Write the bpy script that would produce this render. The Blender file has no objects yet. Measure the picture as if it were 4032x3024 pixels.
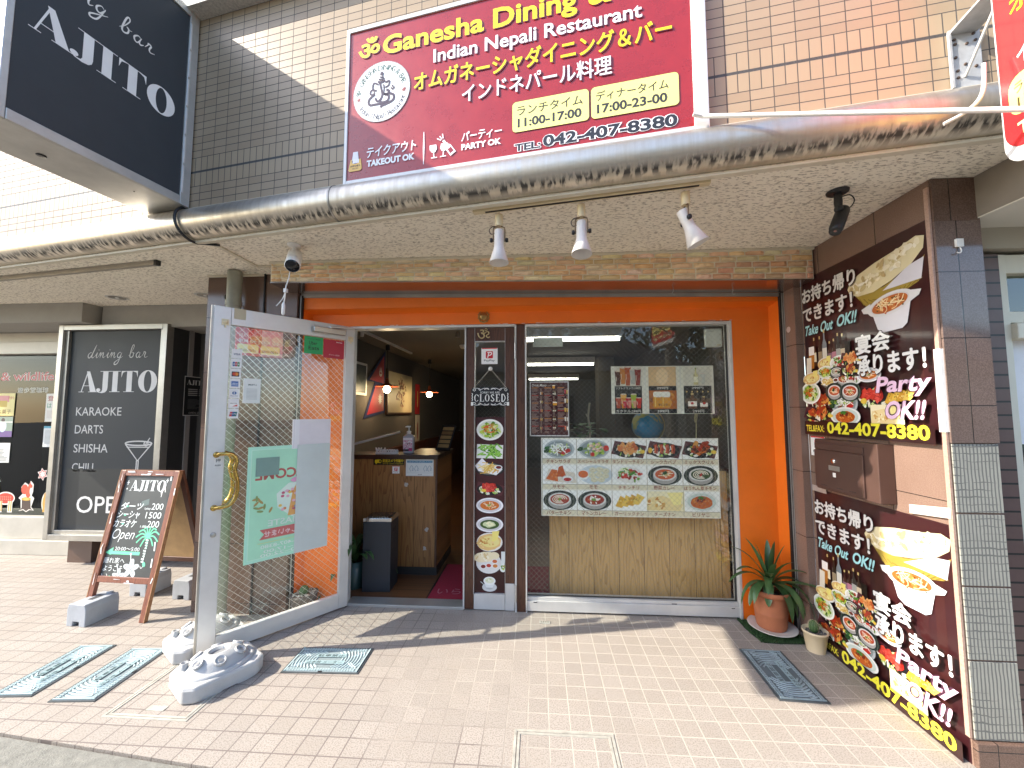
import bpy, math, random
from mathutils import Matrix, Vector
SC = bpy.context.scene
COL = SC.collection
R = math.radians

# ------------------------------------------------------------------ camera, sky, sun, exposure
cam_d = bpy.data.cameras.new("camera"); cam = bpy.data.objects.new("camera", cam_d); COL.objects.link(cam)
cam_d.sensor_width = 36.0; cam_d.lens = 13.782; cam_d.clip_start = 0.02; cam_d.clip_end = 500
yaw, pitch, roll = R(3.741), R(4.054), R(-0.0712)
fwd = Vector((-math.sin(yaw)*math.cos(pitch), math.cos(yaw)*math.cos(pitch), math.sin(pitch)))
rgt = Vector((math.cos(yaw), math.sin(yaw), 0)); upv = rgt.cross(fwd)
r2 = rgt*math.cos(roll) + upv*math.sin(roll); u2 = upv*math.cos(roll) - rgt*math.sin(roll)
M = Matrix((r2, u2, -fwd)).transposed().to_4x4(); M.translation = (-0.047, -3.268, 1.589)
cam.matrix_world = M
SC.camera = cam

SUN_D = Vector((1.37, 0.270, -1.0)).normalized()      # the way the sunlight travels
elev = math.asin(-SUN_D.z)
world = bpy.data.worlds.new("World"); SC.world = world; world.use_nodes = True
nt = world.node_tree; sky = nt.nodes.new("ShaderNodeTexSky"); sky.sky_type = 'NISHITA'; sky.sun_disc = False
sky.sun_elevation = elev; sky.sun_rotation = math.atan2(-SUN_D.x, -SUN_D.y)
sky.air_density = 1.0; sky.dust_density = 1.0; sky.ozone_density = 1.0
nt.links.new(sky.outputs[0], nt.nodes["Background"].inputs[0]); nt.nodes["Background"].inputs[1].default_value = 0.115
sd = bpy.data.lights.new("sun", 'SUN'); sd.energy = 2.15; sd.angle = R(0.5); sd.color = (1.0, 0.92, 0.79)
sun = bpy.data.objects.new("sun", sd); COL.objects.link(sun)
sun.rotation_euler = SUN_D.to_track_quat('-Z', 'Y').to_euler()
SC.view_settings.view_transform = 'Standard'; SC.view_settings.look = 'None'
SC.view_settings.exposure = 2.38; SC.view_settings.gamma = 1.0
SC.cycles.max_bounces = 10; SC.cycles.diffuse_bounces = 5; SC.cycles.glossy_bounces = 5
SC.cycles.transparent_max_bounces = 24; SC.cycles.use_denoising = True
SC.cycles.sample_clamp_indirect = 6.0

# ------------------------------------------------------------------ helpers
def lin(h):
    h = h.lstrip('#'); o = []
    for i in (0, 2, 4):
        c = int(h[i:i+2], 16)/255
        o.append(c/12.92 if c <= 0.04045 else ((c+0.055)/1.055)**2.4)
    return tuple(o)

MATS = {}
def mat(name, base=(.5, .5, .5), rough=.5, metal=0., spec=.5, var=0., vscale=8., bump=0., bscale=60., coat=0., emit=0., ecol=None, stretch=None):
    if name in MATS: return MATS[name]
    if isinstance(base, str): base = lin(base)
    m = bpy.data.materials.new(name); m.use_nodes = True; t = m.node_tree; b = t.nodes["Principled BSDF"]
    b.inputs["Base Color"].default_value = (*base, 1); b.inputs["Roughness"].default_value = rough
    b.inputs["Metallic"].default_value = metal; b.inputs["Specular IOR Level"].default_value = spec
    b.inputs["Coat Weight"].default_value = coat
    if emit:
        b.inputs["Emission Color"].default_value = (*(ecol or base), 1); b.inputs["Emission Strength"].default_value = emit
    tc = None
    def coord():
        tcn = t.nodes.new("ShaderNodeTexCoord")
        if stretch:
            mp = t.nodes.new("ShaderNodeMapping"); mp.inputs["Scale"].default_value = stretch
            t.links.new(tcn.outputs["Object"], mp.inputs[0]); return mp.outputs[0]
        return tcn.outputs["Object"]
    if var or bump: tc = coord()
    if var:
        n = t.nodes.new("ShaderNodeTexNoise"); n.inputs["Scale"].default_value = vscale; n.inputs["Detail"].default_value = 6
        n.inputs["Roughness"].default_value = .65
        t.links.new(tc, n.inputs["Vector"])
        r = t.nodes.new("ShaderNodeMapRange"); r.inputs[1].default_value = .3; r.inputs[2].default_value = .7
        r.inputs[3].default_value = 1-var; r.inputs[4].default_value = 1+var*.6
        t.links.new(n.outputs[0], r.inputs[0])
        mx = t.nodes.new("ShaderNodeMix"); mx.data_type = 'RGBA'; mx.blend_type = 'MULTIPLY'; mx.inputs[0].default_value = 1
        mx.inputs[6].default_value = (*base, 1); t.links.new(r.outputs[0], mx.inputs[7])
        t.links.new(mx.outputs[2], b.inputs["Base Color"])
        r3 = t.nodes.new("ShaderNodeMapRange"); r3.inputs[3].default_value = max(.02, rough-.1); r3.inputs[4].default_value = min(1, rough+.12)
        t.links.new(n.outputs[0], r3.inputs[0]); t.links.new(r3.outputs[0], b.inputs["Roughness"])
    if bump:
        n2 = t.nodes.new("ShaderNodeTexNoise"); n2.inputs["Scale"].default_value = bscale; n2.inputs["Detail"].default_value = 4
        t.links.new(tc, n2.inputs["Vector"])
        bp = t.nodes.new("ShaderNodeBump"); bp.inputs["Strength"].default_value = bump; bp.inputs["Distance"].default_value = .004
        t.links.new(n2.outputs[0], bp.inputs["Height"]); t.links.new(bp.outputs[0], b.inputs["Normal"])
    MATS[name] = m; return m

class NB:                                                # small node-graph helper
    def __init__(s, name):
        s.m = bpy.data.materials.new(name); s.m.use_nodes = True; s.t = s.m.node_tree; s.b = s.t.nodes["Principled BSDF"]
        s.tc = s.t.nodes.new("ShaderNodeTexCoord"); s.o = s.tc.outputs["Object"]; MATS[name] = s.m
    def n(s, kind, **kw):
        x = s.t.nodes.new(kind)
        for k, v in kw.items(): setattr(x, k, v)
        return x
    def put(s, sock, v):
        if isinstance(v, bpy.types.NodeSocket): s.t.links.new(v, sock)
        elif v is not None: sock.default_value = v
    def math(s, op, a, b=None, c=None):
        x = s.n("ShaderNodeMath", operation=op)
        for i, v in enumerate((a, b, c)): s.put(x.inputs[i], v)
        return x.outputs[0]
    def mix(s, f, a, b, blend='MIX'):
        x = s.n("ShaderNodeMix", data_type='RGBA', blend_type=blend); s.put(x.inputs[0], f)
        for i, v in ((6, a), (7, b)):
            s.put(x.inputs[i], (*v, 1) if isinstance(v, tuple) else v)
        return x.outputs[2]
    def noise(s, scale, vec=None, detail=4, rough=.6):
        x = s.n("ShaderNodeTexNoise"); x.inputs["Scale"].default_value = scale; x.inputs["Detail"].default_value = detail
        x.inputs["Roughness"].default_value = rough; s.t.links.new(vec or s.o, x.inputs["Vector"]); return x.outputs[0]
    def mapping(s, scale=(1, 1, 1), loc=(0, 0, 0), rot=(0, 0, 0), vec=None):
        x = s.n("ShaderNodeMapping"); x.inputs["Scale"].default_value = scale; x.inputs["Location"].default_value = loc
        x.inputs["Rotation"].default_value = rot; s.t.links.new(vec or s.o, x.inputs[0]); return x.outputs[0]
    def rng(s, v, a, b, c=0., d=1.):
        x = s.n("ShaderNodeMapRange"); s.put(x.inputs[0], v)
        for i, q in enumerate((a, b, c, d)): x.inputs[i+1].default_value = q
        return x.outputs[0]
    def sep(s, vec=None):
        x = s.n("ShaderNodeSeparateXYZ"); s.t.links.new(vec or s.o, x.inputs[0]); return x.outputs
    def comb(s, a, b, c=0.):
        x = s.n("ShaderNodeCombineXYZ")
        for i, v in enumerate((a, b, c)): s.put(x.inputs[i], v)
        return x.outputs[0]
    def brick(s, w, h, mortar, vec, off=0.):
        x = s.n("ShaderNodeTexBrick"); x.offset = off; x.squash = 1.0; x.inputs["Scale"].default_value = 1
        x.inputs["Mortar Size"].default_value = mortar; x.inputs["Mortar Smooth"].default_value = .15; x.inputs["Bias"].default_value = 0
        x.inputs["Brick Width"].default_value = w; x.inputs["Row Height"].default_value = h
        x.inputs["Color1"].default_value = (.0, .0, .0, 1); x.inputs["Color2"].default_value = (1, 1, 1, 1)
        x.inputs["Mortar"].default_value = (.5, .5, .5, 1); s.t.links.new(vec, x.inputs["Vector"]); return x
    def bump(s, h, strength=.3, dist=.004):
        x = s.n("ShaderNodeBump"); x.inputs["Strength"].default_value = strength; x.inputs["Distance"].default_value = dist
        s.put(x.inputs["Height"], h); s.t.links.new(x.outputs[0], s.b.inputs["Normal"])
    def out(s, col=None, rough=None, metal=None, spec=None):
        for k, v in (("Base Color", col), ("Roughness", rough), ("Metallic", metal), ("Specular IOR Level", spec)):
            if v is not None: s.put(s.b.inputs[k], (*v, 1) if isinstance(v, tuple) else v)
        return s.m

class G:                                                 # collects solid shapes into ONE mesh
    def __init__(s): s.v = []; s.f = []; s.c = []; s.cur = (1, 1, 1); s.sm = []; s.usecol = False
    def add(s, vs, fs, smooth=False, M=None):
        o = len(s.v)
        for p in vs:
            p = Vector(p)
            s.v.append(tuple(M @ p) if M else tuple(p)); s.c.append(s.cur)
        for f in fs: s.f.append([i+o for i in f]); s.sm.append(smooth)
        return s
    def box(s, x0, x1, y0, y1, z0, z1, M=None):
        vs = [(x, y, z) for z in (z0, z1) for y in (y0, y1) for x in (x0, x1)]
        return s.add(vs, [(0, 2, 3, 1), (4, 5, 7, 6), (0, 1, 5, 4), (2, 6, 7, 3), (0, 4, 6, 2), (1, 3, 7, 5)], M=M)
    def hexa(s, b, t):                                   # bottom ring and top ring, 4 points each, counter-clockwise seen from above
        return s.add(list(b)+list(t), [(3, 2, 1, 0), (4, 5, 6, 7), (0, 1, 5, 4), (1, 2, 6, 5), (2, 3, 7, 6), (3, 0, 4, 7)])
    def prism(s, pts, z0, z1, M=None):                   # pts counter-clockwise in xy
        n = len(pts)
        return s.add([(x, y, z0) for x, y in pts]+[(x, y, z1) for x, y in pts],
                     [tuple(range(n-1, -1, -1)), tuple(range(n, 2*n))]+[(i, (i+1) % n, n+(i+1) % n, n+i) for i in range(n)], M=M)
    def lathe(s, prof, n=32, M=None, caps=True):
        vs = []; fs = []
        for r, z in prof:
            for i in range(n): a = 2*math.pi*i/n; vs.append((r*math.cos(a), r*math.sin(a), z))
        for k in range(len(prof)-1):
            for i in range(n): j = (i+1) % n; fs.append((k*n+i, k*n+j, (k+1)*n+j, (k+1)*n+i))
        s.add(vs, fs, True, M)
        if caps:
            if prof[0][0] > 1e-6: s.add(vs[:n], [tuple(range(n-1, -1, -1))], False, M)
            if prof[-1][0] > 1e-6: s.add(vs[-n:], [tuple(range(n))], False, M)
        return s
    def tube(s, path, r, n=10, caps=True, M=None):
        path = [Vector(p) for p in path]; rs = r if isinstance(r, (list, tuple)) else [r]*len(path)
        vs = []; fs = []; t0 = (path[1]-path[0]).normalized()
        a = t0.orthogonal().normalized()
        for i, p in enumerate(path):
            t = (path[min(i+1, len(path)-1)]-path[max(i-1, 0)]).normalized()
            a = (a-t*a.dot(t)).normalized(); b = t.cross(a)
            for k in range(n):
                q = 2*math.pi*k/n; vs.append(p+(a*math.cos(q)+b*math.sin(q))*rs[i])
        for i in range(len(path)-1):
            for k in range(n): j = (k+1) % n; fs.append((i*n+k, i*n+j, (i+1)*n+j, (i+1)*n+k))
        s.add(vs, fs, True, M)
        if caps: s.add(vs[:n], [tuple(range(n-1, -1, -1))], False, M); s.add(vs[-n:], [tuple(range(n))], False, M)
        return s
    def sphere(s, c, r, n=16, m=10, M=None, sq=(1, 1, 1)):
        vs = []; fs = []
        for j in range(m+1):
            th = math.pi*j/m
            for i in range(n):
                a = 2*math.pi*i/n
                vs.append((c[0]+r*sq[0]*math.sin(th)*math.cos(a), c[1]+r*sq[1]*math.sin(th)*math.sin(a), c[2]-r*sq[2]*math.cos(th)))
        for j in range(m):
            for i in range(n): k = (i+1) % n; fs.append((j*n+i, j*n+k, (j+1)*n+k, (j+1)*n+i))
        return s.add(vs, fs, True, M)
    def build(s, name, m, parent=None, bev=0., seg=2):
        me = bpy.data.meshes.new(name); me.from_pydata(s.v, [], s.f)
        me.polygons.foreach_set("use_smooth", s.sm)
        if s.usecol:
            at = me.color_attributes.new("Col", 'FLOAT_COLOR', 'POINT')
            at.data.foreach_set("color", [q for c in s.c for q in (*c, 1.0)])
        me.materials.append(m); me.update()
        o = bpy.data.objects.new(name, me); COL.objects.link(o)
        if parent is not None: o.parent = parent
        if bev:
            b = o.modifiers.new("bevel", 'BEVEL'); b.width = bev; b.segments = seg; b.limit_method = 'ANGLE'; b.angle_limit = R(40)
        return o

def split_build(g, name, m, parent, **kw):               # one object for every separate piece
    par = list(range(len(g.v)))
    key = {}
    def find(a):
        while par[a] != a: par[a] = par[par[a]]; a = par[a]
        return a
    for i, p in enumerate(g.v):
        k = tuple(round(q, 5) for q in p)
        if k in key: par[find(i)] = find(key[k])
        else: key[k] = i
    for f in g.f:
        for i in f[1:]: par[find(i)] = find(f[0])
    grp = {}
    for k, f in enumerate(g.f): grp.setdefault(find(f[0]), []).append(k)
    out = []
    for ks in grp.values():
        h = G(); mp = {}
        for k in ks:
            for i in g.f[k]:
                if i not in mp: mp[i] = len(h.v); h.v.append(g.v[i]); h.c.append(g.c[i])
            h.f.append([mp[i] for i in g.f[k]]); h.sm.append(g.sm[k])
        out.append(h.build(name, m, parent, **kw))
    return out

def smooth_path(pts, k=6, closed=False):
    n = len(pts); out = []; P = [Vector(p) for p in pts]
    rngs = range(n) if closed else range(n-1)
    for i in rngs:
        p0 = P[(i-1) % n] if closed or i > 0 else P[i]; p1 = P[i]; p2 = P[(i+1) % n]
        p3 = P[(i+2) % n] if closed or i+2 < n else p2
        for j in range(k):
            t = j/k
            out.append(.5*((2*p1)+(p2-p0)*t+(2*p0-5*p1+4*p2-p3)*t*t+(3*p1-p0-3*p2+p3)*t**3))
    if not closed: out.append(P[-1])
    return out

_txt = {}
def text_mesh(body, bold):
    k = (body, bold)
    if k not in _txt:
        c = bpy.data.curves.new('lettering', 'FONT'); c.body = body; c.offset = bold; c.resolution_u = 3
        o = bpy.data.objects.new('lettering', c); me = bpy.data.meshes.new_from_object(o)
        _txt[k] = ([(v.co.x, v.co.y) for v in me.vertices], [tuple(p.vertices) for p in me.polygons])
        bpy.data.meshes.remove(me); bpy.data.objects.remove(o); bpy.data.curves.remove(c)
    return _txt[k]

class Pic:                                               # flat print: coloured shapes lying on a panel, each a hair above the last
    def __init__(s, z0=.0006, dz=.00006): s.v = []; s.f = []; s.c = []; s.z = z0; s.dz = dz
    def up(s, k=1): s.z += s.dz*k; return s.z
    def add(s, pts, faces, col):
        if isinstance(col, str): col = lin(col)
        z = s.up(); o = len(s.v)
        for p in pts: s.v.append((p[0], p[1], z)); s.c.append(col)
        for f in faces: s.f.append([i+o for i in f])
        return s
    def poly(s, pts, col):
        a = sum(pts[i][0]*pts[(i+1) % len(pts)][1]-pts[(i+1) % len(pts)][0]*pts[i][1] for i in range(len(pts)))
        if a < 0: pts = pts[::-1]
        return s.add(pts, [tuple(range(len(pts)))], col)
    def rect(s, u, v, w, h, col): return s.poly([(u, v), (u+w, v), (u+w, v+h), (u, v+h)], col)
    def rrect(s, u, v, w, h, r, col):
        p = []
        for cx, cy, a in ((u+w-r, v+r, -90), (u+w-r, v+h-r, 0), (u+r, v+h-r, 90), (u+r, v+r, 180)):
            for k in range(6): q = R(a+k*18); p.append((cx+r*math.cos(q), cy+r*math.sin(q)))
        return s.poly(p, col)
    def ell(s, u, v, a, b, col, rot=0., n=28, jit=0., rnd=None):
        p = []; ca, sa = math.cos(rot), math.sin(rot)
        for k in range(n):
            q = 2*math.pi*k/n; j = 1+(rnd.uniform(-jit, jit) if rnd else 0)
            x, y = a*math.cos(q)*j, b*math.sin(q)*j; p.append((u+x*ca-y*sa, v+x*sa+y*ca))
        return s.poly(p, col)
    def stroke(s, pts, w, col, smooth=True, closed=False, taper=False, k=6):
        P = smooth_path([(*p, 0) for p in pts], k, closed) if smooth else [Vector((*p, 0)) for p in pts]
        n = len(P); vs = []; fs = []
        for i, p in enumerate(P):
            t = (P[(i+1) % n] if closed or i+1 < n else P[i])-(P[i-1] if closed or i > 0 else P[i])
            if t.length < 1e-9: t = Vector((1, 0, 0))
            t.normalize(); nn = Vector((-t.y, t.x, 0)); ww = w/2
            if taper: ww *= .25+.75*math.sin(math.pi*min(.999, max(.001, i/(n-1))))
            vs += [tuple((p-nn*ww)[:2]), tuple((p+nn*ww)[:2])]
        m = n if closed else n-1
        for i in range(m): j = (i+1) % n; fs.append((2*i, 2*j, 2*j+1, 2*i+1))
        return s.add(vs, fs, col)
    def ring(s, u, v, r, w, col): return s.stroke([(u+r*math.cos(R(a)), v+r*math.sin(R(a))) for a in range(0, 360, 10)], w, col, smooth=False, closed=True)
    def text(s, body, u, v, w, h, col, bold=0., base=False, slant=0., mirror=False, rise=0.):
        cjk = any(ord(q) > 0x2e80 for q in body); bold0 = bold
        if cjk: bold = 0.
        V, F = text_mesh(body, bold)
        x0 = min(p[0] for p in V); x1 = max(p[0] for p in V); y0 = 0 if base else min(p[1] for p in V); y1 = max(p[1] for p in V)
        sx = w/(x1-x0); sy = h/(y1-y0); pts = []
        for x, y in V:
            a = (x-x0)*sx; b = (y-y0)*sy
            pts.append((u+(w-a if mirror else a)+slant*b, v+b+rise*(a/w)))
        FF = [f[::-1] for f in F] if mirror else F
        if bold0 > .012 and cjk:                         # strike dense characters several times instead of fattening their outlines
            d = bold0*.45*h
            for k in range(8): s.add([(x+d*math.cos(k*.785), y+d*math.sin(k*.785)) for x, y in pts], FF, col)
        return s.add(pts, FF, col)
    def arc_text(s, body, u, v, r, a0, a1, h, col, bold=0., flip=False):
        n = len(body)
        for i, ch in enumerate(body):
            if ch == ' ': continue
            V, F = text_mesh(ch, bold); xm = (min(p[0] for p in V)+max(p[0] for p in V))/2
            a = R(a0+(a1-a0)*i/(n-1)); k = h/.72
            rot = a+math.pi/2 if flip else a-math.pi/2; ca, sa = math.cos(rot), math.sin(rot)
            pts = []
            for x, y in V:
                X = (x-xm)*k; Y = (y-.36)*k
                pts.append((u+r*math.cos(a)+X*ca-Y*sa, v+r*math.sin(a)+X*sa+Y*ca))
            s.add(pts, F, col)
            s.z -= s.dz
        s.up()
    def build(s, name, parent, m=None, M=None):
        me = bpy.data.meshes.new(name); me.from_pydata(s.v, [], s.f)
        at = me.color_attributes.new("Col", 'FLOAT_COLOR', 'POINT')
        at.data.foreach_set("color", [q for c in s.c for q in (*c, 1.0)])
        me.materials.append(m or PRINT); me.update()
        o = bpy.data.objects.new(name, me); COL.objects.link(o); o.parent = parent
        if M: me.transform(M)
        return o

def frame(o, u, v):                                      # local x along u, y along v, z out of the surface
    u = Vector(u).normalized(); v = Vector(v); v = (v-u*v.dot(u)).normalized(); n = u.cross(v)
    m = Matrix((u, v, n)).transposed().to_4x4(); m.translation = o; return m
def thing(name, label, cat, M=None, group=None):
    o = bpy.data.objects.new(name, None); COL.objects.link(o); o.empty_display_size = .1
    if isinstance(M, Matrix): o.matrix_world = M
    elif M is not None: o.location = M
    o['label'] = label; o['category'] = cat
    if group: o['group'] = group
    return o
def tag(o, label, cat, group=None):
    o['label'] = label; o['category'] = cat
    if group: o['group'] = group
    return o
def struct(o): o['kind'] = 'structure'; return o
def copy_thing(o, M, label, parent=None):
    c = o.copy(); COL.objects.link(c)
    if parent is None: c.matrix_world = M; c['label'] = label
    else: c.parent = parent
    for ch in [q for q in bpy.data.objects if q.parent == o]: copy_thing(ch, None, None, c)
    return c
def setparent(o, p): o.parent = p; return o

# facade frame: s along the street front, w outward, z up
FA = R(9.8); FD = Vector((math.cos(FA), -math.sin(FA), 0)); FN = Vector((math.sin(FA), math.cos(FA), 0)); F0 = Vector((-1.24, -1.07, 0))
def fp(s, w, z): return F0+FD*s-FN*w+Vector((0, 0, z))
MF = Matrix((FD, FN, Vector((0, 0, 1)))).transposed().to_4x4(); MF.translation = F0     # local x = s, y = into the building, z = up

# ------------------------------------------------------------------ materials
def print_mat(name, rough=.35, coat=0., bump=0.):
    b = NB(name); a = b.n("ShaderNodeVertexColor", layer_name="Col")
    n = b.noise(5, detail=5); b.out(b.mix(1., a.outputs[0], b.comb(b.rng(n, .3, .7, .93, 1.04), b.rng(n, .3, .7, .93, 1.04), b.rng(n, .3, .7, .92, 1.03)), 'MULTIPLY'), rough)
    b.b.inputs["Coat Weight"].default_value = coat; b.b.inputs["Coat Roughness"].default_value = .08
    if bump: b.bump(b.noise(9, detail=2), bump, .01)
    return b.m
PRINT = print_mat("printed_sheet", .45); VINYL = print_mat("printed_vinyl", .3, .35, .12)
ALU = mat("brushed_aluminium", (.62, .61, .58), .38, .75, var=.12, vscale=3, stretch=(1, 1, 14))
WALU = mat("white_aluminium", (.62, .61, .585), .38, .25, var=.10, vscale=5)
DALU = mat("weathered_aluminium", (.42, .40, .36), .42, .7, var=.22, vscale=4)
CHROME = mat("chrome", (.75, .74, .72), .12, 1.)
BLACK = mat("black_plastic", (.012, .012, .013), .45, bump=.1)
WHITE = mat("white_plastic", (.78, .76, .72), .4, var=.06)
BRASS = mat("aged_brass", (.55, .36, .10), .25, 1., var=.25, vscale=30)
CREAM = mat("cream_plastic", (.72, .60, .38), .45, var=.06)
GREYP = mat("grey_plastic", (.36, .38, .41), .55, var=.12, vscale=9, bump=.25, bscale=90)
WPLAS = mat("white_moulded_plastic", (.45, .45, .44), .6, var=.10, vscale=7, bump=.35, bscale=120)
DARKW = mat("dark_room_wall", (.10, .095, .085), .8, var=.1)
STEEL = mat("galvanised_steel", (.58, .58, .55), .45, .6, var=.2, vscale=14)

def m_pave():
    b = NB("pavement_tiles"); v = b.mapping(loc=(0, .21, 0)); br = b.brick(.108, .108, .0034, v); x, y, z = b.sep()
    n1 = b.noise(2.2, detail=6); n2 = b.noise(150, detail=2, rough=.5); n3 = b.noise(34, detail=4)
    tile = b.mix(br.outputs[0], (.305, .272, .238), (.345, .308, .27))
    tile = b.mix(b.rng(n2, .50, .60, 0, .7), tile, (.19, .155, .13))
    tile = b.mix(b.rng(n1, .45, .72, 0, .45), tile, (.27, .23, .185))
    tile = b.mix(b.rng(n3, .66, .74, 0, .35), tile, (.21, .17, .135))
    wear = b.math('ADD', b.math('ADD', b.rng(x, -1.6, .1, 0, .8), b.rng(y, -1.5, -1.0, -.25, 0)), b.rng(b.noise(1.6), .3, .7, -.35, .35)); joint = b.mix(b.rng(wear, .1, .7), (.165, .135, .12), (.41, .37, .315))
    b.out(b.mix(br.outputs[1], tile, joint), b.rng(n1, .3, .7, .55, .8))
    h = b.math('SUBTRACT', b.math('MULTIPLY', n2, .35), b.math('MULTIPLY', br.outputs[1], .7)); b.bump(h, .55, .003); return b.m
def m_facade():
    b = NB("facade_tiles"); x, y, z = b.sep()
    v1 = b.comb(b.math('ADD', x, -.034+10), b.math('ADD', z, 0.)); v2 = b.comb(b.math('ADD', x, -.034+10), z)
    b1 = b.brick(.1, .05, .0024, v1); b2 = b.brick(.05, .1, .0024, v2)
    msk = b.math('MULTIPLY', b.math('GREATER_THAN', z, 3.1), b.math('LESS_THAN', z, 3.3))
    jt = b.math('LESS_THAN', b.math('ABSOLUTE', b.math('SUBTRACT', z, 3.2)), .0075)
    br = b.mix(msk, b1.outputs[0], b2.outputs[0]); f = b.mix(msk, b1.outputs[1], b2.outputs[1])
    n1 = b.noise(1.5, detail=5); n2 = b.noise(120, detail=3)
    c = b.mix(br, (.355, .262, .172), (.395, .297, .198)); c = b.mix(b.rng(n1, .4, .7, 0, .4), c, (.345, .275, .20))
    c = b.mix(b.math('MULTIPLY', msk, .35), c, (.45, .345, .225))
    c = b.mix(f, c, (.10, .09, .08)); c = b.mix(jt, c, b.mix(n2, (.03, .03, .03), (.13, .125, .12)))
    b.out(c, b.mix(f, (.42, .42, .42), (.9, .9, .9)), spec=.3)
    h = b.math('SUBTRACT', b.math('MULTIPLY', b.noise(55, detail=2), .3), b.math('MAXIMUM', f, jt)); b.bump(h, .5, .003); return b.m
def m_soffit():
    b = NB("pitted_soffit_board"); v = b.mapping(scale=(.38, 1, 1), rot=(0, 0, .15)); n = b.noise(105, v, 3, .55); n2 = b.noise(1.2)
    pit = b.rng(n, .555, .60); c = b.mix(b.rng(n2, .35, .7), (.92, .85, .71), (.87, .80, .66))
    b.out(b.mix(pit, c, (.48, .42, .33)), .85); b.bump(b.math('MULTIPLY', pit, -1.), .6, .004); return b.m
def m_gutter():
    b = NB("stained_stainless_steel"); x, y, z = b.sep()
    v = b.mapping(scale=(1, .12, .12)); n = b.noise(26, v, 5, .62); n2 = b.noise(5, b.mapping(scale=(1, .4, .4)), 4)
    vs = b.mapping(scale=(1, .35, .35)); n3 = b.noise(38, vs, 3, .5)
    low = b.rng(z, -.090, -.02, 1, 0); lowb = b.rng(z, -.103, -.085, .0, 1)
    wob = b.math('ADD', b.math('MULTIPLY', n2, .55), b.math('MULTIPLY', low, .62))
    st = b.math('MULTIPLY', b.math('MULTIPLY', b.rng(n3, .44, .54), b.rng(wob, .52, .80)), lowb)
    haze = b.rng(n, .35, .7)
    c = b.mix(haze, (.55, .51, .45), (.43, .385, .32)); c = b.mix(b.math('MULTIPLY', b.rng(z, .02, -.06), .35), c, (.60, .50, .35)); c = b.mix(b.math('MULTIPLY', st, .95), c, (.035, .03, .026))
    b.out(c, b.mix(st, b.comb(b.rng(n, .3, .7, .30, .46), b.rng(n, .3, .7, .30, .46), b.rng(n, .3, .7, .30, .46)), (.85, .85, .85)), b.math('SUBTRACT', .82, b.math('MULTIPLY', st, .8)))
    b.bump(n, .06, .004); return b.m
def m_granite(name, w, h, c1, c2, off=(0, 0), axis=0, rough=.16):
    b = NB(name); x, y, z = b.sep(); u = (x, y)[axis]
    br = b.brick(w, h, .0022, b.comb(b.math('ADD', u, off[0]+20), b.math('ADD', z, off[1]+20)))
    n = b.noise(190, detail=3); n2 = b.noise(2, detail=4)
    c = b.mix(b.rng(n, .4, .62), c1, c2); c = b.mix(b.rng(n2, .4, .7, 0, .35), c, tuple(q*.7 for q in c1)); c = b.mix(br.outputs[1], c, (.02, .016, .014))
    b.out(c, rough); b.bump(b.math('MULTIPLY', br.outputs[1], -1.), .5, .003); return b.m
def m_wood(name, c1, c2, scale=1., plank=None, axis=0, rough=.4):
    b = NB(name); x, y, z = b.sep(); u = (x, y)[axis]
    pl = b.math('FLOOR', b.math('DIVIDE', u, plank)) if plank else 0.
    wv = b.comb(b.math('MULTIPLY', u, 9*scale), b.math('ADD', b.math('MULTIPLY', z, .75*scale), b.math('MULTIPLY', pl, 3.7) if plank else 0.), b.math('MULTIPLY', pl, 1.3) if plank else 0.)
    n = b.noise(1., wv, 2, .45); ring = b.math('FRACT', b.math('MULTIPLY', n, 13.)); ring = b.rng(ring, .55, .98)
    g = b.noise(1., b.comb(b.math('MULTIPLY', u, 260*scale), b.math('MULTIPLY', z, 6*scale), 0.), 3)
    c = b.mix(b.math('MULTIPLY', ring, .75), c1, c2); c = b.mix(b.rng(g, .4, .75, 0, .55), c, c2)
    if plank:
        fr = b.math('FRACT', b.math('DIVIDE', u, plank)); gr = b.math('LESS_THAN', b.math('ABSOLUTE', b.math('SUBTRACT', fr, .5)), .5-.0035/plank/2)
        c = b.mix(gr, tuple(q*.12 for q in c2), c)
    b.out(c, rough); b.bump(g, .12, .002); return b.m
def m_glass(name, k=1.0, tint=(.96, .98, .97)):
    m = bpy.data.materials.new(name); m.use_nodes = True; t = m.node_tree; t.nodes.remove(t.nodes["Principled BSDF"]); o = t.nodes["Material Output"]
    tr = t.nodes.new("ShaderNodeBsdfTransparent"); tr.inputs[0].default_value = (*tint, 1)
    gl = t.nodes.new("ShaderNodeBsdfGlossy"); gl.inputs["Roughness"].default_value = .004; gl.inputs["Color"].default_value = (1, 1, 1, 1)
    fr = t.nodes.new("ShaderNodeFresnel"); fr.inputs[0].default_value = 1.52
    mu = t.nodes.new("ShaderNodeMath"); mu.operation = 'MULTIPLY'; mu.inputs[1].default_value = .95*k; mu.use_clamp = True
    ge = t.nodes.new("ShaderNodeNewGeometry"); fb = t.nodes.new("ShaderNodeMath"); fb.operation = 'SUBTRACT'; fb.inputs[0].default_value = 1; t.links.new(ge.outputs["Backfacing"], fb.inputs[1])
    m3 = t.nodes.new("ShaderNodeMath"); m3.operation = 'MULTIPLY'; t.links.new(mu.outputs[0], m3.inputs[0]); t.links.new(fb.outputs[0], m3.inputs[1])   # one reflection per sheet of glass
    mx = t.nodes.new("ShaderNodeMixShader"); t.links.new(fr.outputs[0], mu.inputs[0]); t.links.new(m3.outputs[0], mx.inputs[0])
    t.links.new(tr.outputs[0], mx.inputs[1]); t.links.new(gl.outputs[0], mx.inputs[2]); t.links.new(mx.outputs[0], o.inputs[0]); MATS[name] = m; return m
GLASS = m_glass("window_glass")
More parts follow.
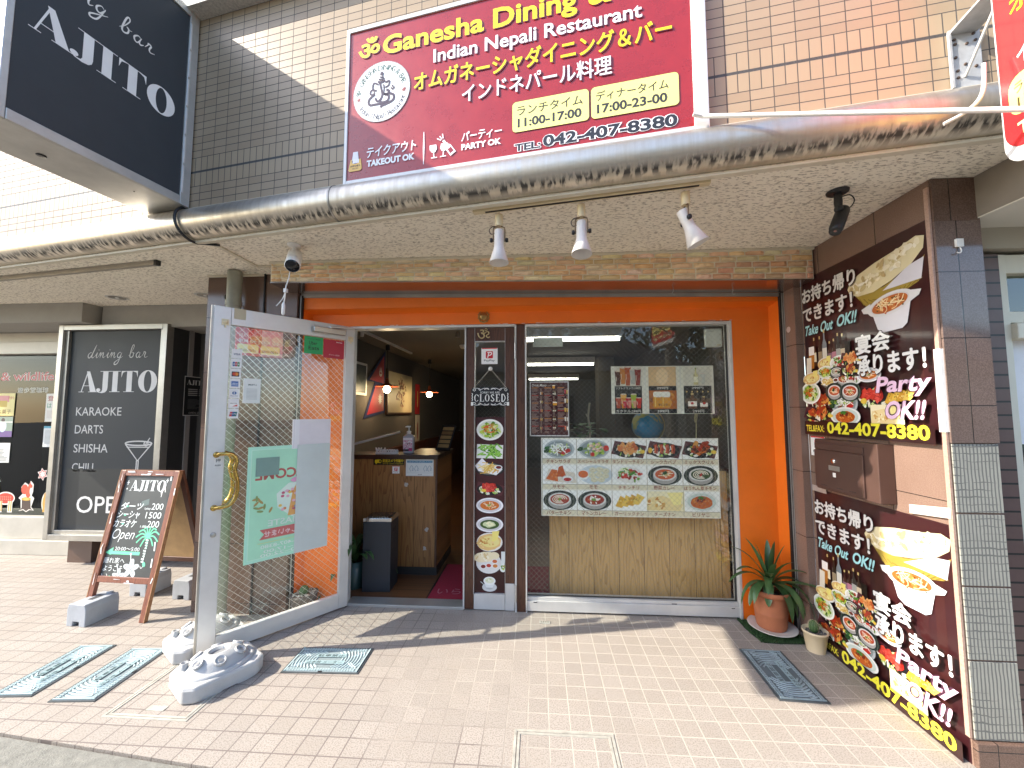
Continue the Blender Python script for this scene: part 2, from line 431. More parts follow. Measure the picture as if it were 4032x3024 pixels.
ORANGE = mat("orange_painted_plaster", (.80, .160, .006), .5, var=.10, vscale=3, bump=.5, bscale=70)
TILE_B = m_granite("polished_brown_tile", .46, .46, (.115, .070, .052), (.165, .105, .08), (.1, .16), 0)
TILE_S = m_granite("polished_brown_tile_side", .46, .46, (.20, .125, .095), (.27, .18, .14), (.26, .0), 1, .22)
WOOD_D = m_wood("dark_wood_cladding", (.105, .042, .022), (.035, .014, .008), 2.2)
WOOD_C = m_wood("counter_wood_boards", (.36, .175, .058), (.15, .062, .020), 1., .21)
WOOD_W = m_wood("pale_wood_boards", (.60, .355, .13), (.32, .165, .05), 1., .205)
# ------------------------------------------------------------------ ground
def ground():
    g = G(); e = lambda x: -1.371-.094*(x+2.726)
    g.prism([(-9, e(-9)), (6, e(6)), (6, 1.3), (-9, 1.3)], -.12, 0); struct(g.build("pavement", m_pave()))
    g = G(); g.prism([(-9, e(-9)-.42), (6, e(6)-.42), (6, e(6)-.012), (-9, e(-9)-.012)], -.12, -.006)
    struct(g.build("kerb_strip", mat("worn_concrete", (.20, .195, .17), .9, var=.35, vscale=18, bump=.9, bscale=140)))
    g = G(); g.add([(-80, -60, -.03), (80, -60, -.03), (80, e(80)+8, -.03), (6, e(6)-.43, -.03), (-9, e(-9)-.43, -.03), (-80, e(-80)+2, -.03)], [(0, 1, 2, 3, 4, 5)])
    struct(g.build("road", mat("asphalt", (.075, .073, .07), .9, var=.3, vscale=3, bump=.6, bscale=150)))
    g = G(); g.add([(-80, -200, -.16), (80, -200, -.16), (80, 60, -.16), (-80, 60, -.16)], [(0, 1, 2, 3)])
    struct(g.build("ground", mat("bare_ground", (.16, .14, .11), .95, var=.3, vscale=2)))
ground()

# ------------------------------------------------------------------ upper building
def building():
    t = thing("building", "tan tiled upper storey overhanging the shops with a pitted cream soffit", "building", (0, 0, 0))
    g = G(); g.box(-6.2, 5.2, 0, .3, 2.79, 4.30); o = g.build("tiled_wall", m_facade(), t); o.matrix_local = MF
    # soffit: one sheet following the street line at the front
    f = lambda x: fp((x+1.24)/FD.x, 0, 0)
    P = [(x, f(x).y+.033) for x in (-7.2, 3.9)]
    g = G(); g.prism([P[0], P[1], (3.9, 1.3), (-7.2, 1.3)], 2.74, 2.789); g.build("soffit", m_soffit(), t)
    tm = mat("cream_trim", (.66, .60, .47), .5, var=.1)
    g = G(); g.box(-6.2, 3.2, .030, .062, 2.725, 2.7385); o = g.build("soffit_edge_trim", tm, t); o.matrix_local = MF
    g = G(); g.box(-2.265, -2.235, -.80, -.392, 2.729, 2.7385); g.box(-2.25, -2.125, -.40, -.37, 2.729, 2.7385); g.build("soffit_panel_trim", tm, t)
    g = G(); g.box(-6.2, 5.2, -.10, .05, 4.301, 4.36); o = g.build("ledge", mat("speckled_stone_ledge", (.55, .53, .47), .7, var=.35, vscale=60), t); o.matrix_local = MF
    g = G(); g.box(-6.2, 5.2, .12, .3, 4.361, 5.6); o = g.build("upper_wall", mat("dark_upper_cladding", (.10, .10, .095), .4, var=.1), t); o.matrix_local = MF
    wf = G()
    for s in (-.62, .9): wf.box(s, s+.07, .06, .118, 4.362, 5.6)
    for o in split_build(wf, "upper_window_frame", ALU, t): o.matrix_local = MF
    # blank rear mass so that no light leaks from behind
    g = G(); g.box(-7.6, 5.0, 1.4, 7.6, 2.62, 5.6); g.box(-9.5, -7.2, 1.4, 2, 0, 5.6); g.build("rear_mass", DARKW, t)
building()

def gutter():
    t = thing("gutter", "long round stained stainless rain gutter running under the tiled wall", "gutter", MF)
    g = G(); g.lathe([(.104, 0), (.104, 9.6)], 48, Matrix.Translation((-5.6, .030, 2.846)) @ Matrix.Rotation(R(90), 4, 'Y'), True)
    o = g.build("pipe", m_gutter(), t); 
    # own local frame on the axis so that stains follow the round
    o.data.transform(Matrix.Translation((0, -.030, -2.846))); o.matrix_local = Matrix.Translation((0, .030, 2.846))
    g = G()
    for s in (-.015,): g.lathe([(.1075, 0), (.1075, .010)], 48, Matrix.Translation((s, .030, 2.846)) @ Matrix.Rotation(R(90), 4, 'Y'), True)
    split_build(g, "joint_band", mat("dull_steel_band", (.35, .33, .30), .35, .8, var=.2), t)
    g = G(); pts = []
    for k in range(16):
        a = R(150-k*15); pts.append(Vector((-1.17+k*.003, .030-.117*math.sin(R(10+k*12)), 2.846+.117*math.cos(R(10+k*12)))))
    for k in range(len(pts)-1):
        a, b = pts[k], pts[k+1]; g.tube([a, b], .009, 8)
    g.tube([pts[-1], Vector((-1.0, .10, 2.725))], .008, 8)
    g.build("hook", BLACK, t)
    g = G(); g.box(-6.0, 4.2, -.014, -.001, 2.930, 2.944); g.build("wall_flashing", mat("cream_flashing", (.62, .58, .48), .5, var=.12), t)
gutter()

def spot_rail_and_lights():
    tr = thing("light_track", "cream lighting track along the soffit edge above three spotlights", "light track", MF)
    sx = lambda x, y: (Vector((x, y, 0))-F0).dot(FD)
    g = G(); g.box(.83, 2.07, .075, .108, 2.718, 2.7385); g.build("rail", CREAM, tr); g = G(); g.box(.90, 2.02, .084, .099, 2.7165, 2.7179); g.build("slot", BLACK, tr)
    wh = mat("white_lamp_metal", (.70, .66, .62), .45, var=.1, vscale=14); br = mat("bronze_yoke", (.18, .12, .07), .35, .7)
    def spot(label, x, y, tilt, turn):
        t = thing("spotlight", label, "spotlight", Matrix.Translation((x, y, 2.716)) @ Matrix.Rotation(R(turn), 4, 'Z') @ Matrix.Scale(.90, 4), "spotlights under the soffit")
        g = G(); g.lathe([(.0225, -.075), (.024, -.070), (.024, 0)], 20); g.build("adapter", CREAM, t)
        A = Matrix.Translation((0, 0, -.16)) @ Matrix.Rotation(R(tilt), 4, 'Y') @ Matrix.Translation((0, 0, .0))
        y2 = G()
        for s in (-1, 1): y2.tube([(0, s*.012, -.075), (0, s*.034, -.083), (0, s*.037, -.10), (0, s*.037, -.175)], .0042, 8)
        y2.build("yoke", br, t)
        g = G(); g.lathe([(.001, .062), (.028, .060), (.030, .052), (.031, -.035), (.034, -.06), (.062, -.155), (.0605, -.156), (.031, -.06), (.025, -.03), (.001, -.03)], 32, A, False)
        h = g.build("lamp_head", wh, t)
        g = G()
        for s in (-1, 1): g.lathe([(.004, .0), (.013, .001), (.015, .008), (.012, .017), (.001, .018)], 14, Matrix.Translation((0, s*.041, -.165)) @ Matrix.Rotation(R(-90*s), 4, 'X'))
        split_build(g, "knob", BLACK, t)
        g = G(); g.tube(smooth_path([(0, .01, -.074), (.0, .045, -.078), (0, .062, -.10), (0, .05, -.125), (0, .02, -.116), (0, .0, -.105)], 5), .0028, 6); g.build("cord", BLACK, t)
        g = G()
        for k in range(4): g.box(.028, .0325, -.006, .006, .015-k*.014, .020-k*.014, A)
        g.build("vent_slot", BLACK, t)
        g = G(); g.sphere((0, 0, -.085), .028, 16, 10, A); g.build("bulb", mat("unlit_bulb", (.75, .74, .72), .15), t)
    spot("white spotlight at the left end of the lighting track", -.262, -1.10, 2, 92)
    spot("middle white spotlight of the lighting track, tipped slightly forward", .197, -1.175, 8, 80)
    spot("white spotlight at the right end of the track, tilted to the right", .72, -1.262, -24, 0)
spot_rail_and_lights()

def side_piers():
    # right pier: side wall x=1.9 facing the entrance, front face at y=-1.26
    t = thing("tiled_pier", "brown tiled pier right of the entrance with its lower front stripped to mortar", "pier", (0, 0, 0))
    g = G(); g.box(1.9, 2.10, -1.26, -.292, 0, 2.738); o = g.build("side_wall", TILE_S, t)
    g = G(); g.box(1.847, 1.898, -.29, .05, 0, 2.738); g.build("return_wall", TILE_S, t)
    g = G(); g.box(1.902, 2.112, -1.272, -1.262, 1.44, 2.52); g.build("front_tiles", m_granite("pier_front_tile", .5, .325, (.13, .09, .075), (.19, .135, .115), (.5, .16), 0, .09), t)
    g = G(); g.box(1.902, 2.112, -1.271, -1.262, 2.521, 2.738); g.build("upper_front_tile", TILE_B, t)
    # stripped mortar bed with trowel ridges
    b = NB("bare_mortar_ridges"); x, y, z = b.sep(); wob = b.noise(9, detail=3)
    rx = b.math('FRACT', b.math('ADD', b.math('MULTIPLY', x, 62), b.math('MULTIPLY', wob, .6))); rz = b.math('FRACT', b.math('ADD', b.math('MULTIPLY', z, 30), b.math('MULTIPLY', wob, .8)))
    m = b.math('MAXIMUM', b.math('LESS_THAN', rx, .38), b.math('LESS_THAN', rz, b.rng(b.noise(4), .45, .62, .0, .22)))
    c = b.mix(m, b.mix(b.noise(20), (.34, .335, .285), (.26, .255, .22)), (.13, .13, .12)); b.out(c, .9); b.bump(b.math('MULTIPLY', m, -1), .8, .006)
    g = G()
    for z0, z1 in ((.118, .452), (.462, .778), (.788, 1.108), (1.118, 1.434)): g.box(1.906, 2.108, -1.268, -1.262, z0, z1)
    g.build("stripped_mortar", b.m, t)
    g = G(); g.box(1.896, 2.12, -1.285, -1.2605, 0, .112); g.build("plinth_block", TILE_B, t, .004)
    g = G(); g.box(1.889, 1.899, -1.262, -1.242, .12, 2.70); g.build("edge_tiles", mat("pink_granite_edge", (.45, .30, .235), .3, var=.25, vscale=90), t)
    g = G(); g.box(1.885, 1.8885, -1.262, -1.236, 1.49, 1.89); g.box(1.885, 1.905, -1.2665, -1.2625, 1.49, 1.89); g.build("corner_guard", WHITE, t)
    g = G(); g.box(1.985, 2.018, -1.284, -1.2725, 2.385, 2.425); g.tube(smooth_path([(2.002, -1.279, 2.385), (2.004, -1.283, 2.365), (1.992, -1.287, 2.352), (1.982, -1.283, 2.357)], 4), .003, 6); g.build("wall_hook", WHITE, t, .002)
    g = G(); g.lathe([(.022, 0), (.022, .002)], 24, frame((1.846, -.215, 2.205), (0, -1, 0), (0, 0, 1))); g.build("round_badge", mat("pale_badge", (.55, .42, .38), .4), t)
    # left pier
    t = thing("tiled_pier", "brown tiled pier left of the entrance behind the round drainpipe", "pier", (0, 0, 0))
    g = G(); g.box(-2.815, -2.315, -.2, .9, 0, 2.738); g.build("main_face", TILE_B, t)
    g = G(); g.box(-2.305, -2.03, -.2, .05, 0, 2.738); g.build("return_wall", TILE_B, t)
    g = G(); g.box(-2.3145, -2.3055, -.215, .0, 0, 2.738); g.build("joint_strip", BLACK, t)
    g = G(); g.box(-2.815, -2.318, -.217, -.2015, 2.722, 2.738); g.build("top_trim", mat("cream_trim"), t)
    t = thing("drainpipe", "fat grey-green round drainpipe standing against the left pier", "drainpipe", (-2.50, -.30, 0))
    g = G(); g.lathe([(.052, .0), (.052, 2.73)], 28); g.build("pipe", mat("grey_green_pipe_paint", (.27, .27, .215), .6, var=.14, vscale=9), t)
    g = G(); g.lathe([(.058, 2.45), (.058, 2.49)], 28); g.build("collar", mat("grey_green_pipe_paint"), t)
side_piers()

def fascia():
    t = thing("stone_fascia", "long split-stone clad fascia across the top of the shopfront", "fascia", (0, 0, 0))
    rnd = random.Random(4)
    zb = lambda x: 2.585+(2.515-2.585)*(x+2.08)/3.98
    yf = -.45; g = G(); g.usecol = True; rows = 5
    pal = [(.74, .53, .30), (.80, .60, .36), (.84, .66, .42), (.72, .50, .27), (.78, .58, .37)]
    for r in range(rows):
        x = -2.085-rnd.uniform(0, .09)
        while x < 1.885:
            L = rnd.uniform(.105, .155); x0 = max(x, -2.085); x1 = min(x+L, 1.888); x += L
            if x1-x0 < .012: continue
            c = rnd.choice(pal)
            if (x0 > .0 and r == 0 and x0 < .5) or (x0 > 1.1 and r < 3): c = rnd.choice([(.60, .34, .21), (.64, .38, .23), (.66, .47, .27)])
            g.cur = tuple(q*rnd.uniform(.88, 1.1) for q in c)
            h = lambda xx, k: zb(xx)+(2.736-zb(xx))*k/rows
            n = 4; m = 3; vs = []; fs = []; o = .004
            d0 = rnd.uniform(.006, .014)
            wav = [rnd.uniform(-.003, .003) for _ in range(n+1)]
            for j in range(m+1):
                for i in range(n+1):
                    xx = x0+o+(x1-x0-2*o)*i/n; a = h(xx, r)+.0038; b = h(xx, r+1)-.0038
                    zz = a+(b-a)*j/m+(wav[i] if j == m else 0)
                    edge = (i in (0, n)) or (j in (0, m))
                    vs.append((xx, yf-(.0 if edge else d0+rnd.uniform(-.003, .004)+(.004 if j == 2 else 0)), zz))
            for j in range(m):
                for i in range(n): k = j*(n+1)+i; fs.append((k, k+1, k+n+2, k+n+1))
            g.add(vs, fs)
    b = NB("split_stone"); a = b.n("ShaderNodeVertexColor", layer_name="Col"); n = b.noise(34, detail=5); z2 = b.noise(220, detail=2)
    c = b.mix(b.rng(n, .56, .76, 0, .4), a.outputs[0], (.25, .15, .075)); c = b.mix(b.rng(z2, .62, .72, 0, .2), c, (.2, .13, .07))
    b.out(c, .85); b.bump(b.noise(90, detail=4), .35, .004)
    g.build("stone_cladding", b.m, t)
    g = G(); g.hexa([(-2.088, yf+.002, 2.5851), (1.889, yf+.002, 2.5155), (1.889, -.05, 2.5155), (-2.088, -.05, 2.5851)], [(-2.088, yf+.002, 2.736), (1.889, yf+.002, 2.736), (1.889, -.05, 2.736), (-2.088, -.05, 2.736)])
    g.build("backing", mat("pale_grout", (.85, .77, .60), .9, var=.1), t)
    g = G(); g.hexa([(-2.09, yf-.004, 2.575), (1.889, yf-.004, 2.505), (1.889, -.165, 2.505), (-2.09, -.165, 2.575)], [(-2.09, yf-.004, 2.5845), (1.889, yf-.004, 2.5145), (1.889, -.165, 2.5145), (-2.09, -.165, 2.5845)])
    g.build("metal_underside", mat("mirror_steel_underside", (.42, .36, .32), .14, .9, var=.12, vscale=3), t)
    g = G(); g.hexa([(-2.02, -.163, 2.545), (1.845, -.163, 2.478), (1.845, -.135, 2.478), (-2.02, -.135, 2.545)], [(-2.02, -.163, 2.574), (1.845, -.163, 2.504), (1.845, -.135, 2.504), (-2.02, -.135, 2.574)])
    g.build("shutter_slot", DALU, t)
    g = G()
    for x in (.99, 1.43):
        z = zb(x)-.010
        g.tube(smooth_path([(x, -.26, z), (x, -.26, z-.016), (x-.008, -.262, z-.030), (x+.004, -.262, z-.046), (x+.012, -.262, z-.038)], 4), .0022, 6)
    split_build(g, "hook", STEEL, t)
    g = G(); g.box(-2.088, 1.889, yf-.022, yf-.0005, 2.7205, 2.7375); g.build("top_moulding", mat("cream_trim"), t)
fascia()
# ------------------------------------------------------------------ restaurant front
def wire_mesh(x0, x1, z0, z1, p=.030, w=.0011, w2=None):
    g = G(); w0 = w
    for sgn in (1, -1):
        w = w0 if sgn > 0 or not w2 else w2
        c = -3.0
        while c < 6:
            # line z = sgn*x + c  clipped to the rectangle
            pts = []
            for x in (x0, x1):
                z = sgn*x+c
                if z0 <= z <= z1: pts.append((x, z))
            for z in (z0, z1):
                x = (z-c)/sgn
                if x0 < x < x1: pts.append((x, z))
            if len(pts) >= 2:
                (ax, az), (bx, bz) = pts[0], pts[1]; d = w*.7071
                y = .0 if sgn > 0 else .0004
                g.add([(ax-d, y, az), (ax+d, y, az), (bx+d, y, bz), (bx-d, y, bz)], [(0, 1, 2, 3)])
            c += p*1.414
    return g
WIRE = mat("glass_wire", (.27, .27, .245), .4, .5)

def front():
    t = thing("shopfront", "bright orange shopfront surround framing a wide wired shop window", "shopfront", (0, 0, 0))
    g = G(); yo = -.05
    g.box(-1.98, 1.798, yo, .09, 2.322, 2.423); g.box(1.5115, 1.798, yo, .09, 0, 2.3215); g.box(-1.98, -1.648, yo, .09, 0, 2.3215)
    O = [(-1.98, 0, -2.0), (1.798, 0, 1.818)]
    # bevelled reveal towards the street
    g.add([(-1.98, yo, 2.423), (1.798, yo, 2.423), (1.818, -.15, 2.446), (-2.0, -.15, 2.446)], [(0, 1, 2, 3)])
    g.add([(1.798, yo, 0), (1.798, yo, 2.423), (1.818, -.15, 2.446), (1.818, -.15, 0)], [(0, 3, 2, 1)])
    g.add([(-1.98, yo, 0), (-1.98, yo, 2.423), (-2.0, -.15, 2.446), (-2.0, -.15, 0)], [(0, 1, 2, 3)])
    g.box(-2.0, 1.8175, -.1505, -.05, 2.447, 2.60)
    g.build("orange_surround", ORANGE, t)
    g = G(); g.box(1.8195, 1.846, -.172, -.02, 0, 2.502); g.box(-2.029, -2.0015, -.172, -.02, 0, 2.56); split_build(g, "shutter_rail", mat("black_rubber", (.015, .014, .013), .6), t)
    g = G(); g.box(1.829, 1.835, -.177, -.1725, 0, 2.50); g.box(1.8415, 1.8465, -.176, -.1725, 0, 2.50); g.box(-2.017, -2.011, -.177, -.1725, 0, 2.56); split_build(g, "rail_edge", ALU, t)
    # window frame
    g = G(); g.box(-.150, -.139, -.045, .05, .0, 2.315); g.box(1.491, 1.511, -.052, .05, .0, 2.318); g.box(-.139, 1.491, -.045, .05, 2.296, 2.318)
    g.box(-.139, 1.491, -.040, .05, .014, .092); g.box(-.139, 1.491, -.028, .05, .093, .117); g.build("window_frame", WALU, t, .002)
    g = G(); g.box(1.478, 1.4905, -.006, .006, .118, 2.295); g.box(-.1385, 1.4775, -.006, .006, .1175, .124); g.build("glazing_bead", mat("dark_gasket", (.04, .04, .038), .6), t)
    g = G(); g.box(-.138, 1.478, -.003, .003, .1245, 2.295); pane = g.build("window_pane", GLASS, t)
    wire_mesh(-.136, 1.476, .126, 2.294).build("wire_mesh", WIRE, pane)
    g = G(); g.box(.98, 1.02, -.0455, -.0452, .1, .106); g.box(1.43, 1.455, -.0415, -.0402, .078, .083); g.box(-.09, -.06, -.0415, -.0402, .080, .085); split_build(g, "drain_hole", BLACK, t)
    # post between door leaf and window
    g = G(); g.box(-.2215, -.151, -.03, .06, 0, 2.317); g.build("wood_post", WOOD_D, t)
    g = G(); g.box(-.236, -.2225, -.04, .05, 0, 2.317); g.build("post_trim", WALU, t)
    # door frame
    g = G(); g.box(-1.647, -1.632, -.045, .06, 0, 2.321); g.box(-1.632, -.236, -.045, .06, 2.300, 2.321); g.build("door_frame", WALU, t, .002)
    g = G(); g.box(-1.632, -.655, -.03, .10, .0, .022); g.build("threshold", ALU, t, .003)
    g = G()
    rnd = random.Random(8)
    for k in range(26):
        x = rnd.uniform(-1.6, 1.5); g.box(x, x+rnd.uniform(.01, .05), -.0505, -.0501, 2.3215, 2.3215+rnd.uniform(.002, .006))
    g.build("bare_paint_edge", mat("chipped_primer", (.75, .55, .45), .8), t)
front()

def door_leaf():
    t = thing("door_leaf", "narrow fixed wood-clad door leaf with a strip of food pictures in its glass", "door", (0, 0, 0))
    g = G(); g.box(-.644, -.571, -.03, .03, .012, 2.296); g.box(-.317, -.240, -.03, .03, .216, 2.296); split_build(g, "wood_stile", WOOD_D, t)
    g = G(); g.box(-.5705, -.3175, -.027, .03, 2.182, 2.296); g.build("wood_rail", m_wood("dark_wood_rail", (.115, .046, .024), (.035, .014, .008), 1.2), t)
    g = G(); g.box(-.5725, -.5705, -.034, .02, .13, 2.295); g.box(-.3175, -.3155, -.034, .02, .13, 2.295); g.box(-.57, -.318, -.034, .02, 2.176, 2.181); g.box(-.657, -.645, -.038, .03, .01, 2.299); g.build("metal_edge", WALU, t)
    g = G(); g.box(-.570, -.318, -.028, .03, .008, .128); g.build("kick_plate", WALU, t, .002)
    g = G(); g.box(-.316, -.240, -.030, .03, .006, .215); g.build("corner_plate", WALU, t, .002)
    g = G(); g.box(-.570, -.318, -.004, .004, .129, 2.175); p = g.build("pane", GLASS, t)
    wire_mesh(-.569, -.319, .13, 2.175, .024).build("wire_mesh", WIRE, p)
    for z in (2.03, .08):
        g = G(); g.lathe([(.007, 0), (.007, .13)], 12, Matrix.Translation((-.2315, -.044, z))); g.box(-.239, -.2235, -.041, -.0375, z+.005, z+.125); g.build("hinge", ALU, t)
door_leaf()

DU = Vector((.61, .76, 0)).normalized(); DO = Vector((-2.235, -.79, 0))
MD = frame(DO, DU, (0, 0, 1))                               # door plane: local x from free edge to hinge, y up, z towards the camera
def glass_door():
    t = thing("glass_door", "wide open white-framed glass door with a brass pull handle and stickers", "door", MD)
    W = .978
    g = G(); g.box(0, .097, .012, 2.312, -.02, .02); g.box(W-.074, W, .012, 2.312, -.02, .02); split_build(g, "stile", WALU, t, bev=.003)
    g = G(); g.box(.0975, W-.0745, 2.192, 2.312, -.019, .019); g.box(.0975, W-.0745, .012, .122, -.019, .019); split_build(g, "rail", WALU, t, bev=.003)
    g = G(); g.box(.0975, W-.0745, .1225, 2.1915, -.002, .002); p = g.build("pane", m_glass("door_glass", 1.15), t)
    w = wire_mesh(.099, W-.076, .124, 2.19, .034, .0010, .0022).build("wire_mesh", mat("glint_glass_wire", (.72, .72, .66), .3, .6), p)  # sun glint put into the bright wire colour and the wider second diagonal
    w.data.transform(Matrix(((1, 0, 0, 0), (0, 0, 1, 0), (0, -1, 0, 0), (0, 0, 0, 1))))
    g = G(); g.box(-.006, -.0005, .012, 2.312, -.012, .012); g.box(-.013, -.0065, .012, 2.312, -.003, .011); split_build(g, "edge_strip", DALU, t)
    for zz in (1, -1):                                     # pull handle inside and out
        g = G(); g.tube(smooth_path([(.052, 1.305, .02*zz), (.075, 1.312, .055*zz), (.13, 1.305, .062*zz), (.158, 1.26, .064*zz), (.150, 1.20, .064*zz), (.168, 1.12, .066*zz), (.165, 1.03, .064*zz), (.135, .975, .062*zz), (.085, .962, .056*zz), (.055, .957, .02*zz)], 6), .0125, 12)
        for yv in (1.305, .957): g.lathe([(.020, 0), (.018, .008), (.012, .012)], 16, Matrix.Translation((.053, yv, .02*zz)) @ Matrix.Rotation(R(0 if zz > 0 else 180), 4, 'X'))
        g.build("handle", BRASS, t)
    g = G(); g.box(.626, .885, 2.222, 2.268, .02, .062); c = g.build("door_closer", mat("satin_closer", (.50, .48, .44), .3, .8), t, .008, 3)
    g = G(); g.tube([(.76, 2.275, .045), (.98, 2.30, .05), (1.20, 2.315, .16)], .007, 8); g.lathe([(.014, 0), (.014, .02)], 14, Matrix.Translation((.76, 2.262, .045)) @ Matrix.Rotation(R(-90), 4, 'X')); g.build("closer_arm", ALU, c)
    g = G(); g.lathe([(.016, 0), (.016, .006), (.012, .009), (.001, .009)], 20, Matrix.Translation((.056, .783, .02))); g.box(.0545, .0575, .776, .790, .029, .0295); g.build("lock_cylinder", DALU, t)
    for x, z in ((.064, 2.205), (.941, 2.205)):
        g = G(); g.box(x-.021, x+.021, z-.021, z+.021, .02, .024); g.lathe([(.013, 0), (.013, .008), (.009, .011), (.001, .011)], 18, Matrix.Translation((x, z, .024))); g.box(x-.004, x+.004, z-.038, z-.012, .024, .03); g.build("catch", CREAM, t)
    g = G(); g.box(.112, .182, 2.238, 2.312, .0195, .022); o = g.build("masking_patch", mat("yellowed_tape", (.52, .44, .29), .6, var=.1), t)
    P = Pic(.0205); P.rect(.042, 1.222, .042, .062, '#d8d6d0'); P.text("押", .05, 1.256, .026, .022, '#3a3a3a', .03); P.text("PUSH", .047, 1.229, .032, .011, '#4a4a52', .02); P.build("push_plate", t)
    return t
glass_door()

def sticker(label, cat, M, w, h, draw, t=.0015, group=None, m=None, name="sticker", edge='#e8e6e2'):
    o = thing(name, label, cat, M, group)
    g = G(); g.box(0, w, 0, h, -t, 0); g.build("sheet", mat("sheet_"+edge.strip('#'), edge, .5), o)
    P = Pic(.0004); draw(P); P.build("print", o, m); return o
def DM(u, v, z=.0022): return frame(DO+DU*u+Vector((0, 0, v))+DU.cross(Vector((0, 0, 1)))*z, DU, (0, 0, 1))

# stickers and notices on the open door
def cards():
    def visa(P): P.text("VISA", .010, .022, .042, .014, '#1b2d63', .02, slant=.2)
    def jcb(P):
        for k, c in enumerate(('#1f4b8f', '#b3242e', '#1f7a3d')): P.rrect(.010+k*.014, .013, .013, .032, .005, c); P.text("JCB"[k], .0125+k*.014, .024, .008, .009, '#f2f2f2', .04)
    def circ(P): P.rect(.008, .012, .045, .034, '#20242c'); P.ell(.024, .029, .0115, .0115, '#d23a22'); P.ell(.037, .029, .0115, .0115, '#e9922a'); P.ell(.0305, .029, .0045, .009, '#e0641f')
    def blue(P): P.rect(.010, .012, .041, .036, '#2a63a8'); P.text("AMERICAN", .013, .031, .035, .006, '#f0f4f8', .03); P.text("EXPRESS", .013, .020, .035, .006, '#f0f4f8', .03)
    def dc(P): P.ell(.031, .036, .013, .011, '#4a6a9a'); P.rect(.0285, .027, .004, .018, '#e6e9ee'); P.text("Diners Club", .010, .013, .042, .007, '#55617a', .01)
    def disc(P): P.rect(.008, .012, .046, .034, '#f4f2ee'); P.text("DISCOVER", .011, .031, .040, .007, '#2a2a30', .02); P.poly([(.022, .013), (.053, .013), (.053, .027)], '#c8402c')
    def union(P): P.poly([(.008, .014), (.014, .046), (.030, .046), (.024, .014)], '#b6303a'); P.poly([(.022, .014), (.028, .046), (.044, .046), (.038, .014)], '#1f4f86'); P.poly([(.036, .014), (.042, .046), (.056, .046), (.050, .014)], '#1a6a6a'); P.text("UnionPay", .013, .026, .038, .009, '#f2f2f2', .02)
    names = ["white card sticker with a dark blue slanted word, topmost in the column on the door", "white card sticker with blue, red and green bars on the door", "card sticker with red and orange overlapping circles on the door",
             "card sticker with a solid blue square on the door", "white card sticker with a faint grey-blue round emblem on the door", "white card sticker with an orange-red corner triangle on the door", "card sticker with slanted red, blue and teal bands, lowest in the column"]
    for k, (d, nm) in enumerate(zip((visa, jcb, circ, blue, dc, disc, union), names)):
        sticker(nm, "sticker", DM(.112-.001*k, 1.964-k*.0697), .062, .066, d, group="card stickers on the glass door")
cards()
def dlv(P): P.rect(0, 0, .143, .138, '#22a05a'); P.text("Uber", .035, .073, .062, .028, '#10231a', .012); P.text("Eats", .032, .033, .080, .030, '#10231a', .012); P.text("デリバリー対応店", .025, .112, .095, .011, '#124a2a', .02)
sticker("green square delivery sticker at the top of the glass door", "sticker", DM(.581, 2.05), .143, .138, dlv, edge='#22a05a')
def red(P): P.rect(0, 0, .168, .152, '#b8263a'); P.text("デリバリー対応店", .045, .022, .085, .011, '#f3d8d8', .02); P.text("demae", .10, .132, .05, .010, '#f3d8d8', .02)
sticker("red square delivery sticker beside the green one on the door", "sticker", DM(.728, 2.03), .168, .152, red, edge='#b8263a')
def blank(P): P.rect(0, 0, .285, .222, '#e2dcdf'); P.rect(.0, .0, .05, .222, '#ebe9ea'); P.rect(.012, .004, .002, .214, '#c5c0c2')
sticker("blank white notice taped to the open glass door", "notice", DM(.519, 1.311, .003), .285, .222, blank, name="notice")
def trim(P):
    P.rect(0, 0, .106, .175, '#e3e6e0'); P.text("i-TRIM", .03, .125, .05, .012, '#4a5a55', .02, mirror=True)
    for k in range(9): P.rect(.02, .10-k*.009, .066, .003, '#b9bdb8')
sticker("small white notice with mirrored heading seen through the door glass", "notice", DM(.190, 1.652, .0028), .106, .175, trim, name="notice")
